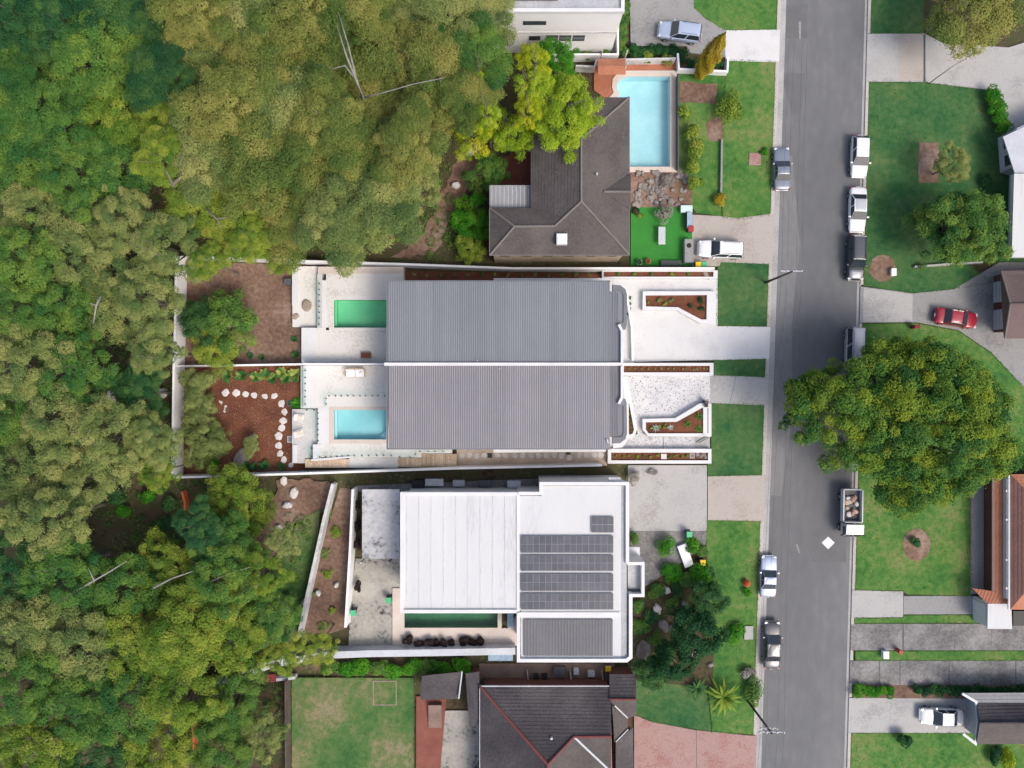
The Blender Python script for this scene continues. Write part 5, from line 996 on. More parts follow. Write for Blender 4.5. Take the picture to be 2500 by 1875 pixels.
# ---- white modern house with solar panels
t = thing('house', 'large white flat roofed house with solar panels', 'house', (*P(1300, 1400, 3)[:2], 0)); z = 6.6
slab('wall', rect(985, 1212, 1268, 1488), z - 0.3, -0.05, M['white'], t); slab('wall', rect(1320, 1180, 1530, 1600), z - 0.3, -0.05, M['white'], t); slab('wall', rect(1263, 1208, 1321, 1600), z - 0.31, -0.05, M['white'], t)
slab('roof', rect(984, 1210, 1262, 1490), z - 0.05, z - 0.28, M['roof_white'], t); slab('roof', [(1262.4, 1211), (1323, 1211), (1323, 1186), (1516, 1186), (1516, 1490), (1262.4, 1490)], z - 0.04, z - 0.27, M['roof_white'], t)
slab('roof', rect(1272, 1490.4, 1516, 1608), z - 0.1, z - 0.3, M['roof_white'], t)
for i in range(9): slab('roof_seam', rect(992 + i * 30, 1212, 993 + i * 30, 1488), z - 0.02, z - 0.06, M['white_dirty'], t)
wall('parapet', [(1264, 1206), (981, 1206), (981, 1493), (1262, 1493)], z + 0.16, z - 0.6, 0.34, M['white'], t)
wall('parapet', [(1265, 1205), (1321, 1205), (1321, 1181), (1532, 1181), (1532, 1376)], z + 0.2, z - 0.7, 0.34, M['white'], t)
wall('parapet', [(1265, 1208), (1265, 1495)], z + 0.05, z - 0.2, 0.3, M['white'], t)
wall('parapet', [(1266, 1496), (1266, 1613), (1530, 1613), (1540, 1605), (1540, 1450)], z + 0.2, z - 0.7, 0.34, M['white'], t)
slab('flat_roof', rect(1516, 1186, 1530, 1610), z - 0.12, z - 0.3, M['grey_wall'], t)
wall('parapet', [(1268, 1501), (1514, 1501)], z + 0.02, z - 0.3, 0.5, M['white'], t)
ribbed('deck_sheet', 1278, 1512, 1496, 1601, z + 0.05, 0.3, 'roof_deck', 'trim_grey', t, 0.04, 0.3)
wall('parapet', [(1532, 1376), (1570, 1376), (1570, 1454), (1532, 1454)], z - 0.6, 2.8, 0.3, M['white'], t); slab('balcony_floor', rect(1533, 1378, 1568, 1452), z - 1.4, z - 1.6, M['grey_wall'], t)
slab('balcony_drain', rect(1534, 1438, 1564, 1444), z - 1.3, z - 1.42, M['dark_grey'], t); slab('porch_roof', rect(1536, 1336, 1562, 1374), 3.2, 2.95, M['white'], t)
cw, ch = 665 / 15 * 0.33906, 0
bands = [(615, 737), (755, 868), (890, 1012), (1030, 1146)]
for bi, (u, v) in enumerate(bands):
    for r_ in range(2):
        for c in range(15):
            x0 = 1150 + 0.33906 * (360 + c * 44.4); y0 = 1100 + 0.33906 * (u + r_ * (v - u) / 2); w_ = 0.33906 * 41.5; h_ = 0.33906 * ((v - u) / 2 - 3)
            o = slab('solar_panel', rect(x0, y0, x0 + w_, y0 + h_), z + 0.17, z + 0.13, M['solar'], t)
    slab('panel_frame', rect(1271.5, 1100 + 0.33906 * u - 0.6, 1497.5, 1100 + 0.33906 * v + 0.2), z + 0.155, z + 0.125, M['solar_frame'], t)
    for y in (u + 8, v - 8): slab('panel_rail', rect(1272, 1100 + 0.33906 * y - 0.5, 1497, 1100 + 0.33906 * y + 0.5), z + 0.125, z - 0.05, M['steel'], t)
for r_ in range(2):
    for c in range(4):
        x0 = 1150 + 0.33906 * (868 + c * 40); y0 = 1100 + 0.33906 * (478 + r_ * 58); slab('solar_panel', rect(x0, y0, x0 + 12.8, y0 + 18), z + 0.17, z + 0.13, M['solar'], t)
slab('panel_frame', rect(1443.5, 1261.4, 1498, 1300.5), z + 0.155, z + 0.125, M['solar_frame'], t)
slab('panel_rail', rect(1445, 1281, 1498, 1282), z + 0.125, z - 0.05, M['steel'], t)
MB().obox(P(1500, 1171, z - 0.4), 0.6, 0.25, 0.2).build('air_conditioner', M['white_dirty'], t)
t = thing('carport', 'low concrete roof with black water stains left of the white house', 'shed', (*P(930, 1280)[:2], 0))
slab('roof', rect(884, 1195, 975, 1364), 3.2, 2.95, M['conc_stain2'] if 'conc_stain2' in M else M['conc_grey'], t)
slab('wall', rect(884.5, 1200, 888, 1360), 2.94, -0.05, M['grey_wall'], t)
for x in (895, 960): MB().cyl(P(x, 1358, 0), 0.12, 2.95, 10).build('post', M['grey_wall'], t)
struct('yard_paving', [(868, 1364), (985, 1364), (985, 1420), (975, 1590), (850, 1590), (855, 1480)], 0.1, -0.05, M['conc_stain'], 'stained concrete yard left of the white house')
struct('yard_paving', [(868, 1186), (1320, 1168), (1320, 1210), (975, 1210), (975, 1200), (868, 1200)], 0.1, -0.05, M['conc_dark'], 'dark side passage above the white house')
struct('pool_paving', [(958, 1436), (985, 1436), (985, 1534), (1240, 1534), (1262, 1500), (1262, 1576), (958, 1576)], 0.25, -0.05, M['coping'], 'beige paving round the murky pool')
pool('narrow murky green pool below the white house roof', 987, 1480, 1215, 1533, 0.25, 'pool_murk', 'water_murk', 'coping', 985, 1470, 1225, 1535, 1.2)
for i in range(9):
    clump_plant('shrub', f'dark purple leaved shrub below the murky pool, {ORD[i]} from the left', 1000 + i * 21 + R.uniform(-4, 4), 1566 + R.uniform(-5, 5), 0.1, R.uniform(0.6, 0.85), R.uniform(0.8, 1.2), 'leaf_purple', 'purple shrubs below the murky pool', 420, (0.07, 0.13))
for i, x in enumerate((868, 876, 884, 905)):
    clump_plant('shrub', f'blackish shrub beside the white wall, {ORD[i]} from the top', (872, 872, 874, 872)[i], (1235, 1282, 1330, 1430)[i], 0.0, 0.55, 1.2, 'leaf_purple', 'blackish shrubs by the white wall', 380, (0.06, 0.12), squash=1.6)
boundary('garden_wall', [(812, 1182), (790, 1270), (768, 1370), (748, 1460), (727, 1562)], 1.6, 0.32, 'slanting rough white wall at the bush edge', 'white_dirty')
boundary('garden_wall', [(861, 1195), (855, 1330), (848, 1450), (843, 1532)], 2.0, 0.24, 'straight white wall left of the stained concrete yard')
boundary('garden_wall', [(590, 1650), (665, 1622), (730, 1610), (800, 1600), (900, 1596), (1040, 1594), (1258, 1590)], 1.6, 0.72, 'long pale curved wall below the murky pool', 'metal_light')
boundary('garden_wall', [(480, 1678), (540, 1668), (592, 1652)], 1.4, 0.3, 'short pale wall end in the bush at lower left', 'metal_light')
boundary('garden_wall', [(660, 1662), (720, 1655)], 0.8, 0.3, 'short pale kerb beside the dark red sheet', 'metal_light')
tag(bevel(slab('red_sheet', [(634, 1648), (673, 1646), (674, 1664), (636, 1666)], 1.5, 1.42, M['red_dark']), 0.01), 'dark red sheet lying on the wall end in the bush', 'sheet')
struct('bare_soil', [(830, 1190), (860, 1195), (842, 1535), (735, 1570), (770, 1380)], 0.0, -0.4, M['dirt'], 'bare stony strip between the two white garden walls', False)
def crate(label, px, py, L, W, h, z, m, name='crate', rz=0.0, cat='box'):
    p = P(px, py, z + h); t = thing(name, label, cat, (p.x, p.y, z), rz); bevel(MB().box(-L / 2, -W / 2, 0, L / 2, W / 2, h * 0.85).build('body', M[m], t, False, False), 0.03); bevel(MB().box(-L / 2 - 0.03, -W / 2 - 0.03, h * 0.85, L / 2 + 0.03, W / 2 + 0.03, h).build('lid', M[m], t, False, False), 0.02); return t
crate('pale blue tarpaulin box behind the curved wall', 1222, 1605, 2.6, 0.7, 0.8, 0.0, 'blue_grey'); crate('blue cover beside the murky pool', 1246, 1514, 0.6, 1.4, 0.7, 0.25, 'blue_grey')
for i, (x, y, L, W, m, lb) in enumerate([(1020, 1182, 1.2, 0.8, 'black', 'black box in the passage above the white house'), (1060, 1178, 1.9, 0.7, 'white_dirty', 'white air conditioner box in the passage above the white house'), (1120, 1180, 1.2, 0.6, 'grey_wall', 'grey box in the passage above the white house'), (1255, 1182, 1.4, 0.7, 'metal_light', 'pale metal box at the right end of the passage'), (1185, 1180, 1.3, 0.6, 'dark_grey', 'dark box in the middle of the passage')]):
    crate(lb, x, y, L, W, 0.9, 0.1, m)
for x, y, L, W, m, lb in [(1308, 1653, 0.5, 0.45, 'black', 'left of two black tubs in the brown passage'), (1330, 1653, 0.5, 0.45, 'black', 'right of two black tubs in the brown passage'), (1366, 1640, 1.2, 0.9, 'dark_grey', 'dark cabinet in the brown passage'), (1407, 1640, 0.5, 0.6, 'metal_light', 'small grey box in the brown passage'), (1444, 1646, 0.7, 0.55, 'white_dirty', 'white box in the brown passage'), (1507, 1641, 1.6, 0.35, 'terracotta', 'long orange tub beside the yellow bin')]:
    crate(lb, x, y, L, W, 0.6, 0.11, m)
for i, x in enumerate((1287, 1392, 1470)): boundary('divider', [(x, 1640), (x + 4, 1672)], 0.6, 0.14, f'low pale divider across the brown passage, {ORD[i]} from the left', 'conc_beige', 'divider')
# rock garden of the white house
crate('white slab bench standing askew in the rock garden', 1674, 1357, 0.95, 2.4, 0.5, 0.12, 'plastic_white', 'garden_bench', math.radians(20), 'bench')
for i, (x, y, r, h, lb) in enumerate([(1629, 1444, 11, 0.5, 'upright white boulder beside the bright shrubs'), (1606, 1490, 13, 0.5, 'white angular boulder left of the dark tree'), (1622, 1530, 16, 0.4, 'grey boulder below the white angular boulder'), (1672, 1478, 12, 0.4, 'grey boulder among brown stones right of the dark tree'), (1570, 1588, 24, 0.3, 'flat grey rock slab beside the white house corner'), (1640, 1535, 10, 0.5, 'pale boulder tucked under the dark tree'), (1700, 1600, 14, 0.25, 'long pale rock by the shady lawn'), (1736, 1625, 8, 0.25, 'small beige rock near the palm')]):
    rock('boulder', lb, x, y, 0.1, r, h, 'rock_pale' if i in (0, 1) else 'rock', asp=0.7, seed=600 + i)

# ---- bottom house with red ridges
t = thing('house', 'dark tiled house with red ridge caps at the bottom edge', 'house', (*P(1330, 1800)[:2], 0)); e = 3.2
A, K, E1, NWf, NEf = (1337, 1866, 6.6), (1401, 1798, 5.35), (1492, 1798, 5.35), (1172, 1676, e), (1492, 1676, e)
tiled('roof_plane', [NWf, NEf, E1, K, A], 'tile_black', t); tiled('roof_plane', [NWf, A, (1337, 2010, 6.6), (1172, 2200, e)], 'tile_black', t)
tiled('roof_plane', [K, E1, (1492, 1884, 4.2)], 'tile_dark', t); tiled('roof_plane', [A, K, (1492, 1884, 4.2), (1492, 2010, 4.2), (1337, 2010, 6.6)], 'tile_dark', t)
for q in ([NWf, A], [A, K], [K, E1], [A, (1337, 2010, 6.6)]): ridge(q, 'ridge_red', t, 0.15)
ridge([K, (1492, 1884, 4.2)], 'metal_light', t, 0.12, 'valley_flashing')
slab('wall', rect(1180, 1684, 1488, 2190), 3.1, -0.05, M['wall_brick'], t)
gutter([(1492, 1676, e), (1172, 1676, e), (1172, 2200, e)], 'metal_light', t)
tiled('roof_plane', [(1488, 1646, 2.7), (1553, 1646, 2.7), (1553, 1707, 3.9), (1488, 1707, 3.9)], 'tile_black', t); tiled('roof_plane', [(1488, 1707, 3.9), (1553, 1707, 3.9), (1553, 1748, 3.0), (1532, 1752, 2.9), (1496, 1720, 3.6)], 'tile_dark', t)
ridge([(1488, 1707, 3.95), (1553, 1707, 3.95)], 'ridge_red', t); slab('wall', rect(1492, 1652, 1548, 1742), 2.65, -0.05, M['wall_brick'], t)
tiled('roof_plane', [(1494, 1722, 3.5), (1532, 1754, 2.8), (1532, 1780, 2.8), (1500, 1812, 3.5)], 'tile_dark', t); ridge([(1500, 1722, 3.6), (1532, 1752, 2.9)], 'metal_light', t, 0.08, 'valley_flashing'); ridge([(1503, 1810, 3.5), (1533, 1780, 2.9)], 'metal_light', t, 0.08, 'valley_flashing')
tiled('roof_plane', [(1503, 1812, 3.4), (1545, 1776, 2.8), (1548, 2010, 2.8), (1503, 2010, 3.4)], 'tile_black', t); slab('wall', rect(1496, 1745, 1538, 2000), 2.6, -0.05, M['wall_brick'], t)
gutter([(1487, 1690, 3.3), (1491, 1880, 3.3)], 'pave_pink', t, 0.3)
MB().cyl(P(1346, 1798, 5.2), 0.12, 0.5, 12).build('vent_pipe', M['metal_light'], t)
t = thing('lean_to', 'dark roofed lean-to left of the bottom house', 'shed', (*P(1080, 1680)[:2], 0))
tiled('roof_plane', [(1030, 1650, 2.7), (1128, 1640, 2.7), (1120, 1706, 2.3), (1026, 1708, 2.3)], 'tile_black', t); slab('wall', rect(1034, 1656, 1118, 1700), 2.2, -0.05, M['wall_brick'], t)
tiled('roof_plane', [(1136, 1644, 2.9), (1170, 1640, 2.9), (1172, 1766, 2.9), (1146, 1776, 2.4)], 'tile_black', t); slab('wall', rect(1150, 1650, 1168, 1765), 2.3, -0.05, M['wall_brick'], t); gutter([(1128, 1640, 2.75), (1120, 1706, 2.75)], 'metal_light', t)
st = thing('garden_steps', 'pale pink steps beside the brick red yard', 'steps', (*P(1055, 1750)[:2], 0.1))
for i in range(5): slab('step', rect(1046, 1722 + i * 11, 1078, 1733 + i * 11), 0.75 - i * 0.13, 0.05, M['pave_brown'], st)
tag(wall('paling_fence', [(696, 1665), (698, 2000)], 1.7, -0.05, 0.12, M['timber_dark']), 'dark paling fence left of the patchy back lawn', 'fence')
tag(ring('lawn_edging', rect(910, 1662, 968, 1722), rect(912, 1664, 966, 1720), 0.15, 0.05, M['sand_pile']), 'pale rectangular edging lying on the patchy back lawn', 'edging')

# ---- right side houses
t = thing('house', 'pale grey rendered house at the right edge above the curving drive', 'house', (*P(2560, 470)[:2], 0)); z = 3.0
A_ = [(2452, 345), (2640, 265), (2640, 640), (2468, 640), (2475, 425)]
w = poly([(2434, 338), (2640, 240), (2640, 620), (2458, 612), (2462, 430), (2440, 422)], 0.0); MB().prism(w, -0.05, z).build('wall', M['render_grey'], t)
slab('roof', [(2476, 424), (2680, 424), (2680, 628), (2470, 628)], z + 0.5, z, M['roof_white'], t); slab('flat_roof', [(2449, 334), (2680, 222), (2680, 423.5), (2478, 423.5)], z + 0.12, z, M['render_grey'], t)
c0, c1 = w[0], w[-1]
panes(t, (w[0].x, w[0].y), (w[-1].x, w[-1].y), 1.6, 1.3, 2, 0.62)
t = thing('house', 'mauve tiled house with two garage doors at the right edge', 'house', (*P(2540, 740)[:2], 0)); e = 2.9
tiled('roof_plane', [(2443, 662, e), (2700, 655, e), (2620, 742, 5.2), (2466, 742, 4.2)], 'tile_mauve', t); tiled('roof_plane', [(2466, 742, 4.2), (2620, 742, 5.2), (2700, 826, e), (2452, 826, e)], 'tile_mauve', t)
tiled('roof_plane', [(2443, 662, e), (2466, 742, 4.2), (2452, 826, e)], 'tile_mauve', t); ridge([(2466, 742, 4.2), (2620, 742, 5.2)], 'tile_mauve', t); ridge([(2443, 662, e), (2466, 742, 4.2)], 'ridge_grey', t, 0.09); ridge([(2466, 742, 4.2), (2452, 826, e)], 'ridge_grey', t, 0.09)
q = poly([(2424, 674), (2680, 674), (2680, 812), (2424, 812)], 0.0); MB().prism(q, -0.05, 2.85).build('wall', M['wall_brick'], t)
xw = q[0].x
for y0, y1 in ((690, 740), (758, 806)):
    d0, d1 = P(2424, y0, 0).y, P(2424, y1, 0).y; gd = MB().box(xw - 0.04, d1, 0.05, xw + 0.03, d0, 2.25).build('garage_door', M['render_grey'], t)
    for i in range(1, 4): MB().box(xw - 0.05, d1, 0.05 + i * 0.55 - 0.02, xw - 0.035, d0, 0.05 + i * 0.55).build('groove', M['dark_grey'], gd)
t = thing('house', 'red tiled house with orange verandah roof at the right edge', 'house', (*P(2520, 1310)[:2], 0)); e = 3.1
q = poly([(2402, 1160), (2690, 1160), (2690, 1460), (2402, 1460)], 0.0); MB().prism(q, -0.05, 2.5).build('wall', M['wall_brick'], t)
tiled('roof_plane', [(2424, 1165, 2.5), (2456, 1165, 3.0), (2456, 1465, 3.0), (2424, 1465, 2.5)], 'tile_orange', t, 0.28); wall('gutter', [(2424, 1165), (2424, 1465)], 2.56, 2.42, 0.14, M['ridge_grey'], t)
slab('wall', rect(2458, 1168, 2680, 1462), 3.45, 2.4, M['render_grey'], t)
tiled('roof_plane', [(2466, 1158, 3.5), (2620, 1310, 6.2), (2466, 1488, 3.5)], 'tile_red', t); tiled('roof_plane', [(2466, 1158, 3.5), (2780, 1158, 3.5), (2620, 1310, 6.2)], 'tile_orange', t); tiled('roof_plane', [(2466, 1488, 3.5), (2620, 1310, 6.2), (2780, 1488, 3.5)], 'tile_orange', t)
wall('gutter', [(2464, 1160), (2464, 1488)], 3.56, 3.40, 0.16, M['metal_light'], t)
for y in (1198, 1268, 1366, 1435): MB().obox(P(2457, y, 3.3), 0.16, 0.1, 0.18).build('eave_bracket', M['white'], t)
t = thing('garage', 'small white flat roofed garage with tiled edge at the right', 'garage', (*P(2430, 1505)[:2], 0))
slab('wall', [(2414, 1472), (2466, 1472), (2468, 1533), (2413, 1533)], 2.55, -0.05, M['white'], t); q = poly([(2384, 1458), (2460, 1455), (2460, 1528), (2384, 1522)], 0.0); 
tiled('roof_plane', [(2374, 1436, 2.1), (2470, 1450, 3.0), (2470, 1474, 3.0), (2410, 1474, 2.6)], 'tile_orange', t, 0.3)
slab('roof', [(2412, 1474), (2469, 1474), (2471, 1536), (2411, 1535)], 2.7, 2.55, M['roof_white'], t)
xw = P(2413, 1500, 2.55).x; MB().box(xw - 0.06, P(0, 1528, 2.5).y, 0.1, xw + 0.02, P(0, 1478, 2.5).y, 2.2).build('garage_door', M['white'], t)
slab('water_tank', rect(2474, 1492, 2560, 1528), 2.0, 0.0, M['black'], t)
t = thing('house', 'black tiled house with pale gutters in the bottom right', 'house', (*P(2500, 1750)[:2], 0)); e = 2.9
tiled('roof_plane', [(2348, 1692, 2.6), (2386, 1716, e), (2700, 1716, e), (2700, 1690, 2.6)], 'metal_grey', t); tiled('roof_plane', [(2386, 1716, e), (2392, 1764, 4.0), (2700, 1764, 4.6), (2700, 1716, e)], 'tile_black', t)
tiled('roof_plane', [(2392, 1764, 4.0), (2384, 1816, e), (2700, 1816, e), (2700, 1764, 4.6)], 'tile_dark', t); wall('gutter', [(2350, 1694), (2384, 1714), (2390, 1764), (2382, 1816), (2352, 1792)], e + 0.05, e - 0.12, 0.26, M['metal_light'], t)
slab('wall', rect(2398, 1722, 2690, 1810), 2.75, -0.05, M['grey_wall'], t)
ridge([(2392, 1764, 4.05), (2700, 1764, 4.65)], 'tile_black', t)
boundary('low_wall', [(2234, 651), (2340, 643), (2400, 640)], 0.5, 0.2, 'low pale wall below the leafy green tree', 'conc_light')
crate('small white service box on the round bare patch', 2183, 664, 0.5, 0.75, 0.5, 0.1, 'plastic_white', 'service_box'); crate('small white service box on the grass strip', 2164, 1600, 0.55, 0.75, 0.6, 0.1, 'plastic_white', 'service_box')
crate('small red letterbox on the grass strip', 2200, 1593, 0.35, 0.3, 0.9, 0.1, 'bin_red', 'letterbox', 0, 'letterbox'); crate('dark red letterbox beside the curving drive', 2240, 797, 0.5, 0.35, 1.0, 0.1, 'red_dark', 'letterbox', 0, 'letterbox')
crate('pale service cover beside the rock garden lawn', 1828, 1545, 0.9, 1.4, 0.14, 0.1, 'conc_light', 'service_box')

# ================================================================== VEHICLES
car('ice blue estate car on the grey drive at the top', 1660, 76, 173, 4.6, 1.85, 'suv', 'car_ice', 0.115, group='cars parked on drives')
car('slate blue sedan parked at the left kerb above the beige drive', 1911, 410, 91, 4.6, 1.78, 'coupe', 'car_slate', group='cars parked along the kerbs')
car('white sedan at the right kerb, upper of the two white ones', 2101, 380, 268, 4.5, 1.82, 'hatch', 'car_white', group='cars parked along the kerbs')
car('silver white sedan at the right kerb, lower of the two white ones', 2096, 511, 268, 4.85, 1.82, 'sedan', 'car_white', roofm='car_silver', group='cars parked along the kerbs')
car('black pickup with grey roof and pale bonnet at the right kerb', 2091, 629, 268, 4.9, 1.85, 'suv', 'car_black', roofm='car_char', hoodm='car_grey', group='cars parked along the kerbs')
car('silver van half hidden under the great round tree', 2086, 853, 268, 4.7, 1.82, 'van', 'car_grey', roofm='car_silver', name='parked_van', cat='van', group='cars parked along the kerbs')
car('pale blue sedan at the left kerb beside the rock garden', 1878, 1408, 88, 4.4, 1.76, 'coupe', 'car_blue', group='cars parked along the kerbs')
car('charcoal estate car at the left kerb below the pale blue sedan', 1886, 1576, 89, 5.1, 1.82, 'sedan', 'car_char', group='cars parked along the kerbs')
car('white van standing on the beige drive', 1760, 608, 178, 4.85, 1.9, 'suv', 'car_white', 0.12, name='parked_van', cat='van', group='cars parked on drives')
car('dark red hatchback on the curving grey drive', 2338, 776, -9, 4.5, 1.8, 'sedan', 'car_red', 0.12, group='cars parked on drives')
car('white hatchback on the pale drive in the bottom right', 2302, 1752, 178, 4.6, 1.8, 'sedan', 'car_white', 0.12, group='cars parked on drives')
# tipper truck with a load of rubble
p = P(2080, 1252, 1.3); t = thing('tipper_truck', 'silver tipper truck loaded with rubble at the right kerb', 'truck', (p.x, p.y, 0.02), math.radians(269)); L, W = 5.0, 2.0
MB().box(-2.5, -0.45, 0.5, 2.3, 0.45, 0.75).build('chassis', M['black'], t, False, False)
MB().box(-2.5, -1.0, 0.85, 0.95, 1.0, 0.95).build('tray_floor', M['dark_grey'], t, False, False)
for s in (-1, 1): bevel(MB().box(-2.5, s * 1.0 - 0.07, 0.9, 0.95, s * 1.0 + 0.07, 1.55).build('tray_side', M['metal_light'], t, False, False), 0.02)
bevel(MB().box(-2.56, -0.92, 0.9, -2.44, 0.92, 1.5).build('tailgate', M['metal_light'], t, False, False), 0.02); bevel(MB().box(0.88, -0.92, 0.9, 1.0, 0.92, 1.75).build('headboard', M['metal_light'], t, False, False), 0.02)
cb = [(1.1, 0.7), (2.45, 0.7), (2.52, 1.25), (2.15, 2.05), (1.1, 2.1)]; V = [(x, s, zz) for s in (-0.95, 0.95) for x, zz in cb]; n = 5
cab = fixn(mesh('cab', V, [list(range(n)), [n + i for i in range(n)][::-1]] + [[i, (i + 1) % n, n + (i + 1) % n, n + i] for i in range(n)], M['car_silver'], t, False, False)); bevel(cab, 0.07, 3)
pane([(2.53, -0.9, 1.25), (2.53, 0.9, 1.25), (2.16, 0.82, 2.03), (2.16, -0.82, 2.03)], 0.08, 0.03, 'windscreen', t)
for s in (-1, 1):
    pane([(1.35, s * 0.96, 1.3), (2.4, s * 0.96, 1.3), (2.12, s * 0.96, 1.95), (1.35, s * 0.96, 1.95)], 0.08, 0.02, 'side_window', t); bevel(MB().obox((2.35, s * 1.14, 1.55), 0.06, 0.1, 0.16).build('wing_mirror', M['black'], t, False, False), 0.02)
    bevel(MB().obox((2.5, s * 0.7, 0.9), 0.06, 0.16, 0.1).build('headlight', M['lamp_clear'], t, False, False), 0.02)
    for x in (-1.55, 1.7):
        wh = MB().tube([(x, s * 0.68, 0.38), (x, s * 0.98, 0.38)], 0.38, 16).build('wheel', M['tyre'], t, True, False); MB().tube([(x, s * 0.9, 0.38), (x, s * 1.0, 0.38)], 0.2, 12).build('rim', M['rim'], wh, False, False)
for i in range(16):
    rng = np.random.default_rng(i); V, F = rock_mesh(700 + i, rng.uniform(0.18, 0.38), rng.uniform(0.18, 0.34), rng.uniform(0.2, 0.42), 8); dx, dy = -1.6 + 1.9 * rng.random(), -0.6 + 1.2 * rng.random()
    V = [(x + dx, y + dy, zz + 0.95) for x, y, zz in V]
    o = mesh('rubble', V, F, M[('sand_pile', 'rock_pale', 'conc_beige', 'timber', 'pave_pink')[i % 5]], None, False); o.location = t.location; o.rotation_euler = t.rotation_euler
    tag(o, 'piece of pale rubble lying in the tipper tray', 'rubble', 'rubble in the truck tray')

# ================================================================== POLES AND WIRES
def pole(label, px, py, h, arms, m='timber_dark', arm_dir=0.0, r=0.14, lamp=False, name='power_pole'):
    p = P(px, py, 0); t = thing(name, label, 'pole', (p.x, p.y, 0)); MB().tube([(0, 0, -0.3), (0, 0, h * 0.5), (0, 0, h)], [r, r * 0.85, r * 0.65], 10).build('pole', M[m], t, True, False)
    for zz, L in arms:
        d = Vector((math.cos(arm_dir), math.sin(arm_dir), 0)); a = MB().tube([Vector((0, 0.1, zz)) - d * L / 2, Vector((0, 0.1, zz)) + d * L / 2], 0.055, 6).build('crossarm', M['metal_light'], t, False, False)
        for k in (-0.46, -0.2, 0.2, 0.46):
            q = d * L * k; MB().cyl((q.x, q.y + 0.1, zz + 0.05), 0.05, 0.18, 8).build('insulator', M['plastic_white'], a, False, False)
    if lamp:
        d = Vector((math.cos(arm_dir), math.sin(arm_dir), 0)); MB().tube([(0, 0, h - 0.2), d * 0.8 + Vector((0, 0, h)), d * 1.6 + Vector((0, 0, h - 0.05))], 0.04, 6).build('lamp_arm', M['steel'], t, False, False); q = d * 1.7
        bevel(MB().obox((q.x, q.y, h - 0.08), 0.3, 0.12, 0.06, arm_dir).build('lamp_head', M['metal_light'], t, False, False), 0.03)
    return t
pole('timber power pole with crossarm on the verge of the north townhouse', 1868, 690, 7.5, [(7.2, 2.2)]); pole('timber power pole with pale crossarm beside the shady lawn', 1826, 1712, 7.2, [(7.0, 2.6), (6.2, 1.8)])
pole('pale green street lamp leaning into view over the top right tree', 2262, 78, 8.5, [], 'metal_light', 0.6, 0.12, True, 'street_lamp'); pole('slim grey lamp post below the wide top drive', 2266, 205, 4.6, [], 'steel', 0.5, 0.06, True, 'street_lamp')
a0, b0 = P(1868, 690), P(1826, 1712)
for i, k in enumerate((-1.0, -0.45, 0.45, 1.0)):
    A_ = Vector((a0.x + k, a0.y + 0.1, 7.4)); B_ = Vector((b0.x + k * 1.18, b0.y + 0.1, 7.2)); pts = []
    for s in range(-7, 22):
        f = s / 14.0; q = A_.lerp(B_, f); u = f % 1.0; q.z -= 0.9 * 4 * u * (1 - u); pts.append(q)
    tag(MB().tube(pts, 0.014, 4).build('power_line', M['dark_grey']), f'thin overhead wire along the left kerb, {ORD[i]} from the left', 'wire', 'overhead wires')

# ================================================================== ORANGE MESH FENCE IN THE BUSH
for pts, lb in [([(444, 1200), (451, 1228), (450, 1262)], 'orange mesh barrier curving beside the dark shrubs'), ([(462, 1405), (462, 1425)], 'scrap of orange mesh in the bush, upper one'), ([(461, 1463), (466, 1482)], 'scrap of orange mesh in the bush, middle one'), ([(464, 1610), (472, 1685)], 'long piece of orange mesh in the lower bush'), ([(470, 1730), (472, 1860)], 'piece of orange mesh near the bottom edge')]:
    t = thing('mesh_barrier', lb, 'barrier', (*P(*pts[0], 1.0)[:2], 0)); wall('mesh', pts, 1.1, 0.25, 0.22, M['orange_mesh'], t)
    for q in (pts[0], pts[-1]): MB().cyl(P(*q, 0) * 1.0, 0.03, 1.25, 6).build('stake', M['steel'], t)

# ================================================================== TREES
tree_proto('gum_a', 11, 4.3, 4.3, 3.0, 8.5, 62, 'leaf_olive', cr=(0.6, 1.35), per=760, leaf=(0.06, 0.12), sep=0.6, tone_var=0.8)
tree_proto('gum_b', 12, 4.3, 4.0, 3.2, 9.0, 54, 'leaf_olive', cr=(0.65, 1.5), per=840, leaf=(0.06, 0.12), sep=0.7, tone_var=0.8)
tree_proto('gum_c', 13, 4.3, 4.5, 2.8, 7.5, 74, 'leaf_green', cr=(0.5, 1.1), per=560, leaf=(0.06, 0.12), sep=0.5, tone_var=0.8)
tree_proto('open_a', 14, 4.6, 4.6, 2.6, 7.5, 84, 'leaf_sage', cr=(0.4, 1.0), per=330, leaf=(0.06, 0.12), tone_var=0.9, sep=0.35)
tree_proto('open_b', 15, 4.7, 4.3, 2.8, 7.0, 90, 'leaf_sage', cr=(0.35, 0.95), per=300, leaf=(0.06, 0.12), tone_var=0.9, sep=0.35)
tree_proto('dome', 16, 3.4, 3.4, 2.4, 4.5, 110, 'leaf_lime', cr=(0.4, 0.75), per=260, leaf=(0.05, 0.10), tone_var=0.7)
tree_proto('small', 17, 2.2, 2.2, 1.7, 3.0, 54, 'leaf_green', cr=(0.35, 0.65), per=230, leaf=(0.05, 0.09), tone_var=0.7)
tree_proto('tea', 19, 2.0, 4.9, 1.2, 2.4, 150, 'leaf_tea', bark='bark_grey', cr=(0.35, 0.7), per=330, leaf=(0.07, 0.17), aspect=0.18, tone_var=0.7)
tree_proto('conifer_mound', 20, 2.8, 2.8, 3.0, 3.5, 90, 'leaf_deep', bark='bark_dark', cr=(0.35, 0.75), per=230, leaf=(0.05, 0.11), tone_var=0.8)
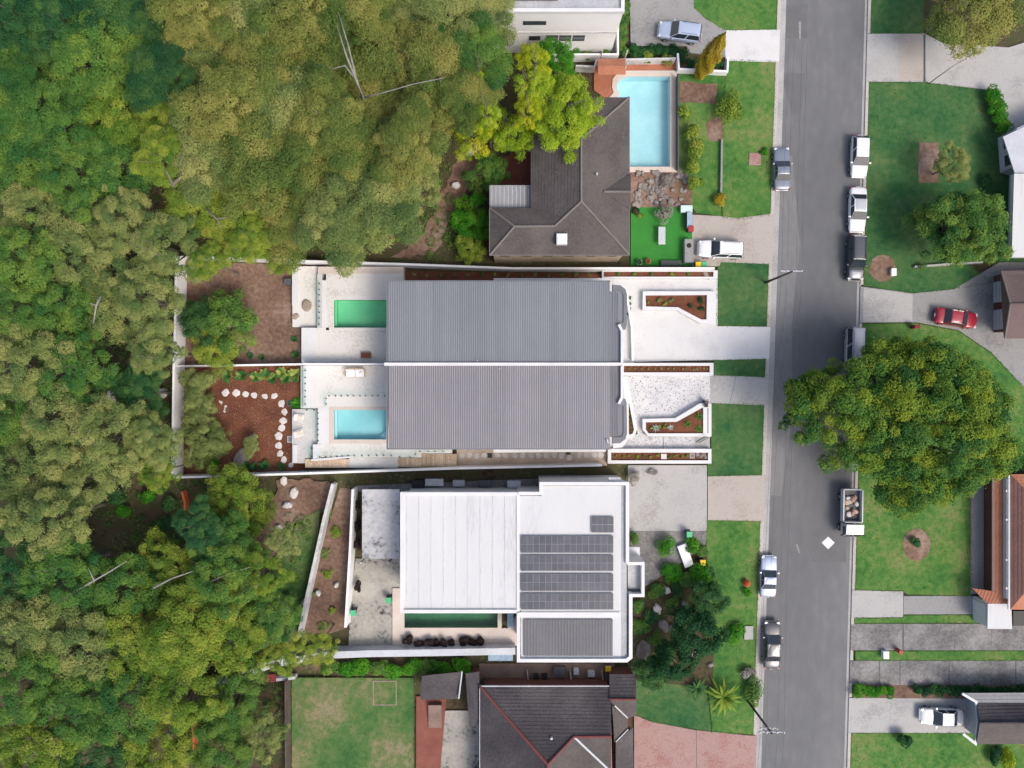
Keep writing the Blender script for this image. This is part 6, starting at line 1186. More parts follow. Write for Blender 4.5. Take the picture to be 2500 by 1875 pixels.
FIG = [(1925, 945), (1960, 915), (2010, 905), (2060, 880), (2100, 860), (2125, 830), (2200, 815), (2265, 822), (2330, 830), (2400, 870), (2440, 930), (2465, 985), (2470, 1060), (2480, 1130), (2465, 1165), (2400, 1190), (2350, 1215), (2300, 1240), (2265, 1268), (2210, 1262), (2155, 1220), (2140, 1165), (2050, 1150), (2020, 1110), (1990, 1075), (1945, 1080), (1920, 1060), (1935, 1030), (1925, 990)]
def outline_tree(name, label, out, zt, zc, leafm, seed, nc, trunk_r, bark='bark_dark', **kw):
    """spreading tree whose crown has this plan; dome from zc at the rim to zt in the middle"""
    rng = np.random.default_rng(seed); cx_, cy_ = sum(q[0] for q in out) / len(out), sum(q[1] for q in out) / len(out); out = [(cx_ + (x - cx_) * 0.98, cy_ + (y - cy_) * 0.98) for x, y in out]; w = poly(out, (zt + zc) / 2); pl_ = [(p.x, p.y) for p in w]; c0 = sum(w, Vector()) / len(w); xs = [p[0] for p in pl_]; ys = [p[1] for p in pl_]; C = []
    ed = np.array(pl_); e2 = np.roll(ed, -1, 0)
    def dist(x, y):
        d = e2 - ed; tt_ = np.clip(((x - ed[:, 0]) * d[:, 0] + (y - ed[:, 1]) * d[:, 1]) / (d ** 2).sum(1), 0, 1); return np.hypot(ed[:, 0] + tt_ * d[:, 0] - x, ed[:, 1] + tt_ * d[:, 1] - y).min()
    dm = 0.45 * min(max(xs) - min(xs), max(ys) - min(ys))
    while len(C) < nc:
        x, y = rng.uniform(min(xs), max(xs)), rng.uniform(min(ys), max(ys))
        if inside(x, y, pl_):
            dd = dist(x, y)
            if dd < 0.35 and rng.random() < 0.6: continue
            f = min(1, dd / dm); h = zc + (zt - zc) * math.sqrt(1 - (1 - f) ** 2) + rng.normal() * 0.8; C.append((x - c0.x, y - c0.y, h - zc))
    C = np.array(C); me, C = crown_mesh('crown', seed, 1, 1, zt - zc, nc, C=C, **kw); t = thing(name, label, 'tree', (c0.x, c0.y, 0)); o = link('crown', me, M[leafm], t); o.location.z = zc
    trunk_build(t, C, zc, trunk_r, bark, seed, 26); return t
outline_tree('fig_tree', 'great round spreading tree overhanging the street', FIG, 10.5, 5.0, 'leaf_fig', 18, 620, 0.55, cr=(0.4, 1.0), per=250, leaf=(0.07, 0.13), tone_var=0.9)
TEA = [(446, 903), (540, 903), (532, 935), (502, 950), (520, 985), (515, 1010), (540, 1035), (562, 1065), (556, 1092), (535, 1112), (505, 1142), (450, 1146), (455, 1100), (447, 1050), (456, 1000), (447, 950)]
outline_tree('tea_tree', 'fine leaved tea tree filling the left end of the mulch garden', TEA, 2.8, 1.5, 'leaf_tea', 38, 230, 0.12, 'bark_grey', cr=(0.22, 0.62), per=150, leaf=(0.10, 0.26), aspect=0.11, tone_var=0.9)
LAWN_TREE = [(2240, 520), (2262, 488), (2310, 478), (2345, 466), (2395, 480), (2440, 490), (2448, 540), (2440, 600), (2462, 615), (2440, 640), (2380, 645), (2320, 640), (2270, 628), (2245, 590), (2252, 560)]
outline_tree('leafy_tree', 'leafy green tree on the big lawn beside the grey house', LAWN_TREE, 6.5, 3.0, 'leaf_green', 28, 210, 0.3, cr=(0.35, 0.75), per=200, leaf=(0.06, 0.12), tone_var=0.9)
tree_proto('tea', 19, 2.6, 4.9, 1.6, 4.2, 120, 'leaf_tea', bark='bark_grey', cr=(0.5, 0.85), per=330, leaf=(0.10, 0.21), aspect=0.16, tone_var=0.4)
tree_proto('conifer_mound', 20, 2.8, 2.8, 3.0, 3.5, 80, 'leaf_deep', bark='bark_dark', cr=(0.4, 0.8), per=130, leaf=(0.08, 0.15))
# the bush: rows from the top edge downwards
BUSH = [
 ('top row of the bush', [(30, 20, 92, 'gum_c', 'leaf_dark'), (140, 45, 85, 'gum_c', 'leaf_dark'), (260, 15, 85, 'gum_a', 'leaf_dark'), (375, 70, 80, 'gum_c', 'leaf_dark'), (490, 25, 90, 'gum_b', 'leaf_olive'), (610, 35, 95, 'gum_a', 'leaf_olive'), (735, 25, 95, 'gum_b', 'leaf_olive'), (860, 20, 90, 'gum_a', 'leaf_olive'), (975, 40, 90, 'gum_c', 'leaf_olive'), (1085, 30, 85, 'gum_b', 'leaf_olive'), (1180, 40, 75, 'gum_a', 'leaf_olive')]),
 ('second bush row from the top', [(60, 140, 85, 'gum_c', 'leaf_green'), (240, 135, 105, 'gum_c', 'leaf_green'), (390, 185, 70, 'gum_a', 'leaf_dark'), (510, 125, 100, 'gum_a', 'leaf_olive'), (640, 150, 95, 'gum_b', 'leaf_olive'), (780, 130, 95, 'gum_a', 'leaf_olive'), (960, 140, 95, 'gum_b', 'leaf_olive'), (1070, 150, 90, 'gum_a', 'leaf_olive'), (1160, 140, 80, 'gum_b', 'leaf_olive')]),
 ('third bush row from the top', [(50, 265, 85, 'gum_a', 'leaf_green'), (135, 335, 85, 'gum_c', 'leaf_green'), (300, 290, 100, 'gum_c', 'leaf_lime'), (430, 285, 85, 'gum_c', 'leaf_lime'), (560, 255, 100, 'gum_b', 'leaf_olive'), (690, 275, 105, 'gum_a', 'leaf_olive'), (800, 300, 95, 'gum_b', 'leaf_olive'), (925, 255, 90, 'gum_a', 'leaf_olive'), (1040, 265, 85, 'gum_b', 'leaf_olive'), (1130, 235, 75, 'gum_a', 'leaf_olive')]),
 ('fourth bush row from the top', [(40, 410, 85, 'gum_c', 'leaf_green'), (170, 430, 85, 'open_a', 'leaf_green'), (290, 400, 95, 'gum_c', 'leaf_green'), (400, 375, 65, 'gum_c', 'leaf_lime'), (520, 385, 100, 'gum_b', 'leaf_olive'), (640, 400, 105, 'gum_a', 'leaf_olive'), (760, 415, 105, 'gum_b', 'leaf_olive'), (880, 385, 100, 'gum_a', 'leaf_olive'), (990, 360, 85, 'gum_b', 'leaf_olive')]),
 ('fifth bush row from the top', [(90, 530, 90, 'open_b', 'leaf_sage'), (300, 540, 75, 'open_a', 'leaf_sage'), (505, 490, 90, 'gum_c', 'leaf_lime'), (610, 520, 95, 'gum_c', 'leaf_lime'), (720, 520, 90, 'gum_a', 'leaf_olive'), (820, 540, 85, 'gum_b', 'leaf_olive'), (930, 500, 95, 'gum_a', 'leaf_olive'), (1010, 455, 70, 'open_a', 'leaf_olive')]),
 ('row above the garden wall', [(50, 640, 95, 'open_a', 'leaf_green'), (170, 620, 95, 'open_b', 'leaf_sage'), (300, 650, 95, 'open_a', 'leaf_sage'), (410, 600, 85, 'open_b', 'leaf_sage'), (505, 640, 42, 'gum_c', 'leaf_lime'), (690, 615, 50, 'dome', 'leaf_lime'), (610, 590, 50, 'gum_c', 'leaf_lime')]),
 ('first row beside the garden wall', [(40, 760, 85, 'open_b', 'leaf_green'), (140, 770, 90, 'open_a', 'leaf_green'), (250, 760, 90, 'open_b', 'leaf_sage'), (365, 740, 85, 'open_a', 'leaf_sage')]),
 ('second row beside the garden wall', [(60, 890, 95, 'open_a', 'leaf_sage'), (180, 900, 95, 'open_b', 'leaf_sage'), (375, 860, 60, 'open_b', 'leaf_sage'), (340, 960, 65, 'gum_c', 'leaf_dark')]),
 ('third row beside the garden wall', [(40, 1010, 85, 'open_b', 'leaf_sage'), (150, 1030, 95, 'open_a', 'leaf_sage'), (270, 1050, 90, 'open_b', 'leaf_sage'), (370, 1070, 60, 'gum_c', 'leaf_sage'), (385, 1150, 50, 'open_b', 'leaf_lime')]),
 ('row level with the lime dome tree', [(60, 1150, 100, 'open_b', 'leaf_sage'), (190, 1180, 95, 'open_a', 'leaf_sage'), (120, 1270, 90, 'open_a', 'leaf_sage'), (490, 1285, 55, 'gum_c', 'leaf_dark'), (580, 1225, 82, 'dome', 'leaf_lime'), (545, 1325, 65, 'gum_c', 'leaf_green')]),
 ('third bush row from the bottom', [(40, 1380, 85, 'open_a', 'leaf_dark'), (150, 1400, 100, 'open_b', 'leaf_sage'), (300, 1430, 95, 'open_a', 'leaf_lime'), (420, 1400, 90, 'open_b', 'leaf_lime'), (540, 1420, 85, 'open_a', 'leaf_lime'), (630, 1400, 66, 'open_b', 'leaf_lime'), (690, 1320, 40, 'open_b', 'leaf_lime')]),
 ('second bush row from the bottom', [(60, 1540, 95, 'open_b', 'leaf_sage'), (190, 1560, 100, 'open_a', 'leaf_sage'), (330, 1570, 100, 'open_b', 'leaf_lime'), (450, 1550, 95, 'gum_c', 'leaf_lime'), (570, 1540, 90, 'open_a', 'leaf_lime'), (655, 1500, 75, 'open_b', 'leaf_lime'), (775, 1580, 46, 'open_a', 'leaf_lime'), (690, 1600, 50, 'open_b', 'leaf_lime')]),
 ('bottom row of the bush', [(40, 1680, 95, 'open_a', 'leaf_sage'), (170, 1720, 95, 'open_b', 'leaf_sage'), (310, 1710, 100, 'open_a', 'leaf_lime'), (440, 1690, 90, 'open_b', 'leaf_lime'), (560, 1720, 85, 'open_a', 'leaf_lime'), (640, 1790, 60, 'open_b', 'leaf_lime'), (90, 1830, 95, 'open_b', 'leaf_lime'), (240, 1840, 85, 'open_a', 'leaf_dark'), (400, 1830, 95, 'open_b', 'leaf_lime'), (540, 1840, 85, 'open_a', 'leaf_lime')]),
]
TONE = {'leaf_dark': 'blue green', 'leaf_green': 'mid green', 'leaf_olive': 'olive brown', 'leaf_lime': 'yellow green', 'leaf_sage': 'grey green'}
for row, items in BUSH:
    for i, (x, y, r, key, lm) in enumerate(sorted(items)):
        u = R.random() if key != 'dome' else 0.6
        if lm == 'leaf_olive' and u < 0.26: lm = 'leaf_sage' if u < 0.2 else 'leaf_lime'
        if lm == 'leaf_lime' and u < 0.4: lm = 'leaf_sage' if u < 0.22 else 'leaf_green'
        if lm == 'leaf_sage' and u > 0.82: lm = 'leaf_green'
        place_tree('gum_tree' if key != 'dome' else 'dome_tree', f'{TONE[lm]} tree, {ORD[i]} from left in the {row}', x, y, r * 0.97, key, 'trees of the bush', leafm=lm, hs=R.uniform(0.75, 1.25), bark_r=0.24)
def single(name, label, px, py, r, key, lm, hs=1.0, rz=None): return place_tree(name, label, px, py, r, key, None, rz, 'tree', hs, 0.2, lm)
single('bright_tree', 'bright green rounded tree left of the terracotta paving', 1355, 152, 52, 'dome', 'leaf_bright'); single('feathery_tree', 'feathery yellow green tree overhanging the dark tiled roof', 1378, 278, 82, 'dome', 'leaf_citrus', 1.9)
for i, (x, y, r) in enumerate([(1302, 150, 34), (1306, 205, 34), (1290, 272, 30), (1250, 325, 45), (1150, 318, 48), (1175, 190, 30), (1085, 222, 28), (1190, 275, 28)]):
    single('wattle_tree', 'bright yellow green wattle ' + ('at the corner of the top white house', 'left of the bright green tree', 'above the roof of the dark tiled house', 'above the dark brick courtyard', 'above the dirt track end', 'in the olive crowns left of the white house', 'deep among the olive crowns', 'between olive crowns and courtyard')[i], x, y, r * 1.15, 'small', 'leaf_yellow' if i % 2 == 0 else 'leaf_citrus', 3.2 if i in (0, 1, 2, 5, 6, 7) else 2.0)
single('shrub_tree', 'pale green bushy shrub along the dirt track', 1190, 425, 45, 'small', 'leaf_green', 0.5); single('shrub_tree', 'bright green bank left of the dark tiled house', 1155, 540, 52, 'small', 'leaf_bright', 0.4); single('shrub_tree', 'bright green shrub at the lower end of the dirt track', 1150, 600, 38, 'small', 'leaf_lime', 0.4)

single('olive_tree', 'olive crowned tree at the top right beside the pale lamp', 2372, 22, 98, 'gum_b', 'leaf_olive', 0.6); single('grey_tree', 'sparse grey green tree beside the bare rectangle', 2325, 402, 44, 'open_b', 'leaf_sage', 0.5)
single('tea_tree', 'small fine leaved bush beside the long boulder', 612, 1090, 15, 'tea', 'leaf_tea', 0.4, -0.4)
single('garden_tree', 'dark green shrub tree against the white back wall, left one', 500, 790, 54, 'small', 'leaf_dark', 0.9); single('garden_tree', 'brighter green shrub tree beside the bare soil, right one', 560, 785, 64, 'small', 'leaf_green', 0.9); single('garden_tree', 'olive green shrub tree at the lower end of the north garden', 525, 850, 50, 'small', 'leaf_lime', 0.8)
single('dark_tree', 'dense dark tree in the rock garden', 1695, 1545, 60, 'conifer_mound', 'leaf_deep', 1.0); single('dark_tree', 'dark lower tree left of the long pale rock', 1640, 1610, 48, 'conifer_mound', 'leaf_deep', 0.8); single('dark_tree', 'dark green tree right of the grey boulder', 1725, 1465, 42, 'conifer_mound', 'leaf_dark', 0.8)
single('dark_tree', 'deep green tree above the shady lawn', 1590, 1640, 38, 'conifer_mound', 'leaf_dark', 0.7)
S = clump_plant
S('topiary', 'round lime green topiary ball on the dark paving', 1625, 1334, 0.11, 1.35, 1.6, 'leaf_bright', None, 900, (0.06, 0.11)); S('shrub', 'emerald shrub at the top of the rock garden', 1690, 1328, 0.1, 1.15, 1.4, 'leaf_bright', None, 600, (0.07, 0.13)); S('shrub', 'leafy green shrub right of the white slab bench', 1712, 1345, 0.1, 0.9, 1.0, 'leaf_green', None, 600, (0.07, 0.13))
S('shrub', 'round green shrub below the white slab bench', 1640, 1400, 0.1, 1.4, 1.3, 'leaf_bright', None, 1100, (0.07, 0.13)); S('shrub', 'vivid green shrub below the yellow bin, right one', 1712, 1405, 0.1, 1.6, 1.4, 'leaf_bright', None, 1300, (0.07, 0.13)); S('shrub', 'green shrub below the white slab bench, middle one', 1680, 1415, 0.1, 1.3, 1.2, 'leaf_green', None, 1000, (0.07, 0.13))
S('shrub', 'green shrub beside the porch of the white house', 1550, 1312, 0.1, 0.7, 1.0, 'leaf_green', None, 500, (0.07, 0.12), squash=1.8); S('shrub', 'green planting along the white house front, upper one', 1558, 1480, 0.1, 0.9, 1.0, 'leaf_green', None, 600, (0.07, 0.13)); S('shrub', 'green planting along the white house front, lower one', 1562, 1530, 0.1, 1.3, 1.0, 'leaf_green', None, 800, (0.07, 0.13)); S('shrub', 'dark shrub left of the upright white boulder', 1600, 1440, 0.1, 1.15, 1.1, 'leaf_green', None, 800, (0.07, 0.13))
S('shrub', 'vivid round green shrub on the front lawn', 1795, 1544, 0.1, 1.2, 0.9, 'leaf_bright', None, 1000, (0.06, 0.11), squash=1.2); S('shrub', 'bright small plant below the red flowers', 1825, 1446, 0.1, 0.6, 0.5, 'leaf_bright', None, 300, (0.06, 0.1))
S('shrub', 'brown dry shrub beside the charcoal estate car', 1828, 1645, 0.1, 1.0, 0.9, 'leaf_bare', None, 500, (0.06, 0.12)); S('shrub', 'dark green weeping shrub at the foot of the lower power pole', 1842, 1690, 0.1, 1.2, 1.2, 'leaf_green', None, 800, (0.07, 0.13), squash=1.8)
for i, (x, y) in enumerate([(1590, 1505), (1645, 1470), (1655, 1440), (1600, 1560), (1735, 1400), (1742, 1440)]): S('shrub', f'leafy filler shrub among the boulders, {ORD[i]} of six', x, y, 0.1, 0.95, 0.9, 'leaf_green' if i % 2 else 'leaf_dark', 'filler shrubs in the rock garden', 600, (0.06, 0.12))
for i, (x, y) in enumerate([(800, 1300), (822, 1360), (790, 1420), (800, 1480), (770, 1520), (812, 1520), (790, 1345)]): S('weed', f'low olive weed between the two white garden walls, {ORD[i]} from the top', x, (1250, 1300, 1350, 1400, 1450, 1490, 1530)[i], 0.0, R.uniform(0.5, 0.9), 0.4, 'leaf_lime' if i % 2 else 'leaf_sage', 'weeds between the walls', 300, (0.05, 0.1), 'plant')
blade_plant('palm', 'spiky yellow green palm on the shady lawn', 1764, 1700, 0.6, 2.6, 'palm', 'leaf_lime', None, 'palm', 22, 0.06, 11); blade_plant('palm', 'small dark palm left of the spiky palm', 1700, 1680, 0.4, 1.6, 'palm', 'leaf_dark', None, 'palm', 20, 0.07, 12)
for i in range(9): S('hedge_shrub', f'hedge shrub behind the long pale wall, {ORD[i]} from the left', 800 + i * 41, 1632 + 5 * math.sin(i * 2.1), 0.0, 1.5, 1.2, 'leaf_bright' if i % 3 else 'leaf_green', 'hedge behind the pale wall', 1000, (0.08, 0.15), squash=0.75)
for i in range(6): S('hedge_shrub', f'hedge shrub beside the top white house, {ORD[i]} from the top', 1522, 8 + i * 22, 0.0, 0.85, 1.0, 'leaf_green', 'hedge beside the top white house', 560, (0.06, 0.11))
for i in range(6): S('hedge_shrub', f'hedge shrub below the top white house, {ORD[i]} from the left', 1385 + i * 24, 134, 0.0, 0.6, 0.9, 'leaf_dark' if i % 2 else 'leaf_green', 'hedge below the top white house', 380, (0.06, 0.11))
for i in range(7): S('hedge_shrub', f'dark hedge shrub along the lower edge of the grey drive, {ORD[i]} from the left', 1550 + i * 19, 124 + (8 if i > 5 else 0), 0.0, 0.95, 0.9, 'leaf_deep', 'dark hedge along the grey drive', 620, (0.06, 0.11))
for i, x in enumerate((1690, 1722, 1752)): S('hedge_shrub', f'dark shrub inside the white garden wall, {ORD[i]} from the left', x, 154, 0.0, 0.7, 0.9, 'leaf_deep', 'shrubs inside the garden wall', 420, (0.06, 0.11))
S('shrub', 'lime shrub above the light blue pool, left one', 1582, 141, 0.1, 0.75, 1.0, 'leaf_lime', None, 500, (0.06, 0.11)); S('shrub', 'olive shrub above the light blue pool, right one', 1628, 146, 0.1, 0.85, 1.1, 'leaf_olive', None, 500, (0.06, 0.11))
for i, (x, y, r) in enumerate([(1672, 275, 0.9), (1690, 318, 1.1), (1700, 360, 1.2), (1690, 402, 1.2), (1696, 445, 1.1)]): S('shrub', f'tall yellow green shrub right of the light blue pool, {ORD[i]} from the top', x, y, 0.1, r, 1.9, 'leaf_lime', 'shrubs right of the light blue pool', 700, (0.08, 0.15))
S('shrub', 'yellow green shrub tree on the long lawn edge', 1783, 262, 0.1, 1.5, 2.4, 'leaf_lime', None, 1100, (0.08, 0.15), squash=1.5); S('shrub', 'golden shrub at the end of the low grey wall', 1758, 488, 0.1, 0.95, 1.1, 'leaf_gold', None, 600, (0.07, 0.12)); S('shrub', 'small bright plant beside the pinkish concrete cover', 1866, 370, 0.1, 0.55, 0.5, 'leaf_bright', None, 260, (0.05, 0.1))
S('shrub', 'bare pale branched shrub over the top of the turf', 1622, 520, 0.1, 1.2, 1.6, 'leaf_bare', None, 420, (0.05, 0.12)); S('shrub', 'green shrub at the upper left of the turf', 1563, 525, 0.1, 0.45, 0.6, 'leaf_lime', None, 250, (0.05, 0.1)); S('shrub', 'dry brown shrub at the pool corner', 1628, 440, 0.1, 1.0, 1.0, 'leaf_bare', None, 420, (0.06, 0.12))
S('shrub', 'leafless grey brown bush on the white house drive', 1548, 1168, 0.1, 0.95, 1.0, 'leaf_bare', None, 420, (0.05, 0.11)); S('shrub', 'low dry brush on the white house drive', 1596, 1152, 0.1, 0.8, 0.4, 'leaf_bare', None, 260, (0.05, 0.1), squash=0.5)
for i in range(5): S('hedge_shrub', f'clipped hedge shrub right of the big lawn, {ORD[i]} from the top', 2422 + i * 7, 228 + i * 19, 0.1, 1.1, 1.5, 'leaf_bright', 'clipped hedge right of the big lawn', 900, (0.06, 0.11))
for i in range(6): S('hedge_shrub', f'low green hedge shrub at the street end of the lower drive, {ORD[i]} from the street', 2096 + i * 16, 1688, 0.1, 0.85, 0.8, 'leaf_bright', 'low green hedge by the drive', 700, (0.05, 0.1))
for i in range(14): S('hedge_shrub', f'dark hedge shrub along the lower long drive, {ORD[i]} from the left', 2240 + i * 20, 1686, 0.1, 0.85, 0.9, 'leaf_deep', 'dark hedge by the long drive', 620, (0.05, 0.1))
S('shrub', 'dark rounded shrub on the bottom right lawn', 2210, 1808, 0.1, 1.05, 1.5, 'leaf_deep', None, 800, (0.07, 0.13)); S('shrub', 'yellow green hedge at the bottom right edge', 2462, 1850, 0.1, 1.0, 1.6, 'leaf_yellow', None, 900, (0.07, 0.13), squash=1.8); S('shrub', 'dark shrub left of the yellow green hedge', 2430, 1846, 0.1, 0.9, 1.2, 'leaf_deep', None, 600, (0.07, 0.13), squash=1.6)
S('shrub', 'small shrub in the bare ring of soil', 2236, 1325, 0.1, 0.75, 0.9, 'leaf_dark', None, 420, (0.06, 0.12)); S('shrub', 'dark shrub against the pale grey house wall', 2408, 440, 0.1, 0.9, 1.1, 'leaf_deep', None, 500, (0.06, 0.12), squash=1.6)
for i, (x, y) in enumerate([(300, 1250), (360, 1210), (415, 1230), (280, 1215), (400, 1280)]): S('shrub', f'emerald shrub in the clearing left of the orange barrier, {ORD[i]}', x, y, 0.0, 1.1, 1.0, 'leaf_bright' if i < 2 else 'leaf_dark', 'shrubs in the clearing', 500, (0.09, 0.17))
# golden pencil cypress
p = P(1705, 188, 0); t = thing('cypress', 'tall golden pencil cypress inside the white garden wall', 'tree', (p.x, p.y, 0)); rng = np.random.default_rng(5); n = 9000; h = rng.random(n) ** 0.8 * 9.6 + 0.2; a = rng.uniform(0, 6.28, n)
rad = (0.95 * np.sin(np.clip((h + 0.9) / 10.4, 0, 1) * math.pi) ** 0.75) * rng.uniform(0.7, 1.05, n) * (1 + 0.15 * np.sin(a * 5 + h * 2)); c = np.stack([np.cos(a) * rad, np.sin(a) * rad, h], 1); nn = np.stack([np.cos(a), np.sin(a), np.full(n, 0.6)], 1) + rng.normal(scale=0.4, size=(n, 3))
link('crown', leaf_mesh('crown', c, nn, rng.uniform(0.06, 0.13, n), np.clip(0.5 + 0.2 * np.sin(a * 5 + h * 2) + rng.normal(scale=0.15, size=n), 0, 1), 0.45, rng), M['leaf_gold'], t); MB().tube([(0, 0, -0.2), (0, 0, 8.5)], [0.16, 0.04], 7).build('trunk', M['bark_dark'], t, True, False)
# pale gum whose bare white limbs show above the crowns
def bare_gum(label, base, limbs, z0=2.0, name='bare_gum', m='bark_white'):
    p = P(*base, 0); t = thing(name, label, 'tree', (p.x, p.y, 0)); 
    for i, (pts, r) in enumerate(limbs):
        w = [P(x, y, zz) for x, y, zz in pts]; k = len(w); MB().tube(w, [r * (1 - 0.75 * j / (k - 1)) for j in range(k)], 7).build('trunk' if i == 0 else 'limb', M[m], t, True)
bare_gum('white barked gum with bare limbs above the olive crowns', (892, 262), [([(892, 258, -0.2), (890, 250, 4), (886, 238, 10.5), (872, 200, 12.0), (850, 110, 12.6), (826, 30, 12.8)], 0.17), ([(886, 238, 10.4), (866, 190, 12.0), (842, 160, 12.8), (812, 168, 13.0)], 0.12), ([(886, 238, 10.4), (930, 228, 11.8), (1010, 205, 12.6), (1085, 190, 12.8)], 0.08), ([(872, 200, 12.0), (845, 135, 13.2), (822, 60, 13.3)], 0.13)])
bare_gum('twisted grey gum trunk at the lower middle of the lime crowns', (432, 478), [([(434, 482, -0.2), (430, 470, 6.5), (422, 450, 9.5), (450, 425, 10.0), (440, 400, 10.4), (447, 375, 10.6)], 0.30), ([(422, 450, 9.5), (412, 430, 10.2), (400, 405, 10.3)], 0.12)], m='bark_grey')
bare_gum('thin pale dead limb in the bush at lower left', (240, 1400), [([(150, 1465, 8.5), (190, 1440, 8.9), (260, 1400, 9.2), (310, 1370, 9.2)], 0.14), ([(230, 1418, 9.1), (215, 1385, 9.3)], 0.07)], name='dead_limb')
bare_gum('pale dead limb left of the orange scraps', (400, 1410), [([(375, 1435, 9.0), (420, 1412, 9.3), (470, 1395, 9.3)], 0.12)], name='dead_limb'); bare_gum('long thin pale limb among the yellow green crowns', (560, 1400), [([(500, 1425, 8.8), (560, 1400, 9.2), (610, 1385, 9.2)], 0.11)], name='dead_limb')
bare_gum('grey forked limb below the back garden corner', (535, 545), [([(505, 510, 9.6), (530, 535, 9.8), (560, 530, 9.8)], 0.13), ([(530, 535, 9.8), (540, 560, 9.5)], 0.1)], name='dead_limb', m='bark_grey')
bare_gum('bare white branch in the grey green trees left of the wall', (235, 760), [([(245, 725, 9.0), (235, 745, 9.3), (228, 790, 9.2)], 0.13), ([(235, 745, 9.3), (215, 740, 9.4)], 0.07)], name='dead_limb')
for i, (x, y, r) in enumerate([(268, 968, 16), (395, 960, 14), (700, 1235, 12), (715, 1205, 14), (680, 1290, 10), (742, 1470, 9), (775, 1450, 8), (820, 1430, 7), (1112, 450, 12), (1150, 360, 18), (690, 1175, 12)]):
    rock('boulder', 'pale rock ' + ('under the grey green trees, left of a pair', 'under the grey green trees, right of a pair', 'right of the lime dome tree, lower one', 'right of the lime dome tree, upper one', 'below the lime dome tree', 'on the stony strip, lowest one', 'on the stony strip, middle one', 'on the stony strip, upper one', 'on the dirt track', 'at the top of the dirt track', 'above the lime dome tree corner')[i], x, y, 0.0, r, 0.5, 'rock_pale', asp=0.7, seed=800 + i)
struct('dirt_track', rag([(1130, 340), (1180, 340), (1160, 430), (1110, 520), (1060, 620), (960, 630), (1040, 560), (1080, 470)], 7), -0.01, -0.4, M['dirt'], 'pinkish brown dirt track left of the dark tiled house', False)
struct('clearing', rag([(120, 500), (300, 480), (310, 560), (130, 570)], 9), -0.005, -0.4, M['dirt'], 'bare reddish clearing in the bush', False)
struct('clearing', rag([(680, 1165), (810, 1180), (800, 1240), (700, 1290), (660, 1380), (600, 1370), (640, 1290)], 8), -0.005, -0.4, M['dirt'], 'bare stony ground right of the lime dome tree', False)

# ================================================================== GRASS AND UNDERGROWTH
rng = np.random.default_rng(77); C_, S_, T_ = [], [], []
x_lim = 58.0
for pl_, z1, dens, lush in LAWNS:
    xs = [p[0] for p in pl_]; ys = [p[1] for p in pl_]; x0, x1 = max(min(xs), -x_lim), min(max(xs), x_lim); y0, y1 = max(min(ys), -44), min(max(ys), 44)
    n = int((x1 - x0) * (y1 - y0) * 34 * dens); q = rng.uniform((x0, y0), (x1, y1), (n, 2))
    for x, y in q:
        if inside(x, y, pl_) and not any(inside(x, y, h) for h in HARD):
            pz = 0.5 + 0.22 * math.sin(x * 0.9 + math.sin(y * 0.7) * 2) * math.cos(y * 0.8 + x * 0.3) - 0.3 * (lush - 0.4); C_.append((x, y, z1 + 0.012)); T_.append(pz)
for pl_, z1, dens, lush in LAWNS:      # ragged fringe along the edges
    for i in range(len(pl_)):
        (ax, ay), (bx_, by_) = pl_[i - 1], pl_[i]; L = math.hypot(bx_ - ax, by_ - ay)
        if abs(ay) > 46 and abs(by_) > 46: continue
        for k in range(int(min(L, 90) * 16)):
            f = rng.random(); C_.append((ax + (bx_ - ax) * f + rng.normal() * 0.055, ay + (by_ - ay) * f + rng.normal() * 0.055, z1 + 0.035)); T_.append(0.55)
C_ = np.array(C_); n = len(C_); nn = rng.normal(scale=0.75, size=(n, 3)); nn[:, 2] = 1.0
me = leaf_mesh('grass', C_, nn, rng.uniform(0.045, 0.10, n), np.clip(np.array(T_) + rng.normal(scale=0.16, size=n), 0, 1), 0.35, rng)
tag(link('grass', me, M['blade']), 'short grass blades standing on the lawns', 'grass', None, 'stuff')
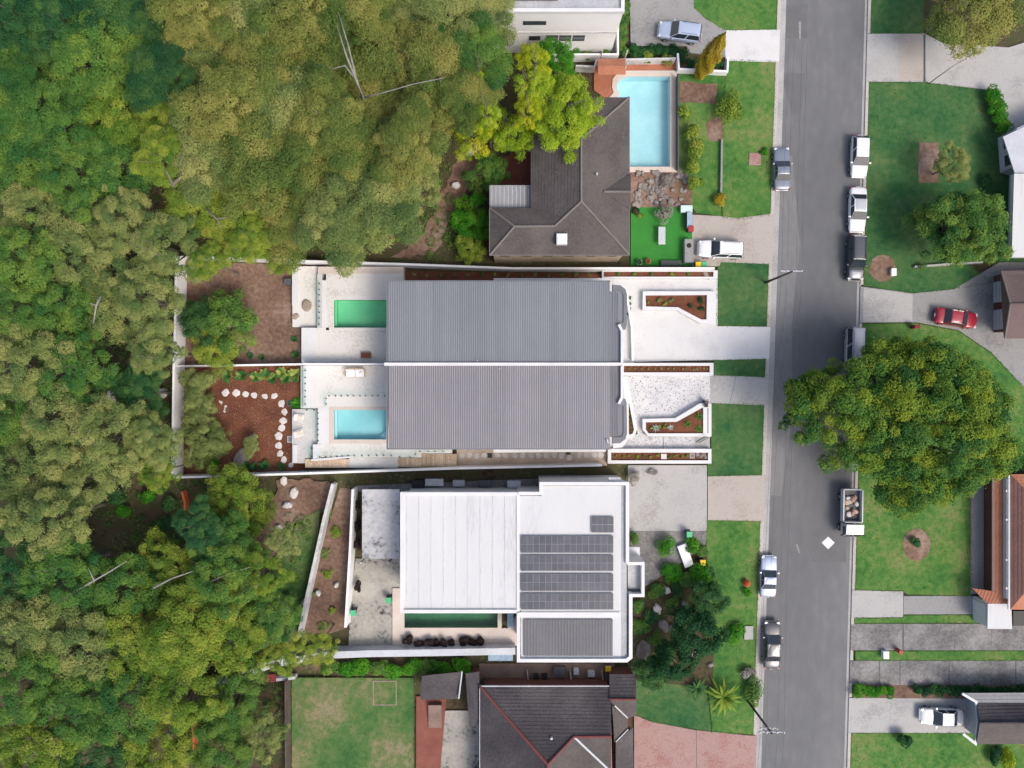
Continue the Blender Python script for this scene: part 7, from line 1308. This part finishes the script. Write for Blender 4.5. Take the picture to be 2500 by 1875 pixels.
# undergrowth of the bush: low leafy clumps on the litter
zones = [rect(600, 1240, 770, 1420), rect(640, 1420, 740, 1580), rect(960, 560, 1120, 640), rect(-20, -20, 1180, 600), rect(-20, 600, 425, 1180), rect(-20, 1180, 600, 1640), rect(-20, 1640, 690, 1900)]
pts, nn, ss, tt = [], [], [], []
for zn in zones:
    (ax, ay), (bx_, by_) = zn[0], zn[2]; cnt = int((bx_ - ax) * (by_ - ay) / 1300)
    for k in range(cnt):
        p = P(rng.uniform(ax, bx_), rng.uniform(ay, by_), 0.3); r = rng.uniform(0.3, 1.0); m = 60; d = rng.normal(size=(m, 3)); d[:, 2] = np.abs(d[:, 2]); d /= np.linalg.norm(d, axis=1, keepdims=True)
        pts.append(np.array([p.x, p.y, -0.1]) + d * r * np.array([1, 1, 0.8])); nn.append(d + rng.normal(scale=0.5, size=(m, 3)) + [0, 0, 0.4]); ss.append(rng.uniform(0.06, 0.14, m)); tt.append(np.clip(rng.normal(0.45, 0.25) + rng.normal(scale=0.12, size=m), 0, 1))
me = leaf_mesh('undergrowth', np.concatenate(pts), np.concatenate(nn), np.concatenate(ss), np.concatenate(tt), 0.5, rng)
tag(link('undergrowth', me, M['leaf_green']), 'low leafy undergrowth on the floor of the bush', 'undergrowth', None, 'stuff')
# scattered chips on the mulch and soil
for pg, lab, mm, cnt, zz in (([(442, 899), (733, 895), (712, 1000), (712, 1150), (442, 1156)], 'small pale bark chips scattered over the red mulch', 'sand_pile', 2600, 0.012), ([(442, 642), (710, 646), (712, 884), (442, 890)], 'small stones and sticks scattered over the bare soil', 'sand_pile', 1800, 0.008)):
    q = poly(pg, 0.0); pl_ = [(p.x, p.y) for p in q]; xs = [p[0] for p in pl_]; ys = [p[1] for p in pl_]; c = rng.uniform((min(xs), min(ys)), (max(xs), max(ys)), (cnt, 2)); c = np.array([(x, y, zz) for x, y in c if inside(x, y, pl_)]); n = len(c); nn = rng.normal(scale=0.5, size=(n, 3)); nn[:, 2] = 1
    me = leaf_mesh('bark_chips', c, nn, rng.uniform(0.02, 0.07, n), rng.random(n), 0.5, rng); tag(link('bark_chips', me, M[mm]), lab, 'bark chips', None, 'stuff')
# fallen leaves blown onto roofs' gutters, drives and lawns near the trees
q = np.concatenate([rng.normal((38, -3), (12, 12), (1500, 2)), rng.uniform((-10, 12), (28, 40), (500, 2))]); q = np.array([(x, y, 0.135) for x, y in q if (x > 38.6 or x < 27) and (x > 27 or any(inside(x, y, h) for h in HARD))]); n = len(q); nn = rng.normal(scale=0.4, size=(n, 3)); nn[:, 2] = 1
me = leaf_mesh('fallen_leaves', q, nn, rng.uniform(0.03, 0.06, n), rng.random(n), 0.5, rng); tag(link('fallen_leaves', me, M['leaf_gold']), 'dry fallen leaves scattered under the street tree', 'leaves', None, 'stuff')
